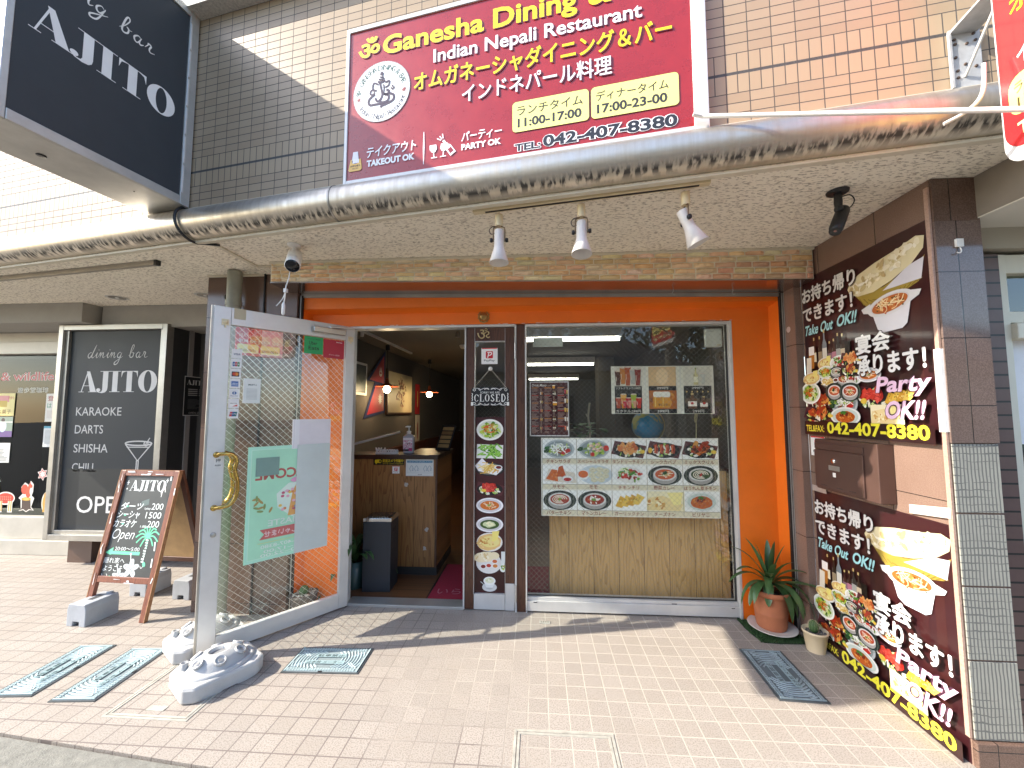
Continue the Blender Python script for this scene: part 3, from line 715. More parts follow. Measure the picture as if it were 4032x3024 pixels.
def green(P):
    P.rect(0, 0, .565, .81, '#b4ead0'); P.rect(.02, .02, .525, .77, '#cdf2d8'); P.rect(.024, .024, .517, .762, '#aee6c4')
    P.text("WELCOME", .05, .57, .47, .075, '#b65a52', .03, mirror=True)
    # hands joined in a sleeve of flowers
    P.poly([(.30, .28), (.20, .36), (.19, .46), (.27, .53), (.36, .53), (.43, .44), (.42, .34), (.35, .28)], '#dceee0')
    P.poly([(.27, .29), (.30, .47), (.33, .53), (.36, .47), (.39, .29)], '#e0a860'); P.poly([(.325, .29), (.33, .53), (.335, .29)], '#b87b3d')
    r = random.Random(2)
    for k in range(26): P.ell(.23+r.uniform(-.03, .16), .31+r.uniform(0, .17), .012, .010, r.choice(['#d88a4a', '#e5c25a', '#5f9bb0', '#c2607a', '#e6b4c0']), n=10)
    for k in range(9): P.ell(.335+.04*math.cos(R(20+k*17)), .535+.02*math.sin(R(20+k*17)), .020, .009, '#dfa2c6', R(20+k*17), 12)
    for k in range(10): P.ell(.10+r.uniform(-.05, .06), .40+r.uniform(-.05, .05), .022, .008, r.choice(['#b09a5a', '#8aa060', '#c58a6a', '#9a7a8a']), r.uniform(0, 3), 10)
    P.text("NAMASTE", .14, .235, .32, .045, '#dff0e2', .02, mirror=True)
    P.poly([(.09, .15), (.50, .15), (.52, .185), (.50, .22), (.09, .22), (.12, .185)], '#c96b66'); P.text("いらっしゃいませ", .12, .163, .35, .042, '#f2dede', .02, mirror=True)
    P.stroke([(.08, .125), (.5, .125)], .004, '#d9dd8a', smooth=False)
    P.text("TEL 042-407-8380", .10, .085, .40, .025, '#e9f5ea', .01, mirror=True); P.text("11:00~17:00", .12, .052, .34, .022, '#e9f5ea', .01, mirror=True); P.text("17:00~22:00", .10, .026, .34, .022, '#e9f5ea', .01, mirror=True)
    P.rect(.05, .60, .15, .13, '#7d9c92'); P.rect(.32, .0, .245, .81, '#c9d2ce')
sticker("large green welcome poster with mirrored lettering and a grey backing on the glass door", "poster", DM(.238, .53, .0026), .565, .81, green, name="poster", edge='#8fd8a6')
def redp(P):
    P.rect(0, 0, .17, .20, '#c9362c'); P.rect(.16, 0, .14, .20, '#d99a9c')
    P.rrect(.012, .02, .13, .062, .01, '#ead98a'); P.rrect(.155, .02, .125, .062, .01, '#ead98a')
    P.text("サービス料", .02, .13, .12, .03, '#f0c8b0', .02, mirror=True); P.text("インドネパール料理", .02, .095, .26, .022, '#f5e6e0', .02, mirror=True)
    P.text("11:00-17:00", .165, .03, .10, .018, '#6a5a30', .01, mirror=True); P.text("17:00-23:00", .022, .03, .10, .018, '#6a5a30', .01, mirror=True)
sticker("red and pink poster with two yellow boxes behind the top of the door glass", "poster", DM(.132, 1.99, -.0045), .30, .20, redp, name="poster", edge='#c9362c')

def PayPay(P, w, h):
    k = w/.135; P.rrect(0, 0, w, h, .012*k, '#f1efec'); P.rect(.004*k, h-.008*k, w-.008*k, .008*k, '#d8202a')
    P.rrect(.037*k, .048*k, .060*k, .060*k, .008*k, '#cf1f2c'); P.stroke([(.052*k, .052*k), (.058*k, .076*k), (.064*k, .098*k)], .008*k, '#f5f0ee'); P.stroke([(.050*k, .096*k), (.078*k, .098*k), (.086*k, .086*k), (.072*k, .074*k), (.058*k, .072*k)], .008*k, '#f5f0ee')
    P.text("PayPay", .022*k, .018*k, .09*k, .020*k, '#4a4a4c', .01)
SM = lambda x, z, y: frame((x, y, z), (1, 0, 0), (0, 0, 1))
WM = lambda y, z, x=1.898: frame((x, y, z), (0, -1, 0), (0, 0, 1))
sticker("white and red payment sticker in the glass above the hanging closed board", "sticker", SM(-.519, 1.990, -.0062), .137, .137, lambda P: PayPay(P, .137, .137), group="white and red payment stickers")
sticker("white and red payment sticker on the brown tiled wall left of the letterbox", "sticker", WM(-.312, 1.280), .138, .134, lambda P: PayPay(P, .138, .134), group="white and red payment stickers")

def emblem():
    t = thing("sun_emblem", "round antique brass sun face fixed to the orange lintel", "emblem", SM(-.495, 2.386, -.051))
    m = mat("antique_brass", (.40, .25, .09), .38, .9, var=.35, vscale=60)
    g = G()
    for k in range(20):
        a = R(k*18); r = .047+.004*(k % 2); g.sphere((r*.86*math.cos(a), r*math.sin(a), .004), .0085, 8, 6, sq=(1, 1, .6))
    g.build("rays", m, t); g = G(); g.sphere((0, 0, .002), .034, 24, 12, sq=(1, 1, .45)); g.sphere((0, -.002, .016), .006, 10, 8, sq=(.8, 1.5, .8))
    for s in (-1, 1): g.sphere((s*.011, .008, .013), .005, 10, 8, sq=(1.3, .6, .6))
    g.sphere((0, -.016, .012), .007, 10, 8, sq=(1.5, .4, .5)); g.sphere((0, .052, .004), .006); g.build("face", m, t)
    t = thing("om_symbol", "cast brass om symbol on the dark wood rail of the door leaf", "emblem", SM(-.544, 2.200, -.0285))
    m2 = mat("pale_brass", (.62, .50, .27), .3, .9, var=.2, vscale=40); g = G()
    def tb(pts, r): g.tube([(*p, .006) for p in [tuple(q[:2]) for q in smooth_path([(*q, 0) for q in pts], 6)]], r, 8)
    tb([(.018, .073), (.040, .076), (.046, .060), (.030, .048), (.048, .040), (.052, .020), (.035, .006), (.015, .012), (.004, .030), (.0, .050)], .0055)
    tb([(.046, .045), (.062, .052), (.075, .062), (.090, .056), (.090, .040), (.076, .034), (.070, .022), (.085, .010), (.100, .018)], .0052); tb([(.055, .078), (.067, .070), (.080, .080)], .004); g.sphere((.067, .088, .006), .006)
    g.build("symbol", m2, t)
emblem()

def closed_sign():
    t = thing("closed_sign", "black scroll-edged closed sign hanging by a cord in front of the door glass", "sign", SM(-.603, 1.634, -.036))
    w, h = .324, .161; g = G(); pts = []
    for k in range(72):
        a = 2*math.pi*k/72; e = .16; c, s_ = math.cos(a), math.sin(a)
        x = math.copysign(abs(c)**e, c); y = math.copysign(abs(s_)**e, s_); wob = 1+.015*math.sin(9*a)
        pts.append((w/2+x*w/2*wob*.97, h/2+y*h/2*wob*.95))
    g.prism(pts, -.004, 0); g.build("board", mat("black_sign_board", (.010, .010, .011), .55), t)
    P = Pic(.0004); c = '#e8e6e0'
    P.text("SORRY WE ARE", .080, .106, .162, .017, c, .0)
    # condensed roman capitals with hairline and heavy strokes
    def roman(word, u, v, W, H):
        n = len(word); cw = W/n
        for i, ch in enumerate(word):
            x = u+i*cw; a = cw*.86; B = a*.24; T = a*.07
            def vs(px, wd): P.rect(x+px-wd/2, v, wd, H, c)
            def hb(p0, p1, y, th=T): P.rect(x+p0, y-th/2, p1-p0, th, c)
            if ch in 'CO':
                rx, ry = a/2, H/2; angs = range(40, 321, 20) if ch == 'C' else range(0, 361, 15); o = []; inn = []
                for q in angs: o.append((x+rx+rx*math.cos(R(q)), v+ry+ry*math.sin(R(q)))); inn.append((x+rx+(rx-B*.95)*math.cos(R(q)), v+ry+(ry-T)*math.sin(R(q))))
                f = [(k, k+1, len(o)+k+1, len(o)+k) for k in range(len(o)-1)]; P.add(o+inn, f, c)
                if ch == 'C': P.rect(x+a*.90, v+H*.62, T, H*.30, c)
            elif ch == 'L': vs(a*.24, B); hb(0, a*.46, v+T/2); hb(a*.1, a*.95, v+T/2); hb(0, a*.46, v+H-T/2); P.poly([(x+a*.95, v), (x+a*.95, v+H*.32), (x+a*.80, v)], c)
            elif ch == 'E': vs(a*.24, B); hb(0, a*.9, v+T/2); hb(0, a*.86, v+H-T/2); hb(a*.2, a*.65, v+H*.52); P.poly([(x+a*.92, v), (x+a*.92, v+H*.30), (x+a*.76, v)], c); P.poly([(x+a*.88, v+H), (x+a*.88, v+H*.74), (x+a*.74, v+H)], c)
            elif ch == 'D': vs(a*.22, B); P.stroke([(x+a*.1, v+T/2), (x+a*.55, v+T*.6), (x+a*.90, v+H*.5), (x+a*.55, v+H-T*.6), (x+a*.1, v+H-T/2)], B*.7, c)
            elif ch == 'S': P.stroke([(x+a*.80, v+H*.80), (x+a*.52, v+H*.96), (x+a*.22, v+H*.78), (x+a*.5, v+H*.52), (x+a*.80, v+H*.25), (x+a*.48, v+H*.04), (x+a*.14, v+H*.22)], B*.75, c)
    roman("CLOSED", .030, .040, .268, .060)
    for sx in (0, 1):
        X = lambda q: w-q if sx else q
        for yv, sg in ((h-.018, 1), (.018, -1)):
            P.stroke([(X(.155), yv-.004*sg), (X(.120), yv+.008*sg), (X(.085), yv-.002*sg), (X(.066), yv+.006*sg), (X(.075), yv-.010*sg), (X(.088), yv-.004*sg)], .0038, c)
            P.stroke([(X(.075), yv+.004*sg), (X(.045), yv+.008*sg), (X(.020), yv-.004*sg), (X(.030), yv-.016*sg), (X(.042), yv-.006*sg), (X(.034), yv+.0)], .0038, c)
            for k in range(5): P.ell(X(.15-k*.008), yv+.002*sg+.005*sg*math.sin(k), .003, .005, c, .6*sg, 10)
        for k in range(6): P.ell(X(.014), .050+k*.011, .0035, .007, c, (.7 if k % 2 else -.7), 10)
        P.rect(X(.012)-.009, .006, .018, .030, c)
    P.build("lettering", t)
    g = G(); p0 = (.166, .312, .012)
    for e in ((.022, .150, .0), (w-.022, .150, .0)): g.tube([e, p0], .0016, 6)
    g.build("cord", mat("pale_cord", (.62, .55, .45), .8), t)
    g = G(); g.lathe([(.018, 0), (.016, .006), (.006, .010), (.006, .018), (.012, .020), (.010, .024), (.001, .024)], 20, Matrix.Translation((.166, .312, .012))); g.build("suction_cup", WHITE, t)
closed_sign()
# ------------------------------------------------------------------ printed food
def blobs(P, r, u, v, a, b, n, cols, s0, s1, jit=.25):
    for _ in range(n):
        q = r.uniform(0, 6.283); d = math.sqrt(r.random())
        P.ell(u+a*d*math.cos(q), v+b*d*math.sin(q), r.uniform(s0, s1), r.uniform(s0, s1)*.6, r.choice(cols), r.uniform(0, 3.14), 9, jit, r)
def strands(P, r, u, v, a, b, n, cols, L, w):
    for _ in range(n):
        q = r.uniform(0, 6.283); d = math.sqrt(r.random()); x = u+a*d*math.cos(q); y = v+b*d*math.sin(q); t = r.uniform(0, 3.14)
        P.stroke([(x-L*math.cos(t), y-L*.6*math.sin(t)), (x+r.uniform(-.3, .3)*L, y+r.uniform(-.3, .3)*L), (x+L*math.cos(t), y+L*.6*math.sin(t))], w, r.choice(cols), k=3)
def plate(P, u, v, a, b, rim='#e4e0da', inner='#c4beb4'):
    P.ell(u, v, a, b, rim); P.ell(u, v, a*.86, b*.84, inner)
GREENS = ['#9fbf3c', '#7fa62e', '#c4d86a', '#5f8a24', '#b6cf52']
def dish(P, kind, u, v, a, b, seed):
    r = random.Random(seed); z = P.z
    if kind == 'salad':
        plate(P, u, v, a, b, '#f1efe6', '#d8dcc8'); blobs(P, r, u, v, a*.7, b*.66, 60, GREENS+['#dfe6a0', '#46691c'], a*.08, a*.2)
        strands(P, r, u, v+b*.1, a*.5, b*.4, 24, ['#e2682a', '#d84a1c', '#f0a050'], a*.2, a*.035)
    elif kind == 'chicken_salad':
        plate(P, u, v, a, b, '#b9bfc2', '#8f999b'); blobs(P, r, u, v, a*.72, b*.62, 34, GREENS+['#e8e8d8'], a*.07, a*.18); blobs(P, r, u+a*.05, v-b*.3, a*.4, b*.3, 10, ['#7a3b22', '#9c5430'], a*.08, a*.15)
        for q in (-.2, .25, .6): P.ell(u+a*(.35+q*.4), v-b*.35*(1-q), a*.14, b*.2, '#c8261e')
        strands(P, r, u, v+b*.1, a*.6, b*.5, 26, ['#f7f5ee', '#fdfcf8'], a*.22, a*.045)
        P.ell(u-a*.85, v-b*.2, a*.22, b*.2, '#1e4a22', .4, 12, .2, r); P.ell(u-a*.82, v+b*.12, a*.2, b*.15, '#2d6a2c', .3, 12, .2, r)
    elif kind == 'shrimp_salad':
        plate(P, u, v, a, b, '#b9bfc2', '#8f999b'); blobs(P, r, u, v, a*.72, b*.62, 40, GREENS+['#e8e8d8'], a*.07, a*.18)
        for q in ((-.3, .2), (.1, .35), (.35, .05), (-.1, -.1), (.15, -.3)): P.stroke([(u+a*q[0], v+b*q[1]), (u+a*(q[0]+.13), v+b*(q[1]+.2)), (u+a*(q[0]+.27), v+b*(q[1]+.05))], a*.12, '#eab59c'); P.stroke([(u+a*q[0], v+b*q[1]), (u+a*(q[0]+.13), v+b*(q[1]+.2))], a*.04, '#f7e2d8')
        P.ell(u+a*.8, v+b*.1, a*.18, b*.3, '#cc2a1e'); P.ell(u-a*.1, v-b*.55, a*.14, b*.22, '#c8261e'); P.ell(u-a*.9, v, a*.22, b*.2, '#1e4a22', .4, 12, .2, r)
    elif kind in ('tandoori', 'kebab', 'mix', 'tikka'):
        P.poly([(u-a*1.15, v-b*.5), (u+a*.9, v-b*.95), (u+a*1.15, v+b*.35), (u-a*.9, v+b*.9)], '#5a2a30'); P.ell(u, v-b*.1, a, b*.8, '#1b191b'); blobs(P, r, u, v-b*.1, a*.82, b*.6, 34, ['#e8e4d2', '#c6d68a', '#f2efe6', '#9fbf5a'], a*.06, a*.16)
        if kind == 'kebab':
            for k in range(4): x = u-a*.55+k*a*.36; P.stroke([(x, v-b*.42), (x+a*.05, v), (x-a*.02, v+b*.52)], a*.23, '#a93a1c'); P.stroke([(x-a*.04, v-b*.3), (x+a*.0, v+b*.42)], a*.07, '#d8683a'); P.stroke([(x+a*.06, v-b*.3), (x+a*.08, v+b*.3)], a*.05, '#8a2a14')
            P.ell(u-a*.9, v-b*.1, a*.14, b*.3, '#e3b63c')
        else:
            cs = {'tandoori': ['#d8783a', '#e39a52', '#c2571f', '#e8ae6e'], 'mix': ['#b5401f', '#d3752e', '#8a3618', '#d99848', '#5a2a18'], 'tikka': ['#c9372a', '#e0574a', '#a8231c', '#d84434']}[kind]
            blobs(P, r, u, v+b*.12, a*.52, b*.36, 16, cs, a*.18, a*.34); blobs(P, r, u, v+b*.12, a*.5, b*.3, 12, [cs[1], cs[-1]], a*.05, a*.12); strands(P, r, u, v+b*.1, a*.5, b*.3, 10, [cs[2]], a*.16, a*.03)
            if kind == 'mix': P.stroke([(u-a*.1, v-b*.1), (u+a*.25, v+b*.75)], a*.2, '#b8321c'); P.ell(u+a*.3, v+b*.62, a*.3, b*.22, '#9d3517', .4)
            P.ell(u-a*.45 if kind == 'tikka' else u+a*.85, v-b*.25, a*.18, b*.2, '#e6c248')
    elif kind == 'edamame':
        P.poly([(u-a, v-b*.75), (u+a*.95, v-b*.8), (u+a, v+b*.7), (u-a*.95, v+b*.8)], '#ebeae4')
        for _ in range(34):
            x = u+r.uniform(-.75, .75)*a; y = v+r.uniform(-.6, .65)*b; t = r.uniform(-1.1, 1.1); P.ell(x, y, a*.27, b*.10, r.choice(['#5e9a2a', '#7fb83e', '#4a8220', '#93c652', '#6aa832']), t, 12); P.ell(x, y+b*.02, a*.10, b*.05, '#a8d468', t, 8)
    elif kind == 'fries':
        P.ell(u, v-b*.1, a*1.02, b*.8, '#1d1c1e'); P.ell(u, v-b*.08, a*.9, b*.68, '#6b6a66'); P.poly([(u-a*1.05, v+b*.3), (u-a*.55, v+b*1.2), (u-a*.2, v+b*.6), (u+a*.9, v-b*.1), (u+a*.45, v-b*.8), (u-a*.8, v-b*.3)], '#f1eff0')
        for _ in range(60): x = u-a*.1+r.gauss(0, .27)*a; y = v+r.gauss(0, .22)*b; t = r.uniform(-1, 1.2); P.stroke([(x-a*.2*math.cos(t), y-a*.2*math.sin(t)), (x+a*.2*math.cos(t), y+a*.2*math.sin(t))], a*.06, r.choice(['#f0d68a', '#e6bf62', '#f7e6ac', '#d9a948']), smooth=False)
        P.ell(u+a*.62, v+b*.12, a*.27, b*.27, '#eeeceb'); P.ell(u+a*.62, v+b*.13, a*.19, b*.17, '#6e1a14')
    elif kind in ('masala', 'palak', 'veg', 'spinach', 'butter', 'mutton', 'red_bowl'):
        if kind in ('masala', 'palak'): plate(P, u, v, a, b, '#efedf0', '#cfcdd0')
        else: P.ell(u, v, a*1.08, b*1.02, '#23302c'); P.ring(u, v, a*.93, a*.02, '#8b8f78'); P.ell(u, v-b*.12, a*.76, b*.80, '#a8a4a0'); P.ell(u, v+b*.10, a*.74, b*.68, '#d9d6d2')
        sc = {'masala': '#d2722a', 'palak': '#3d5a22', 'veg': '#cf5a2e', 'spinach': '#2f4a22', 'butter': '#a8351c', 'mutton': '#9a2a18', 'red_bowl': '#b8431f'}[kind]
        k = .70 if kind in ('masala', 'palak') else .62; cx, cy = u, (v if kind in ('masala', 'palak') else v+b*.10); P.ell(cx, cy, a*k, b*k*.86, sc)
        blobs(P, r, cx, cy, a*k*.7, b*k*.6, 18, [sc, {'palak': '#52702e', 'spinach': '#3e5a2c'}.get(kind, '#c2602c')], a*.06, a*.14)
        wc = '#f2e6d2'
        if kind == 'butter' or kind == 'spinach':
            for q in (.5, .36, .22): P.stroke([(cx+a*k*1.5*q*math.cos(R(t)), cy+b*k*1.3*q*math.sin(R(t))) for t in range(0, 330, 30)], a*.05, wc)
            P.ell(cx, cy, a*.13, b*.12, '#7fa040' if kind == 'butter' else '#b3261c', .9, 10, .3, r)
        elif kind == 'mutton':
            blobs(P, r, cx, cy, a*k*.75, b*k*.65, 12, ['#f0e2d6', '#f7efe6'], a*.06, a*.1, .1); P.ell(cx-a*.05, cy, a*.15, b*.14, '#6f9a34', 0, 10, .3, r)
        elif kind == 'palak':
            P.ell(cx, cy, a*.45, b*.4, '#cfd8a8', 0, 16, .15, r)
            for q in ((-.15, .1), (.15, .12), (.0, -.12), (.2, -.05), (-.05, .28)): P.ell(cx+a*q[0], cy+b*q[1], a*.14, b*.11, '#f1ecc2', q[0], 8)
        else:
            strands(P, r, cx, cy, a*k*.6, b*k*.5, 12, [wc, '#f0c48a'], a*.22, a*.045); blobs(P, r, cx, cy, a*.2, b*.16, 7, ['#6a8a34', '#8aa84a'], a*.04, a*.08)
            if kind == 'veg': P.ell(cx-a*.02, cy+b*.15, a*.16, b*.18, '#2e4a22', .5, 10, .3, r)
    elif kind in ('naan', 'cheese_naan'):
        if kind == 'cheese_naan':
            P.rect(u-a*1.2, v-b*1.0, 2.4*a, 2.0*b, '#f2e6c0'); P.poly([(u-a*1.2, v-b*.9), (u-a*1.1, v+b*.35), (u-a*.2, v+b*.6), (u+a*.5, v+b*.2), (u+a*1.1, v-b*.3), (u+a*.9, v-b*.95)], '#ecd49a'); blobs(P, r, u-a*.5, v-b*.2, a*.6, b*.5, 20, ['#d9a85a', '#f4e2ae', '#c98b44', '#f7ecc8'], a*.06, a*.16); P.poly([(u+a*.1, v+b*.9), (u+a*.5, v-b*.4), (u+a*.95, v-b*.3), (u+a*1.1, v+b*.95)], '#f5e59a')
        else:
            P.ell(u, v, a, b, '#e6e2dc'); P.ell(u-a*.05, v, a*.94, b*.88, '#e2bd78', .1, 22, .05, r); P.ell(u+a*.05, v+b*.05, a*.72, b*.6, '#e9d98c'); P.poly([(u+a*.2, v), (u+a*.2, v+b*1.15), (u+a*.75, v+b*1.2), (u+a*.62, v+b*.3)], '#efdf7c'); blobs(P, r, u-a*.2, v-b*.1, a*.6, b*.6, 26, ['#f4e8b0', '#d8a85a', '#eed08c', '#c8843c'], a*.05, a*.12)
    elif kind == 'garlic_naan':
        for k in range(4): x = u-a*.55+k*a*.36; P.poly([(x-a*.38, v-b*.55+k*b*.08), (x+a*.02, v-b*.75+k*b*.12), (x+a*.42, v+b*.1+k*b*.1), (x-a*.05, v+b*.55+k*b*.08)], ['#d9a738', '#e6bd52', '#d49c30', '#e9c65e'][k]); blobs(P, r, x, v-b*.05+k*b*.09, a*.2, b*.35, 9, ['#f0d888', '#8a7a2a', '#c8862c'], a*.03, a*.07)
    elif kind == 'biryani':
        plate(P, u, v, a*1.05, b*1.05, '#e9e9e4', '#c9d4cc'); P.ell(u, v-b*.05, a*.68, b*.66, '#c8601f', 0, 24, .04, r); blobs(P, r, u, v, a*.6, b*.55, 70, ['#d9792c', '#e39a4a', '#b04a18', '#c8602a'], a*.03, a*.08); P.ell(u, v+b*.38, a*.26, b*.2, '#3f7a2c', 0, 10, .3, r); blobs(P, r, u, v+b*.2, a*.3, b*.15, 8, ['#7a2414', '#9c3a1c'], a*.06, a*.11)
    elif kind == 'samosa':
        P.poly([(u-a, v-b*.7), (u+a*1.1, v-b*.9), (u+a, v+b*.2), (u-a*.7, v+b*.6)], '#e2d6c6'); P.poly([(u-a*.9, v-b*.5), (u-a*.1, v-b*.75), (u-a*.15, v+b*.45), (u-a*.5, v+b*.55)], '#d2672a'); P.poly([(u-a*.2, v-b*.2), (u+a*.45, v-b*.3), (u+a*.2, v+b*.95), (u-a*.05, v+b*.8)], '#bf5520'); blobs(P, r, u-a*.35, v-b*.1, a*.35, b*.4, 12, ['#e08a4a', '#c25a20'], a*.04, a*.1); P.ell(u+a*.55, v-b*.45, a*.4, b*.38, '#d8d4d0'); P.ell(u+a*.55, v-b*.45, a*.33, b*.3, '#f2efec'); P.ell(u+a*.52, v-b*.52, a*.26, b*.19, '#b8201c')
    elif kind == 'momo':
        P.ell(u+a*.1, v, a*1.1, b, '#c8d2da'); P.ell(u-a*.72, v, a*.4, b*.52, '#eceae6'); P.ell(u-a*.72, v+b*.05, a*.32, b*.38, '#d96a30')
        for x, y in ((-.1, .5), (.35, .55), (.75, .4), (-.15, -.05), (.3, .05), (.72, -.1), (.0, -.5), (.45, -.5)):
            P.ell(u+a*x, v+b*y, a*.24, b*.28, '#d6cfae'); P.ell(u+a*x, v+b*(y+.04), a*.17, b*.19, '#e9e3ca')
            for q in range(5): P.stroke([(u+a*x, v+b*(y+.05)), (u+a*x+a*.17*math.cos(R(q*72)), v+b*y+b*.2*math.sin(R(q*72)))], a*.025, '#b5ab80', smooth=False)
    elif kind == 'chilli':
        plate(P, u, v, a, b, '#f0efec', '#e4e0da'); blobs(P, r, u, v, a*.75, b*.65, 40, ['#b8261e', '#d6452e', '#8f2018', '#e6e0d0', '#6fa03a', '#c8352a'], a*.08, a*.18); strands(P, r, u-a*.3, v+b*.4, a*.3, b*.3, 8, ['#4f8a2c', '#e6f0c0'], a*.25, a*.07); P.ell(u+a*.15, v+b*.15, a*.25, b*.2, '#4f8a2c', .5, 10, .4, r)
    elif kind == 'set':
        P.ell(u-a*.05, v-b*.1, a*.85, b*.85, '#dedcd8'); P.ell(u-a*.35, v+b*.38, a*.75, b*.42, '#eadcb8', .1, 20, .06, r); blobs(P, r, u-a*.35, v+b*.38, a*.6, b*.3, 16, ['#f4ecd2', '#d9bf8a'], a*.06, a*.14); P.ell(u+a*.3, v+b*.5, a*.35, b*.3, '#eadcb8')
        for x, y, c in ((.35, .05, '#c86a3a'), (-.05, -.3, '#b5382a'), (.38, -.32, '#c8803a'), (-.42, -.38, '#7a2418')): P.ell(u+a*x, v+b*y, a*.22, b*.2, '#e9e4e0'); P.ell(u+a*x, v+b*y, a*.16, b*.14, c)
        P.poly([(u+a*.78, v-b*.25), (u+a*1.0, v-b*.25), (u+a*1.08, v+b*.85), (u+a*.78, v+b*.85)], '#e4e8e6'); P.ell(u+a*.9, v-b*.5, a*.22, b*.3, '#e8ece6'); blobs(P, r, u+a*.9, v-b*.45, a*.14, b*.18, 12, GREENS+['#d84a2a'], a*.04, a*.09)
    elif kind == 'dessert':
        P.ell(u, v-b*.45, a*.9, b*.52, '#cfd2d2'); P.ell(u, v-b*.4, a*.5, b*.3, '#b9bcbc'); P.poly([(u-a*.72, v+b*.3), (u+a*.72, v+b*.3), (u+a*.42, v-b*.5), (u-a*.42, v-b*.5)], '#e3e6e4'); P.ell(u, v+b*.3, a*.74, b*.5, '#eef0ec'); P.ell(u, v+b*.36, a*.56, b*.34, '#e4e6cc'); blobs(P, r, u, v+b*.4, a*.36, b*.2, 8, ['#f4f4e4', '#c8d09a'], a*.06, a*.14); P.stroke([(u-a*1.1, v+b*.2), (u-a*.5, v-b*.3)], a*.08, '#c9cccc')
    P.up(2)
    return z

def food_strip(P):
    w, h = .246, 1.415; P.rect(0, 0, w, h, '#3b1416'); P.rect(.01, .7, w-.02, .5, '#42181a'); P.rect(0, .02, w, .22, '#33110f')
    z = P.z
    for kind, y, a, b in (('salad', 1.311, .112, .088), ('edamame', 1.133, .112, .074), ('fries', .994, .118, .07), ('tikka', .830, .108, .062), ('masala', .693, .112, .062), ('palak', .541, .112, .062), ('naan', .400, .106, .075), ('set', .244, .122, .098), ('dessert', .074, .066, .066)):
        P.z = z; dish(P, kind, w/2-.002, y, a, b, hash(kind) % 1 + int(y*100))
sticker("tall dark maroon strip of nine food pictures in the door leaf glass", "poster", SM(-.566, .129, -.0065), .246, 1.415, food_strip, m=PRINT, name="poster", edge='#3b1416')

def menu_board(P):
    w, h = 1.42, .632; P.rect(0, 0, w, h, '#efe9dc'); P.rect(.004, .004, w-.008, .03, '#e9dfc6')
    rows = [[('chicken_salad', "チキンサラダ"), ('shrimp_salad', "スペシャルサラダ"), ('tandoori', "タンドリーチキン"), ('kebab', "シークカバブ"), ('mix', "ミックスグリル")],
            [('samosa', "サモサ"), ('momo', "モモ"), ('chilli', "チキンチリ"), ('veg', "野菜カレー"), ('spinach', "ほうれん草チキン")],
            [('butter', "バターチキン"), ('mutton', "マトンカレー"), ('garlic_naan', "ガーリックナン"), ('cheese_naan', "チーズナン"), ('biryani', "ビリヤニ")]]
    z = P.z
    for r, row in enumerate(rows):
        for c, (k, n) in enumerate(row):
            u = .012+c*.2815; v = h-.012-.156-r*.207; P.z = z+.0004
            P.rect(u, v, .275, .156, '#f6f4f0' if k != 'cheese_naan' else '#f3e7c4'); dish(P, k, u+.1375, v+.077, .124 if k != 'garlic_naan' else .125, .0765, r*7+c)
            P.z = z+.0004; P.rect(u, v-.041, .275, .037, '#e3d8bc'); L = len(n); tw = min(.25, .033*L); P.text(n, u+.13-tw/2, v-.038, tw, .030, '#8a2418', .03)
            P.rect(u-.0045, v-.041, .003, .2, '#8a7c60'); P.rect(u-.003, v-.0035, .281, .003, '#8a7c60')
o = sticker("large white menu board with fifteen labelled dishes inside the shop window", "menu board", SM(-.021, .742, .012), 1.42, .632, menu_board, m=PRINT, name="menu_board")

def drink_glass(P, u, v, w, h, col, top=None):
    P.poly([(u+w*.2, v), (u+w*.8, v), (u+w, v+h), (u, v+h)], col)
    if top: P.poly([(u+w*.02, v+h*.72), (u+w*.98, v+h*.72), (u+w, v+h), (u, v+h)], top)
    P.poly([(u+w*.22, v+h*.3), (u+w*.30, v+h*.3), (u+w*.28, v+h*.62), (u+w*.18, v+h*.62)], '#e8d4c0'); P.ell(u+w*.5, v+h, w*.48, h*.05, '#d8c8b4', 0, 12)
def bottle(P, u, v, w, h, col, label='#e6dcc8', cap='#c9b070'):
    P.poly([(u, v), (u+w, v), (u+w, v+h*.58), (u+w*.66, v+h*.72), (u+w*.64, v+h*.95), (u+w*.36, v+h*.95), (u+w*.34, v+h*.72), (u, v+h*.58)], col); P.rect(u, v+h*.15, w, h*.32, label); P.rect(u+w*.34, v+h*.9, w*.32, h*.1, cap)
    P.rect(u+w*.12, v+h*.5, w*.1, h*.12, '#6a665e')
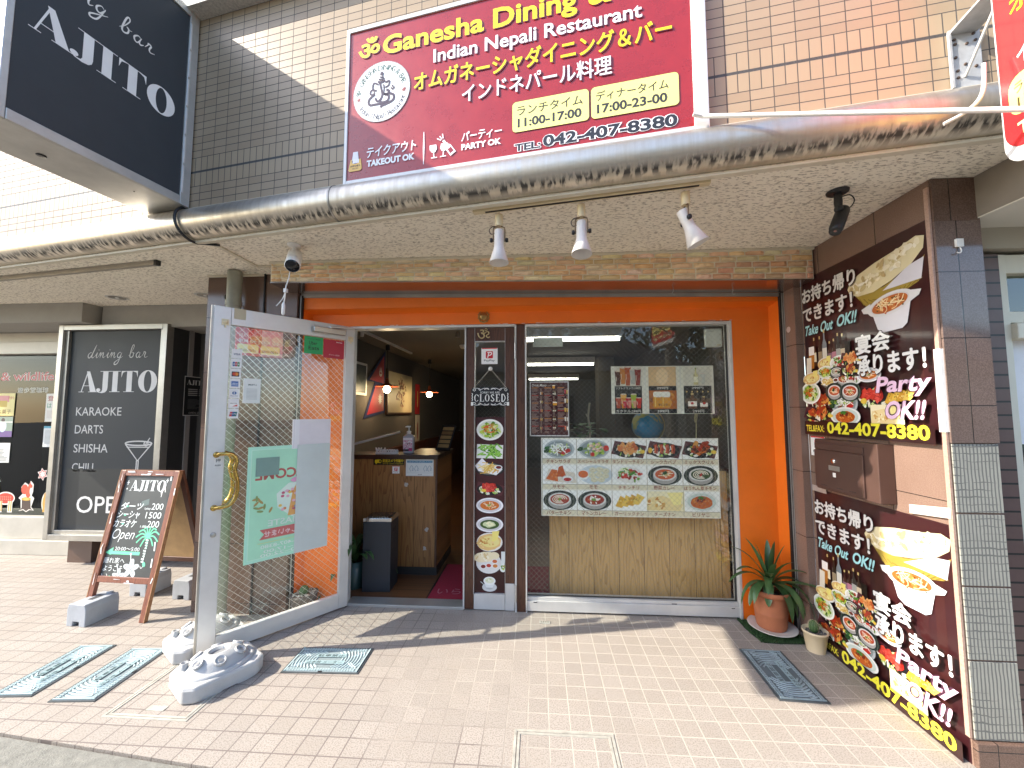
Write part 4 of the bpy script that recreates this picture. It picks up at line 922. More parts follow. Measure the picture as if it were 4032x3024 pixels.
def drinks_board(P):
    w, h = .822, .392; P.rect(0, 0, w, h, '#e6e2d2')
    for x in (.27, .552): P.rect(x, 0, .012, h, '#dedbd0')
    cols = [(.028, "ソフトドリンク:199円", "カクテル:299円"), (.303, "299円", "399円"), (.582, "299円", "299円")]
    for i, (x, a, b) in enumerate(cols):
        P.rect(x, .21, .22, .176, '#dcd6c6' if i != 1 else '#dcb98a'); P.rect(x, .004, .22, .202, '#17130f')
        P.rect(x, .195, .22, .032, '#141210'); P.text(a, x+(.008 if i == 0 else .065), .200, .2 if i == 0 else .09, .020, '#eeeae0', .02)
        P.rect(x, .004, .22, .034, '#141210'); P.text(b, x+(.008 if i == 0 else .065), .009, .2 if i == 0 else .09, .023, '#eeeae0', .02)
    for k, c in enumerate(('#4a1f16', '#c8803a', '#b5552c', '#b9b7ae', '#8a3026')): drink_glass(P, .030+k*.040, .232+.012*(k % 2), .052, .118+.018*(k % 3), c)
    r = random.Random(3)
    for k, c in enumerate(('#b5482a', '#d98a1f', '#c02a38', '#a8b83a', '#c8352a')): drink_glass(P, .032+k*.041, .046, .048, .085+.03*(k % 2), c, '#e9b25a' if k == 1 else None)
    for k in range(3): drink_glass(P, .092+k*.04, .05, .030, .055, ('#c93a4a', '#e0857a', '#d9a080')[k])
    P.rect(.303, .04, .22, .150, '#b5651f'); blobs(P, r, .41, .12, .1, .06, 20, ['#d8842a', '#8a4a18', '#e0a040'], .01, .03)
    for k in range(2): P.rrect(.335+k*.062, .05, .075, .12, .01, '#d9931a'); P.rrect(.335+k*.062, .135, .075, .046, .015, '#f2ece0'); P.rect(.348+k*.062, .06, .008, .08, '#f0c860')
    P.text("辛口(生)", .372, .060, .09, .024, '#2a1a08', .02); P.ell(.41, .30, .05, .07, '#e2c79a', 0, 12, .1, r)
    bottle(P, .66, .235, .036, .14, '#c9c08a', '#e9e6c8', '#8a9a5a'); drink_glass(P, .715, .24, .04, .085, '#c4c6ba')
    for k in range(5): bottle(P, .586+k*.042, .07, .034, .115, '#2a2622', '#5a4a38')
    for x in (.610, .705): bottle(P, x, .042, .07 if x < .65 else .06, .125 if x < .65 else .10, '#5a3a1c', '#efe9dc'); P.ell(x+.033, .085, .012, .010, '#b8281e')
sticker("cream board of drink pictures with prices hung high inside the shop window", "menu board", SM(.560, 1.571, .012), .822, .392, drinks_board, m=PRINT, name="menu_board", edge='#cfcbbb')

def drink_menu(P):
    w, h = .323, .454; P.rect(0, 0, w, h, '#e6e0dc'); P.rect(.008, .008, w-.016, h-.016, '#4a0d12'); P.text("Drink Menu", .016, .412, .118, .022, '#f2e8dc', .012, slant=.25, base=False); P.text("ドリンクメニュー", .140, .414, .08, .013, '#d8c8b8', .01)
    P.rect(.222, .012, .002, .43, '#2a0609'); r = random.Random(9)
    for cx, n in ((.016, 42), (.122, 42), (.230, 36)):
        for k in range(n):
            y = .400-k*.0091
            if k % 7 == 0: P.rect(cx, y-.001, .055, .005, '#c8382c' if k % 2 else '#d9883a')
            elif r.random() < .85: P.rect(cx, y, r.uniform(.03, .062), .0028, '#c8a090'); P.rect(cx+.072, y, .010, .0028, '#d8b8a0')
    for k in range(5):
        for j in range(2): drink_glass(P, .085+j*.011, .055+k*.072, .009, .022, r.choice(['#d98a2a', '#b8452a', '#e0d2b8', '#c8a84a']))
        drink_glass(P, .285, .05+k*.075, .014, .034, r.choice(['#d8602a', '#e0b040', '#c83a4a', '#e8e0d0'])); drink_glass(P, .302, .05+k*.075, .012, .03, r.choice(['#d8b02a', '#c05a2a', '#e8e0d0']))
        bottle(P, .19, .06+k*.07, .010, .034, r.choice(['#7a5a1c', '#2a3a1c', '#8a2a1c'])); bottle(P, .204, .06+k*.07, .010, .034, r.choice(['#7a5a1c', '#c8c0a0', '#1c1c1c']))
    for x, y in ((.188, .395), (.19, .255), (.205, .255)): P.rrect(x, y, .020, .026, .003, '#d99a2a'); P.rect(x, y+.02, .02, .008, '#f4ecdc')
sticker("dark red drink menu in a white border at the left of the shop window", "menu", SM(-.112, 1.387, .012), .323, .454, drink_menu, m=PRINT, name="menu")
sticker("blank pale card standing in for a light fixture box, high at the left of the shop window", "card", SM(-.083, 2.137, .03), .25, .078, lambda P: P.rect(0, 0, .25, .078, '#c9ccc0'), name="card")  # made-up card in place of a light fixture box behind the glass

# the two large food posters on the right pier
def bowl(P, u, v, s, tilt=0.):
    w = '#d8d6d6'
    P.poly([(u-.135*s, v-.02*s), (u+.145*s, v-.02*s), (u+.115*s, v-.15*s), (u+.08*s, v-.175*s), (u-.05*s, v-.178*s), (u-.095*s, v-.15*s)], '#dddbe0')
    P.ell(u, v, .165*s, .070*s, w, tilt); P.poly([(u-.215*s, v+.012*s), (u-.14*s, v+.035*s), (u-.13*s, v-.035*s), (u-.20*s, v-.02*s)], w); P.poly([(u+.215*s, v+.030*s), (u+.14*s, v+.045*s), (u+.13*s, v-.030*s), (u+.20*s, v-.0*s)], w)
    P.ell(u, v, .140*s, .055*s, '#cfcbca', tilt); P.ell(u, v-.002*s, .130*s, .049*s, '#b5622c', tilt)
    r = random.Random(5); blobs(P, r, u, v, .10*s, .035*s, 26, ['#c8793a', '#9a4a1e', '#d9a05a', '#b8531f'], .012*s, .03*s); strands(P, r, u, v, .09*s, .03*s, 16, ['#f0dcb0', '#ead0a0'], .05*s, .006*s)
    for k in range(7): P.ell(u+.1*s*math.cos(k*1.3), v+.035*s*math.sin(k*2.1), .006*s, .004*s, '#3a4a1e')
def naan(P):
    r = random.Random(6)
    P.poly([(.465, .87), (.55, .772), (.70, .772), (.87, .825), (.91, .95), (.87, .92), (.66, .86)], '#a08a3e')
    for k in range(13): P.stroke([(.50+k*.03, .84-.05*math.sin(k*.24)), (.53+k*.03, .79+k*.004)], .005, '#7d6a2c', smooth=False)
    P.poly([(.82, .925), (.905, .94), (.885, .835), (.66, .838)], '#d2cfd6')
    P.poly([(.415, .92), (.44, .955), (.50, .985), (.62, 1.015), (.78, 1.04), (.87, 1.062), (.915, 1.045), (.905, .985), (.84, .93), (.72, .88), (.60, .85), (.49, .855), (.43, .885)], '#ddd0a8')
    for _ in range(70):
        t = r.random(); x = .44+t*.44; y = .905+t*.115+r.uniform(-.045, .035)
        P.ell(x, y, r.uniform(.008, .030), r.uniform(.006, .016), r.choice(['#ebe0c2', '#cdbb8a', '#e6daba', '#bfa878', '#f1e9d4']), r.uniform(0, 3), 10, .2, r)
def scroll_word(P, word, u, v, w, h, col, slant=.18): P.text(word, u, v, w, h, col, .02, slant=slant)
def food_poster(P):
    w, h = .925, 1.118; r = random.Random(12)
    P.rect(0, 0, w, h, '#35171a')
    for k in range(10): P.rect(.04+k*.086, .09, .05, .92, '#3d1c1b' if k % 2 else '#3a191a')
    naan(P); bowl(P, .70, .755, .86, .12)
    out = '#241214'
    for body, u, v, ww, hh, rise in (("お持ち帰り", .012, .938, .475, .105, .0), ("できます！", .012, .800, .445, .100, .0)):
        P.text(body, u-.002, v-.004, ww+.006, hh+.006, out, .10); P.text(body, u, v, ww, hh, '#dcdbd8', .075)
    # lettering in a brush script
    P.text("Take Out", .012, .697, .27, .072, '#1d3236', .05, slant=.25); P.text("Take Out", .014, .700, .27, .072, '#a6dbe0', .025, slant=.25)
    P.text("OK!!", .315, .700, .155, .076, '#1d3236', .05, slant=.25); P.text("OK!!", .318, .703, .155, .076, '#a6dbe0', .03, slant=.25)
    # bottles, beer glasses and the table of plates
    z = P.z
    for k, (x, hh, c, lb) in enumerate(((.09, .20, '#4a2c1c', '#e8dcc0'), (.145, .20, '#332a22', '#9a8a6c'), (.185, .24, '#7f8a90', '#d8d4c8'), (.235, .15, '#4a2c24', '#8a6a7a'), (.272, .16, '#44281f', '#b87a8a'), (.308, .19, '#3a3430', '#a8a8a2'), (.345, .18, '#3a2a22', '#d0c0a2'))): bottle(P, x, .475, .036 if k != 2 else .042, hh, c, lb)
    P.poly([(.05, .46), (.10, .46), (.11, .60), (.055, .60)], '#b5742a'); P.poly([(.055, .555), (.107, .555), (.11, .615), (.056, .615)], '#efeae4'); P.poly([(.02, .40), (.07, .40), (.078, .54), (.03, .54)], '#e6dccc'); P.poly([(.38, .48), (.42, .48), (.425, .60), (.382, .60)], '#1a1210')
    pl = [('naan', .205, .455, .062, .036), ('chilli', .33, .445, .07, .042), ('tandoori', .43, .46, .07, .045), ('salad', .21, .385, .066, .038), ('spinach', .31, .375, .055, .032), ('mix', .42, .375, .062, .04), ('naan', .085, .345, .075, .04), ('fries', .24, .305, .075, .052), ('red_bowl', .36, .315, .062, .044), ('chilli', .44, .325, .06, .045), ('masala', .55, .325, .075, .038), ('salad', .06, .225, .085, .068), ('veg', .285, .225, .065, .05), ('red_bowl', .415, .215, .07, .05), ('mix', .14, .155, .10, .045), ('tikka', .56, .17, .105, .075), ('chicken_salad', .35, .135, .095, .075), ('garlic_naan', .74, .165, .09, .05), ('mix', .13, .055, .115, .05), ('biryani', .36, .035, .10, .05), ('cheese_naan', .66, .05, .075, .05), ('tikka', .70, .04, .05, .035), ('tikka', .07, .012, .06, .035)]
    for k, (kd, x, y, a, b) in enumerate(pl): P.z = z+.0008+(k % 7)*.0020; dish(P, kd, x, y*.84+.100, a*1.15, b*1.12, k)
    P.z = z+.0165
    for body, u, v, ww, hh in (("宴会", .487, .500, .225, .11), ("承ります！", .490, .372, .415, .112)):
        P.text(body, u-.002, v-.004, ww+.006, hh+.006, out, .10); P.text(body, u, v, ww, hh, '#e9e8e6', .075)
    P.rect(0, 0, w, .092, '#2a1214')
    P.text("TEL&FAX:", .012, .022, .175, .044, '#e3d640', .025); P.text("042-407-8380", .212, .012, .690, .082, '#3a2a10', .055); P.text("042-407-8380", .215, .015, .685, .078, '#ece23c', .03)
    for dx, c, bo in ((-.004, '#4a2a3a', .06), (0, '#ecc6e0', .03)):
        P.text("Party", .600+dx, .238, .31, .115, c, bo, slant=.22); P.text("OK!!", .650+dx, .118, .225, .100, c, bo, slant=.22)
sticker("upper dark food and party poster on the right pier, above the letterbox", "poster", WM(-.309, 1.428, 1.898), .925, 1.118, food_poster, group=None, m=VINYL, name="poster", edge='#35171a')
sticker("lower food and party poster standing on the pavement, under the letterbox", "poster", WM(-.322, .0, 1.898), .930, 1.05, lambda P: (food_poster(P), [P.v.__setitem__(i, (x, y*.939, z)) for i, (x, y, z) in enumerate(P.v)]), m=VINYL, name="poster", edge='#35171a')
g = G(); g.box(1.8855, 1.8875, -.455, -.322, 1.035, 1.075); tag(g.build("tape_strip", mat("clear_tape", (.42, .35, .31), .25, var=.3)), "greyish tape strip on the brown wall at the top left of the lower poster", "tape")
g = G(); g.hexa([(1.8855, -1.05, 1.06), (1.8875, -1.05, 1.06), (1.8875, -1.258, 1.085), (1.8855, -1.258, 1.085)][::-1], [(1.8855, -1.05, 1.105), (1.8875, -1.05, 1.105), (1.8875, -1.258, 1.135), (1.8855, -1.258, 1.135)][::-1]); tag(g.build("tape_strip", mat("pale_tape", (.66, .56, .50), .3, var=.2)), "pale shiny tape along the top right of the lower poster", "tape")
def letterbox():
    t = thing("letterbox", "brown steel letterbox on the tiled wall between the two food posters", "letterbox", frame((1.898, -.478, 1.083), (0, -1, 0), (0, 0, 1)))
    m = mat("brown_enamel", (.105, .058, .046), .35, .3, var=.08)
    g = G(); g.box(0, .49, 0, .325, .0, .085); g.build("body", m, t, .004); g = G(); g.box(.006, .40, .012, .255, .0855, .096); g.build("door", m, t, .003); g = G(); g.box(.006, .40, .262, .30, .0855, .093); g.build("slot_flap", m, t, .003)
    g = G(); g.lathe([(.015, 0), (.015, .008), (.001, .008)], 20, Matrix.Translation((.18, .195, .096))); g.box(.178, .182, .188, .202, .104, .105); g.build("lock", CHROME, t)
    g = G(); g.box(.135, .225, .135, .165, .096, .099); g.build("name_frame", DALU, t, .002); g = G(); g.box(.165, .19, .095, .122, .096, .0965); g.build("label_sticker", mat("sheet_e8e6e2", '#e8e6e2', .5), t)
    g = G(); g.box(.06, .11, .0305, .0335, .096, .0965); g.box(.19, .24, .0305, .0335, .096, .0965); g.box(.29, .34, .0305, .0335, .096, .0965); split_build(g, "drain_slit", BLACK, t)
letterbox()
# ------------------------------------------------------------------ shop signs on the facade
def didone(P, u, v, w, h, c):
    """fat-face capitals  A J I T O  drawn as hairlines and heavy stems; total advance 1.0"""
    X = lambda a: u+a*w; Y = lambda b: v+b*h; hl = .024
    def q(*p): P.poly([(X(a), Y(b)) for a, b in p], c)
    def ser(a0, a1, b): q((a0, b), (a1, b), (a1, b+hl), (a0, b+hl))
    q((.028, 0), (.040, 0), (.112, .93), (.103, .99)); q((.092, 1), (.132, 1), (.228, 0), (.150, 0)); ser(.0, .068, 0); ser(.125, .248, 0); q((.050, .29), (.160, .29), (.157, .315), (.052, .315))
    q((.305, .20), (.372, .20), (.372, 1), (.305, 1)); ser(.268, .405, 1-hl)
    q((.372, .20), (.366, .08), (.345, -.01), (.305, -.05), (.255, -.02), (.232, .07), (.238, .12), (.250, .05), (.272, .0), (.295, .02), (.305, .10), (.305, .20)); P.ell(X(.255), Y(.10), .026*w, .085*h, c)
    q((.430, 0), (.497, 0), (.497, 1), (.430, 1)); ser(.398, .530, 0); ser(.398, .530, 1-hl)
    q((.612, 0), (.680, 0), (.680, 1), (.612, 1)); ser(.578, .714, 0); ser(.542, .750, 1-hl); q((.542, 1-hl), (.600, 1-hl), (.560, .92), (.542, .68)); q((.750, 1-hl), (.692, 1-hl), (.732, .92), (.750, .68))
    o = []; i = []; n = 40
    for k in range(n+1):
        a = 2*math.pi*k/n; o.append((X(.880+.120*math.cos(a)), Y(.5+.53*math.sin(a)))); i.append((X(.880+.047*math.cos(a)), Y(.5+.49*math.sin(a))))
    P.add(o+i, [(k, k+1, n+2+k, n+1+k) for k in range(n)], c)
SCRIPT = {  # copperplate-like strokes on a unit em, advance last
 'd': ([[(.42, .40), (.30, .44), (.12, .28), (.10, .08), (.22, .02), (.40, .22), (.62, .62), (.80, 1.05)], [(.80, 1.05), (.58, .60), (.42, .15), (.50, .02), (.66, .14)]], .60),
 'i': ([[(.0, .12), (.16, .30), (.24, .42), (.16, .16), (.20, .02), (.36, .14)], [(.34, .62), (.37, .66)]], .32),
 'n': ([[(-.02, .12), (.10, .36), (.18, .40), (.10, .0)], [(.12, .10), (.30, .38), (.40, .40), (.36, .16), (.40, .02), (.56, .14)]], .54),
 'g': ([[(.38, .36), (.26, .44), (.08, .26), (.10, .06), (.24, .04), (.40, .30), (.44, .42)], [(.44, .42), (.30, .0), (.10, -.42), (-.14, -.52), (-.16, -.36), (.16, -.12), (.56, .14)]], .56),
 'b': ([[(.0, .14), (.22, .40), (.44, .84), (.40, 1.02), (.28, .86), (.12, .20), (.20, .02), (.38, .12), (.42, .36), (.34, .42), (.42, .34), (.58, .38)]], .54),
 'a': ([[(.38, .36), (.26, .44), (.08, .26), (.10, .06), (.24, .04), (.42, .42)], [(.42, .42), (.32, .14), (.38, .02), (.54, .14)]], .52),
 'r': ([[(.0, .12), (.14, .36), (.16, .46), (.30, .40), (.22, .16), (.28, .02), (.50, .10)]], .44)}
def script(P, word, u, v, h, c, wt=.07, sx=1.0, trk=0.):
    x = u
    for ch in word:
        if ch == ' ': x += .42*h*sx; continue
        ps, adv = SCRIPT[ch]
        for p in ps: P.stroke([(x+a*h*sx, v+b*h) for a, b in p], wt*h, c, k=7, taper=len(p) > 2)
        x += (adv+trk)*h*sx

def main_sign():
    w, h = 1.925, .945
    t = thing("restaurant_sign", "wide red restaurant sign with yellow and white lettering on the tiled wall", "sign", frame(fp(.072, .03, 2.937), FD, (0, 0, 1)))
    g = G(); g.box(0, w, 0, h, -.028, -.002); g.build("panel", mat("red_sign_vinyl", (.33, .015, .013), .28, var=.14, vscale=7, bump=.12, bscale=14, coat=.3), t)
    g = G(); g.box(-.012, .008, -.012, h+.02, -.03, .006); g.box(w-.016, w+.05, -.012, h+.02, -.03, .006); g.box(.008, w-.016, -.012, .008, -.03, .006); g.box(.008, w-.016, h-.006, h+.02, -.03, .006); g.build("frame", WALU, t, .002)
    S = -.072; Z = -2.937; Y = '#f6dc10'; W = '#f2f0f0'; SH = '#5a0c0e'
    def line(body, s0, s1, z, hh, c, bold, base=True, rise=0., name="lettering", sh=True, slant=0.):
        P = Pic(.0012)
        if sh: P.text(body, s0+S+.006, z+Z-.006, s1-s0, hh, SH, bold, base, rise=rise, slant=slant)
        P.text(body, s0+S, z+Z, s1-s0, hh, c, bold, base, rise=rise, slant=slant); P.build(name, t, VINYL)
    line("ॐ", .138, .282, 3.697, .125, Y, .02, False, name="om_symbol")
    line("Ganesha", .302, .927, 3.694, .112, Y, .026); line("Dining", .980, 1.438, 3.694, .112, Y, .026); line("& Bar", 1.495, 1.895, 3.694, .112, Y, .026)
    line("Indian Nepali Restaurant", .627, 1.758, 3.572, .078, W, .018, rise=-.006)
    line("オムガネーシャダイニング＆バー", .510, 1.893, 3.418, .112, Y, .045, False, rise=.0); line("インドネパール料理", .803, 1.605, 3.292, .103, W, .03, False)
    for s0, a, b in ((1.089, "ランチタイム", "11:00-17:00"), (1.501, "ディナータイム", "17:00-23-00")):
        P = Pic(.0012); P.rrect(s0+S-.002, 3.067+Z, .404 if s0 < 1.2 else .42, .172, .022, '#6a5a20'); P.rrect(s0+S, 3.069+Z, .400 if s0 < 1.2 else .416, .168, .021, '#f0e98a')
        P.text(a, s0+S+.025, 3.160+Z, .345, .052, '#3b3528', .025); P.text(b, s0+S+.028, 3.092+Z, .335, .050, '#35302a', .028); P.build("opening_hours", t, VINYL)
    P = Pic(.0012)
    for c, bo, d in ((W, .09, .003), ('#2a2624', .035, 0)):
        P.text("TEL:", 1.100+S-d, 2.962+Z-d, .14+2*d, .040+2*d, c, bo); P.text("042-407-8380", 1.252+S-d, 2.962+Z-d, .655+2*d, .064+2*d, c, bo)
    P.build("telephone_number", t, VINYL)
    P = Pic(.0012); P.text("テイクアウト", .210+S, 3.068+Z, .315, .062, W, .05, slant=.1); P.text("TAKEOUT OK", .214+S, 3.012+Z, .306, .040, W, .05)
    P.build("service_lettering", t, VINYL); P = Pic(.0012)
    P.text("パーティー", .800+S, 3.066+Z, .226, .056, W, .05, slant=.1); P.text("PARTY OK", .800+S, 3.018+Z, .226, .036, W, .045); P.build("service_lettering", t, VINYL); P = Pic(.0012); P.poly([(.573+S, 2.975+Z), (.577+S, 2.975+Z), (.580+S, 3.07+Z), (.577+S, 3.165+Z), (.573+S, 3.165+Z), (.570+S, 3.07+Z)], W)
    P.build("divider_stroke", t, VINYL)
    # take-away bag held by a hand, glasses and bottle
    P = Pic(.0012); u, v = .094+S, 3.000+Z
    P.poly([(u-.002, v+.01), (u+.006, v), (u+.078, v), (u+.088, v+.012), (u+.080, v+.072), (u+.012, v+.072)], '#e8b43a'); P.ell(u+.044, v+.062, .024, .018, '#5a0c12'); P.poly([(u+.022, v+.068), (u+.028, v+.118), (u+.060, v+.118), (u+.066, v+.068)], '#e6e2e4')
    for k in range(4): P.rrect(u+.026+k*.0105, v+.048, .010, .026, .004, '#f2eef0')
    P.text("お持ち帰り", u+.012, v+.026, .064, .012, '#6a3a10', .02); P.text("TAKE OUT", u+.022, v+.012, .044, .007, '#6a3a10', .01); P.build("bag_picture", t, VINYL)
    P = Pic(.0012)
    for q, tl in ((.615, -.10), (.668, .10)):
        x = q+S; y = 3.0+Z; sk = lambda a, b: (x+a+tl*b, y+b)
        P.poly([sk(.004, .078), sk(.044, .078), sk(.046, .052), sk(.034, .034), sk(.014, .034), sk(.002, .052)], W); P.poly([sk(.021, .034), sk(.027, .034), sk(.027, .004), sk(.021, .004)], W); P.poly([sk(.006, 0), sk(.042, 0), sk(.042, .006), sk(.006, .006)], W)
    ca, sa = math.cos(R(35)), math.sin(R(35)); rt = lambda a, b: (.752+S+a*ca-b*sa, 3.008+Z+a*sa+b*ca)
    P.poly([rt(-.018, 0), rt(.02, 0), rt(.02, .055), rt(.008, .075), rt(.008, .105), rt(-.006, .105), rt(-.006, .075), rt(-.018, .055)], W); P.poly([rt(-.010, .012), rt(.014, .012), rt(.014, .044), rt(-.010, .044)], '#8a1016')
    for a in (-.02, 0, .02): P.stroke([rt(a*.4, .115), rt(a, .140)], .006, W, smooth=False)
    P.build("glasses_picture", t, VINYL)
    # round emblem
    P = Pic(.0012); cu, cv, r = .298+S, 3.463+Z, .186
    P.ell(cu, cv, r, r, '#e9e7e4', n=64); P.ring(cu, cv, r*.955, .0025, '#9a948e'); P.ring(cu, cv, r*.66, .004, '#8f8680'); P.ring(cu, cv, r*.99, .002, '#3a3a36')
    P.arc_text("GANESHA DINING & BAR", cu, cv, r*.80, 152, 14, .033, '#1d4a34', .008); P.arc_text("Indian / Nepali Restaurant", cu, cv, r*.81, 212, 338, .032, '#2a2a34', .004, True)
    for a in (190, 354):
        for k in range(8): P.stroke([(cu+r*.8*math.cos(R(a)), cv+r*.8*math.sin(R(a))), (cu+r*.8*math.cos(R(a))+.016*math.cos(R(k*45)), cv+r*.8*math.sin(R(a))+.016*math.sin(R(k*45)))], .004, '#9a4a3a', smooth=False)
    P.text("ॐ", cu-r*.92, cv+.0, .036, .034, '#2d5a44', .01)
    k = '#3b2430'; q = lambda *p: [(cu+a*r, cv+b*r) for a, b in p]
    for pts, wd in ((((-.06, .34), (.0, .10), (.04, -.12), (-.02, -.28), (-.14, -.30), (-.20, -.18)), .012), (((.08, .22), (.10, .02), (.02, -.18), (-.08, -.30)), .008), (((.18, .02), (.28, -.04), (.20, -.14), (.10, -.10), (.26, -.18), (.24, -.34), (.06, -.38), (-.05, -.32)), .014),
                    (((-.22, -.06), (-.42, -.20), (-.40, -.38), (-.18, -.40), (.02, -.42), (.0, -.54)), .014), (((.30, -.12), (.44, -.20), (.42, -.36), (.22, -.44), (.02, -.48)), .014), (((-.10, .24), (-.26, .32), (-.30, .16), (-.22, .04)), .010), (((-.16, .05), (-.34, .10), (-.38, -.02), (-.26, -.06), (-.24, .02)), .010), (((.14, .26), (.28, .30), (.26, .16), (.14, .10)), .010),
                    (((-.12, .34), (.02, .30), (.14, .34)), .012), (((-.09, .42), (.02, .38), (.11, .42)), .010), (((-.05, .49), (.02, .46), (.07, .49)), .010), (((-.04, .56), (.02, .62), (.05, .56), (.0, .53)), .010), (((-.03, .12), (.02, .15)), .008), (((.34, .06), (.40, .0), (.47, .06)), .008)): P.stroke(q(*pts), wd, k)
    P.ell(cu+.40*r, cv+.10*r, .006, .006, k); P.build("round_emblem", t, VINYL)
main_sign()

BOARD = mat("dark_slate_sign_face", (.042, .047, .052), .45, spec=.25, var=.06)
def projecting_sign():
    # face plane at s=-1.14 looking along +s; local u runs from the outer end to the wall
    t = thing("projecting_sign", "big dark slate box sign jutting out from the wall at upper left with white lettering", "sign", frame(fp(-1.14, .865, 2.948), FN, (0, 0, 1)))
    w, h, d = .855, 1.36, .36
    fr = mat("sign_box_metal", (.50, .49, .46), .4, .55, var=.16, vscale=6)
    g = G(); g.box(0, w, 0, h, -d, -.010); g.build("box", fr, t, .003)
    g = G(); g.box(.030, w-.062, .058, h-.05, -.0095, -.004); g.build("face", BOARD, t)
    g = G(); g.box(0, .028, 0, h, -.0095, .004); g.box(w-.06, w, 0, h, -.0095, .004); g.box(.0285, w-.0605, 0, .055, -.0095, .006); g.box(.0285, w-.0605, h-.048, h, -.0095, .006); g.build("frame", fr, t, .003)
    g = G()
    for k in range(6): g.box(w-.058, w-.046, .08+k*.2, .265+k*.2, .0042, .009)
    split_build(g, "clip", WALU, t, bev=.002)
    g = G(); g.lathe([(.004, 0), (.004, .002)], 10, Matrix.Translation((.62, -.0005, -.12)) @ Matrix.Rotation(R(90), 4, 'X')); g.lathe([(.02, 0), (.02, .003), (.001, .003)], 16, Matrix.Translation((.25, -.0005, -.2)) @ Matrix.Rotation(R(90), 4, 'X')); split_build(g, "drain_plug", BLACK, t)
    U = .865
    P = Pic(-.0036); didone(P, U-.789, 3.464-2.948, .66, .165, '#e2e0dc'); P.build("lettering", t, PRINT)
    P = Pic(-.0036); script(P, "dining bar", U-.842, 3.795-2.948, .108, '#dcd9d2', .085, .98, .08); P.build("script_lettering", t, PRINT)
projecting_sign()

def right_sign():
    t = thing("projecting_sign", "red rounded box sign hanging from a steel bracket at upper right", "sign", frame(fp(3.0, .19, 2.53), -FN, (0, 0, 1)))
    w, h = .62, 1.25
    def rr(x0, y0, x1, y1, r, n=8):
        p = []
        for cx, cy, a in ((x1-r, y0+r, -90), (x1-r, y1-r, 0), (x0+r, y1-r, 90), (x0+r, y0+r, 180)):
            for k in range(n+1): q = R(a+90*k/n); p.append((cx+r*math.cos(q), cy+r*math.sin(q)))
        return p
    rim = mat("white_sign_rim", (.72, .71, .70), .3, .1)
    g = G(); g.prism(rr(-.012, -.055, w+.012, h, .085), -.20, -.004); g.build("rim", rim, t, .006)
    g = G(); g.prism(rr(.0, .0, w, h-.01, .075), -.203, .0); g.build("face", mat("red_sign_acrylic", (.66, .025, .030), .22, var=.05, coat=.5), t, .003)
    for side in (0, 1):
        Y = '#f4e684'; W = '#f4efee'; ML = frame((w, 0, -.203), (-1, 0, 0), (0, 1, 0)) if side else None
        P = Pic(.0005); P.text("インドネパール料理", .07, .285, .48, .085, W, .035); P.build("lettering", t, VINYL, ML); P = Pic(.0005); P.text("ॐ Ganesha", .09, .62, .44, .09, '#f2dc2a', .03); P.build("lettering", t, VINYL, ML); P = Pic(.0005); P.text("オムガネーシャ", .06, .48, .50, .08, '#f2dc2a', .035)
        P.build("lettering", t, VINYL, ML)
        for x, a, b in ((.028, "ランチタイム", "11:00-17:00"), (.325, "ディナータイム", "17:00-23:00")):
            P = Pic(.0005); P.rrect(x, .115, .272, .145, .045, Y); P.text(a, x+.022, .195, .228, .040, '#4a3a1a', .02); P.text(b, x+.030, .138, .21, .040, '#4a3a1a', .025); P.build("opening_hours", t, VINYL, ML)
        P = Pic(.0005); P.text("TEL: 042-407-8380", .050, .040, .52, .048, '#f2ecb0', .03); P.build("telephone_number", t, VINYL, ML)
    b = thing("sign_bracket", "drilled grey steel wall plate and arm carrying the red box sign", "bracket", frame(fp(2.99, .0, 2.942), FD, (0, 0, 1)))
    m = mat("painted_steel_bracket", (.50, .51, .52), .5, .35, var=.18, vscale=20)
    g = G(); g.box(0, .108, 0, .252, .004, .012); g.build("wall_plate", m, b, .001)
    g = G(); g.box(-.004, .004, 0, .255, .012, .022); g.box(0, .10, .245, .252, .012, .20); g.hexa([(0, .24, .012), (.10, .24, .012), (.10, .244, .20), (0, .244, .20)][::-1], [(0, .2449, .012), (.10, .2449, .012), (.10, .2449, .20), (0, .2449, .20)][::-1]); g.build("arm", m, b)
    g = G(); g.tube([(.045, .045, .014), (.05, .26, .195)], .0055, 8); g.build("stay", WALU, b)
    g = G()
    for x, y in ((.018, .215), (.085, .23), (.02, .195), (.06, .19), (.09, .20), (.018, .135), (.05, .10), (.085, .085), (.022, .075), (.022, .045)): g.lathe([(.006, 0), (.006, .004), (.001, .004)], 8, Matrix.Translation((x, y, .012)))
    split_build(g, "bolt", mat("rusty_bolt", (.10, .07, .055), .7, .4), b)
    p = thing("stay_pole", "long thin white pole running from the tiled wall out to the red box sign", "pole", (0, 0, 0))
    a = fp(2.013, .06, 2.968); e = Vector((1.625, -1.88, 2.623)); g = G(); g.tube([a, e, e+(e-a).normalized()*.25], .0095, 12); g.build("tube", WHITE, p)
    g = G(); g.tube([a+Vector((-.045, .0, .012)), a+Vector((.0, .0, .0))], .010, 4); g.build("end_lug", WHITE, p)
    g = G(); c = fp(2.88, .20, 2.70); g.tube(smooth_path([fp(2.84, .165, 2.70), fp(2.90, .19, 2.725), fp(2.94, .20, 2.78), fp(2.96, .19, 2.90)], 6), .007, 8); o = g.build("cable", mat("pale_cable", (.62, .62, .58), .5), p)
right_sign()

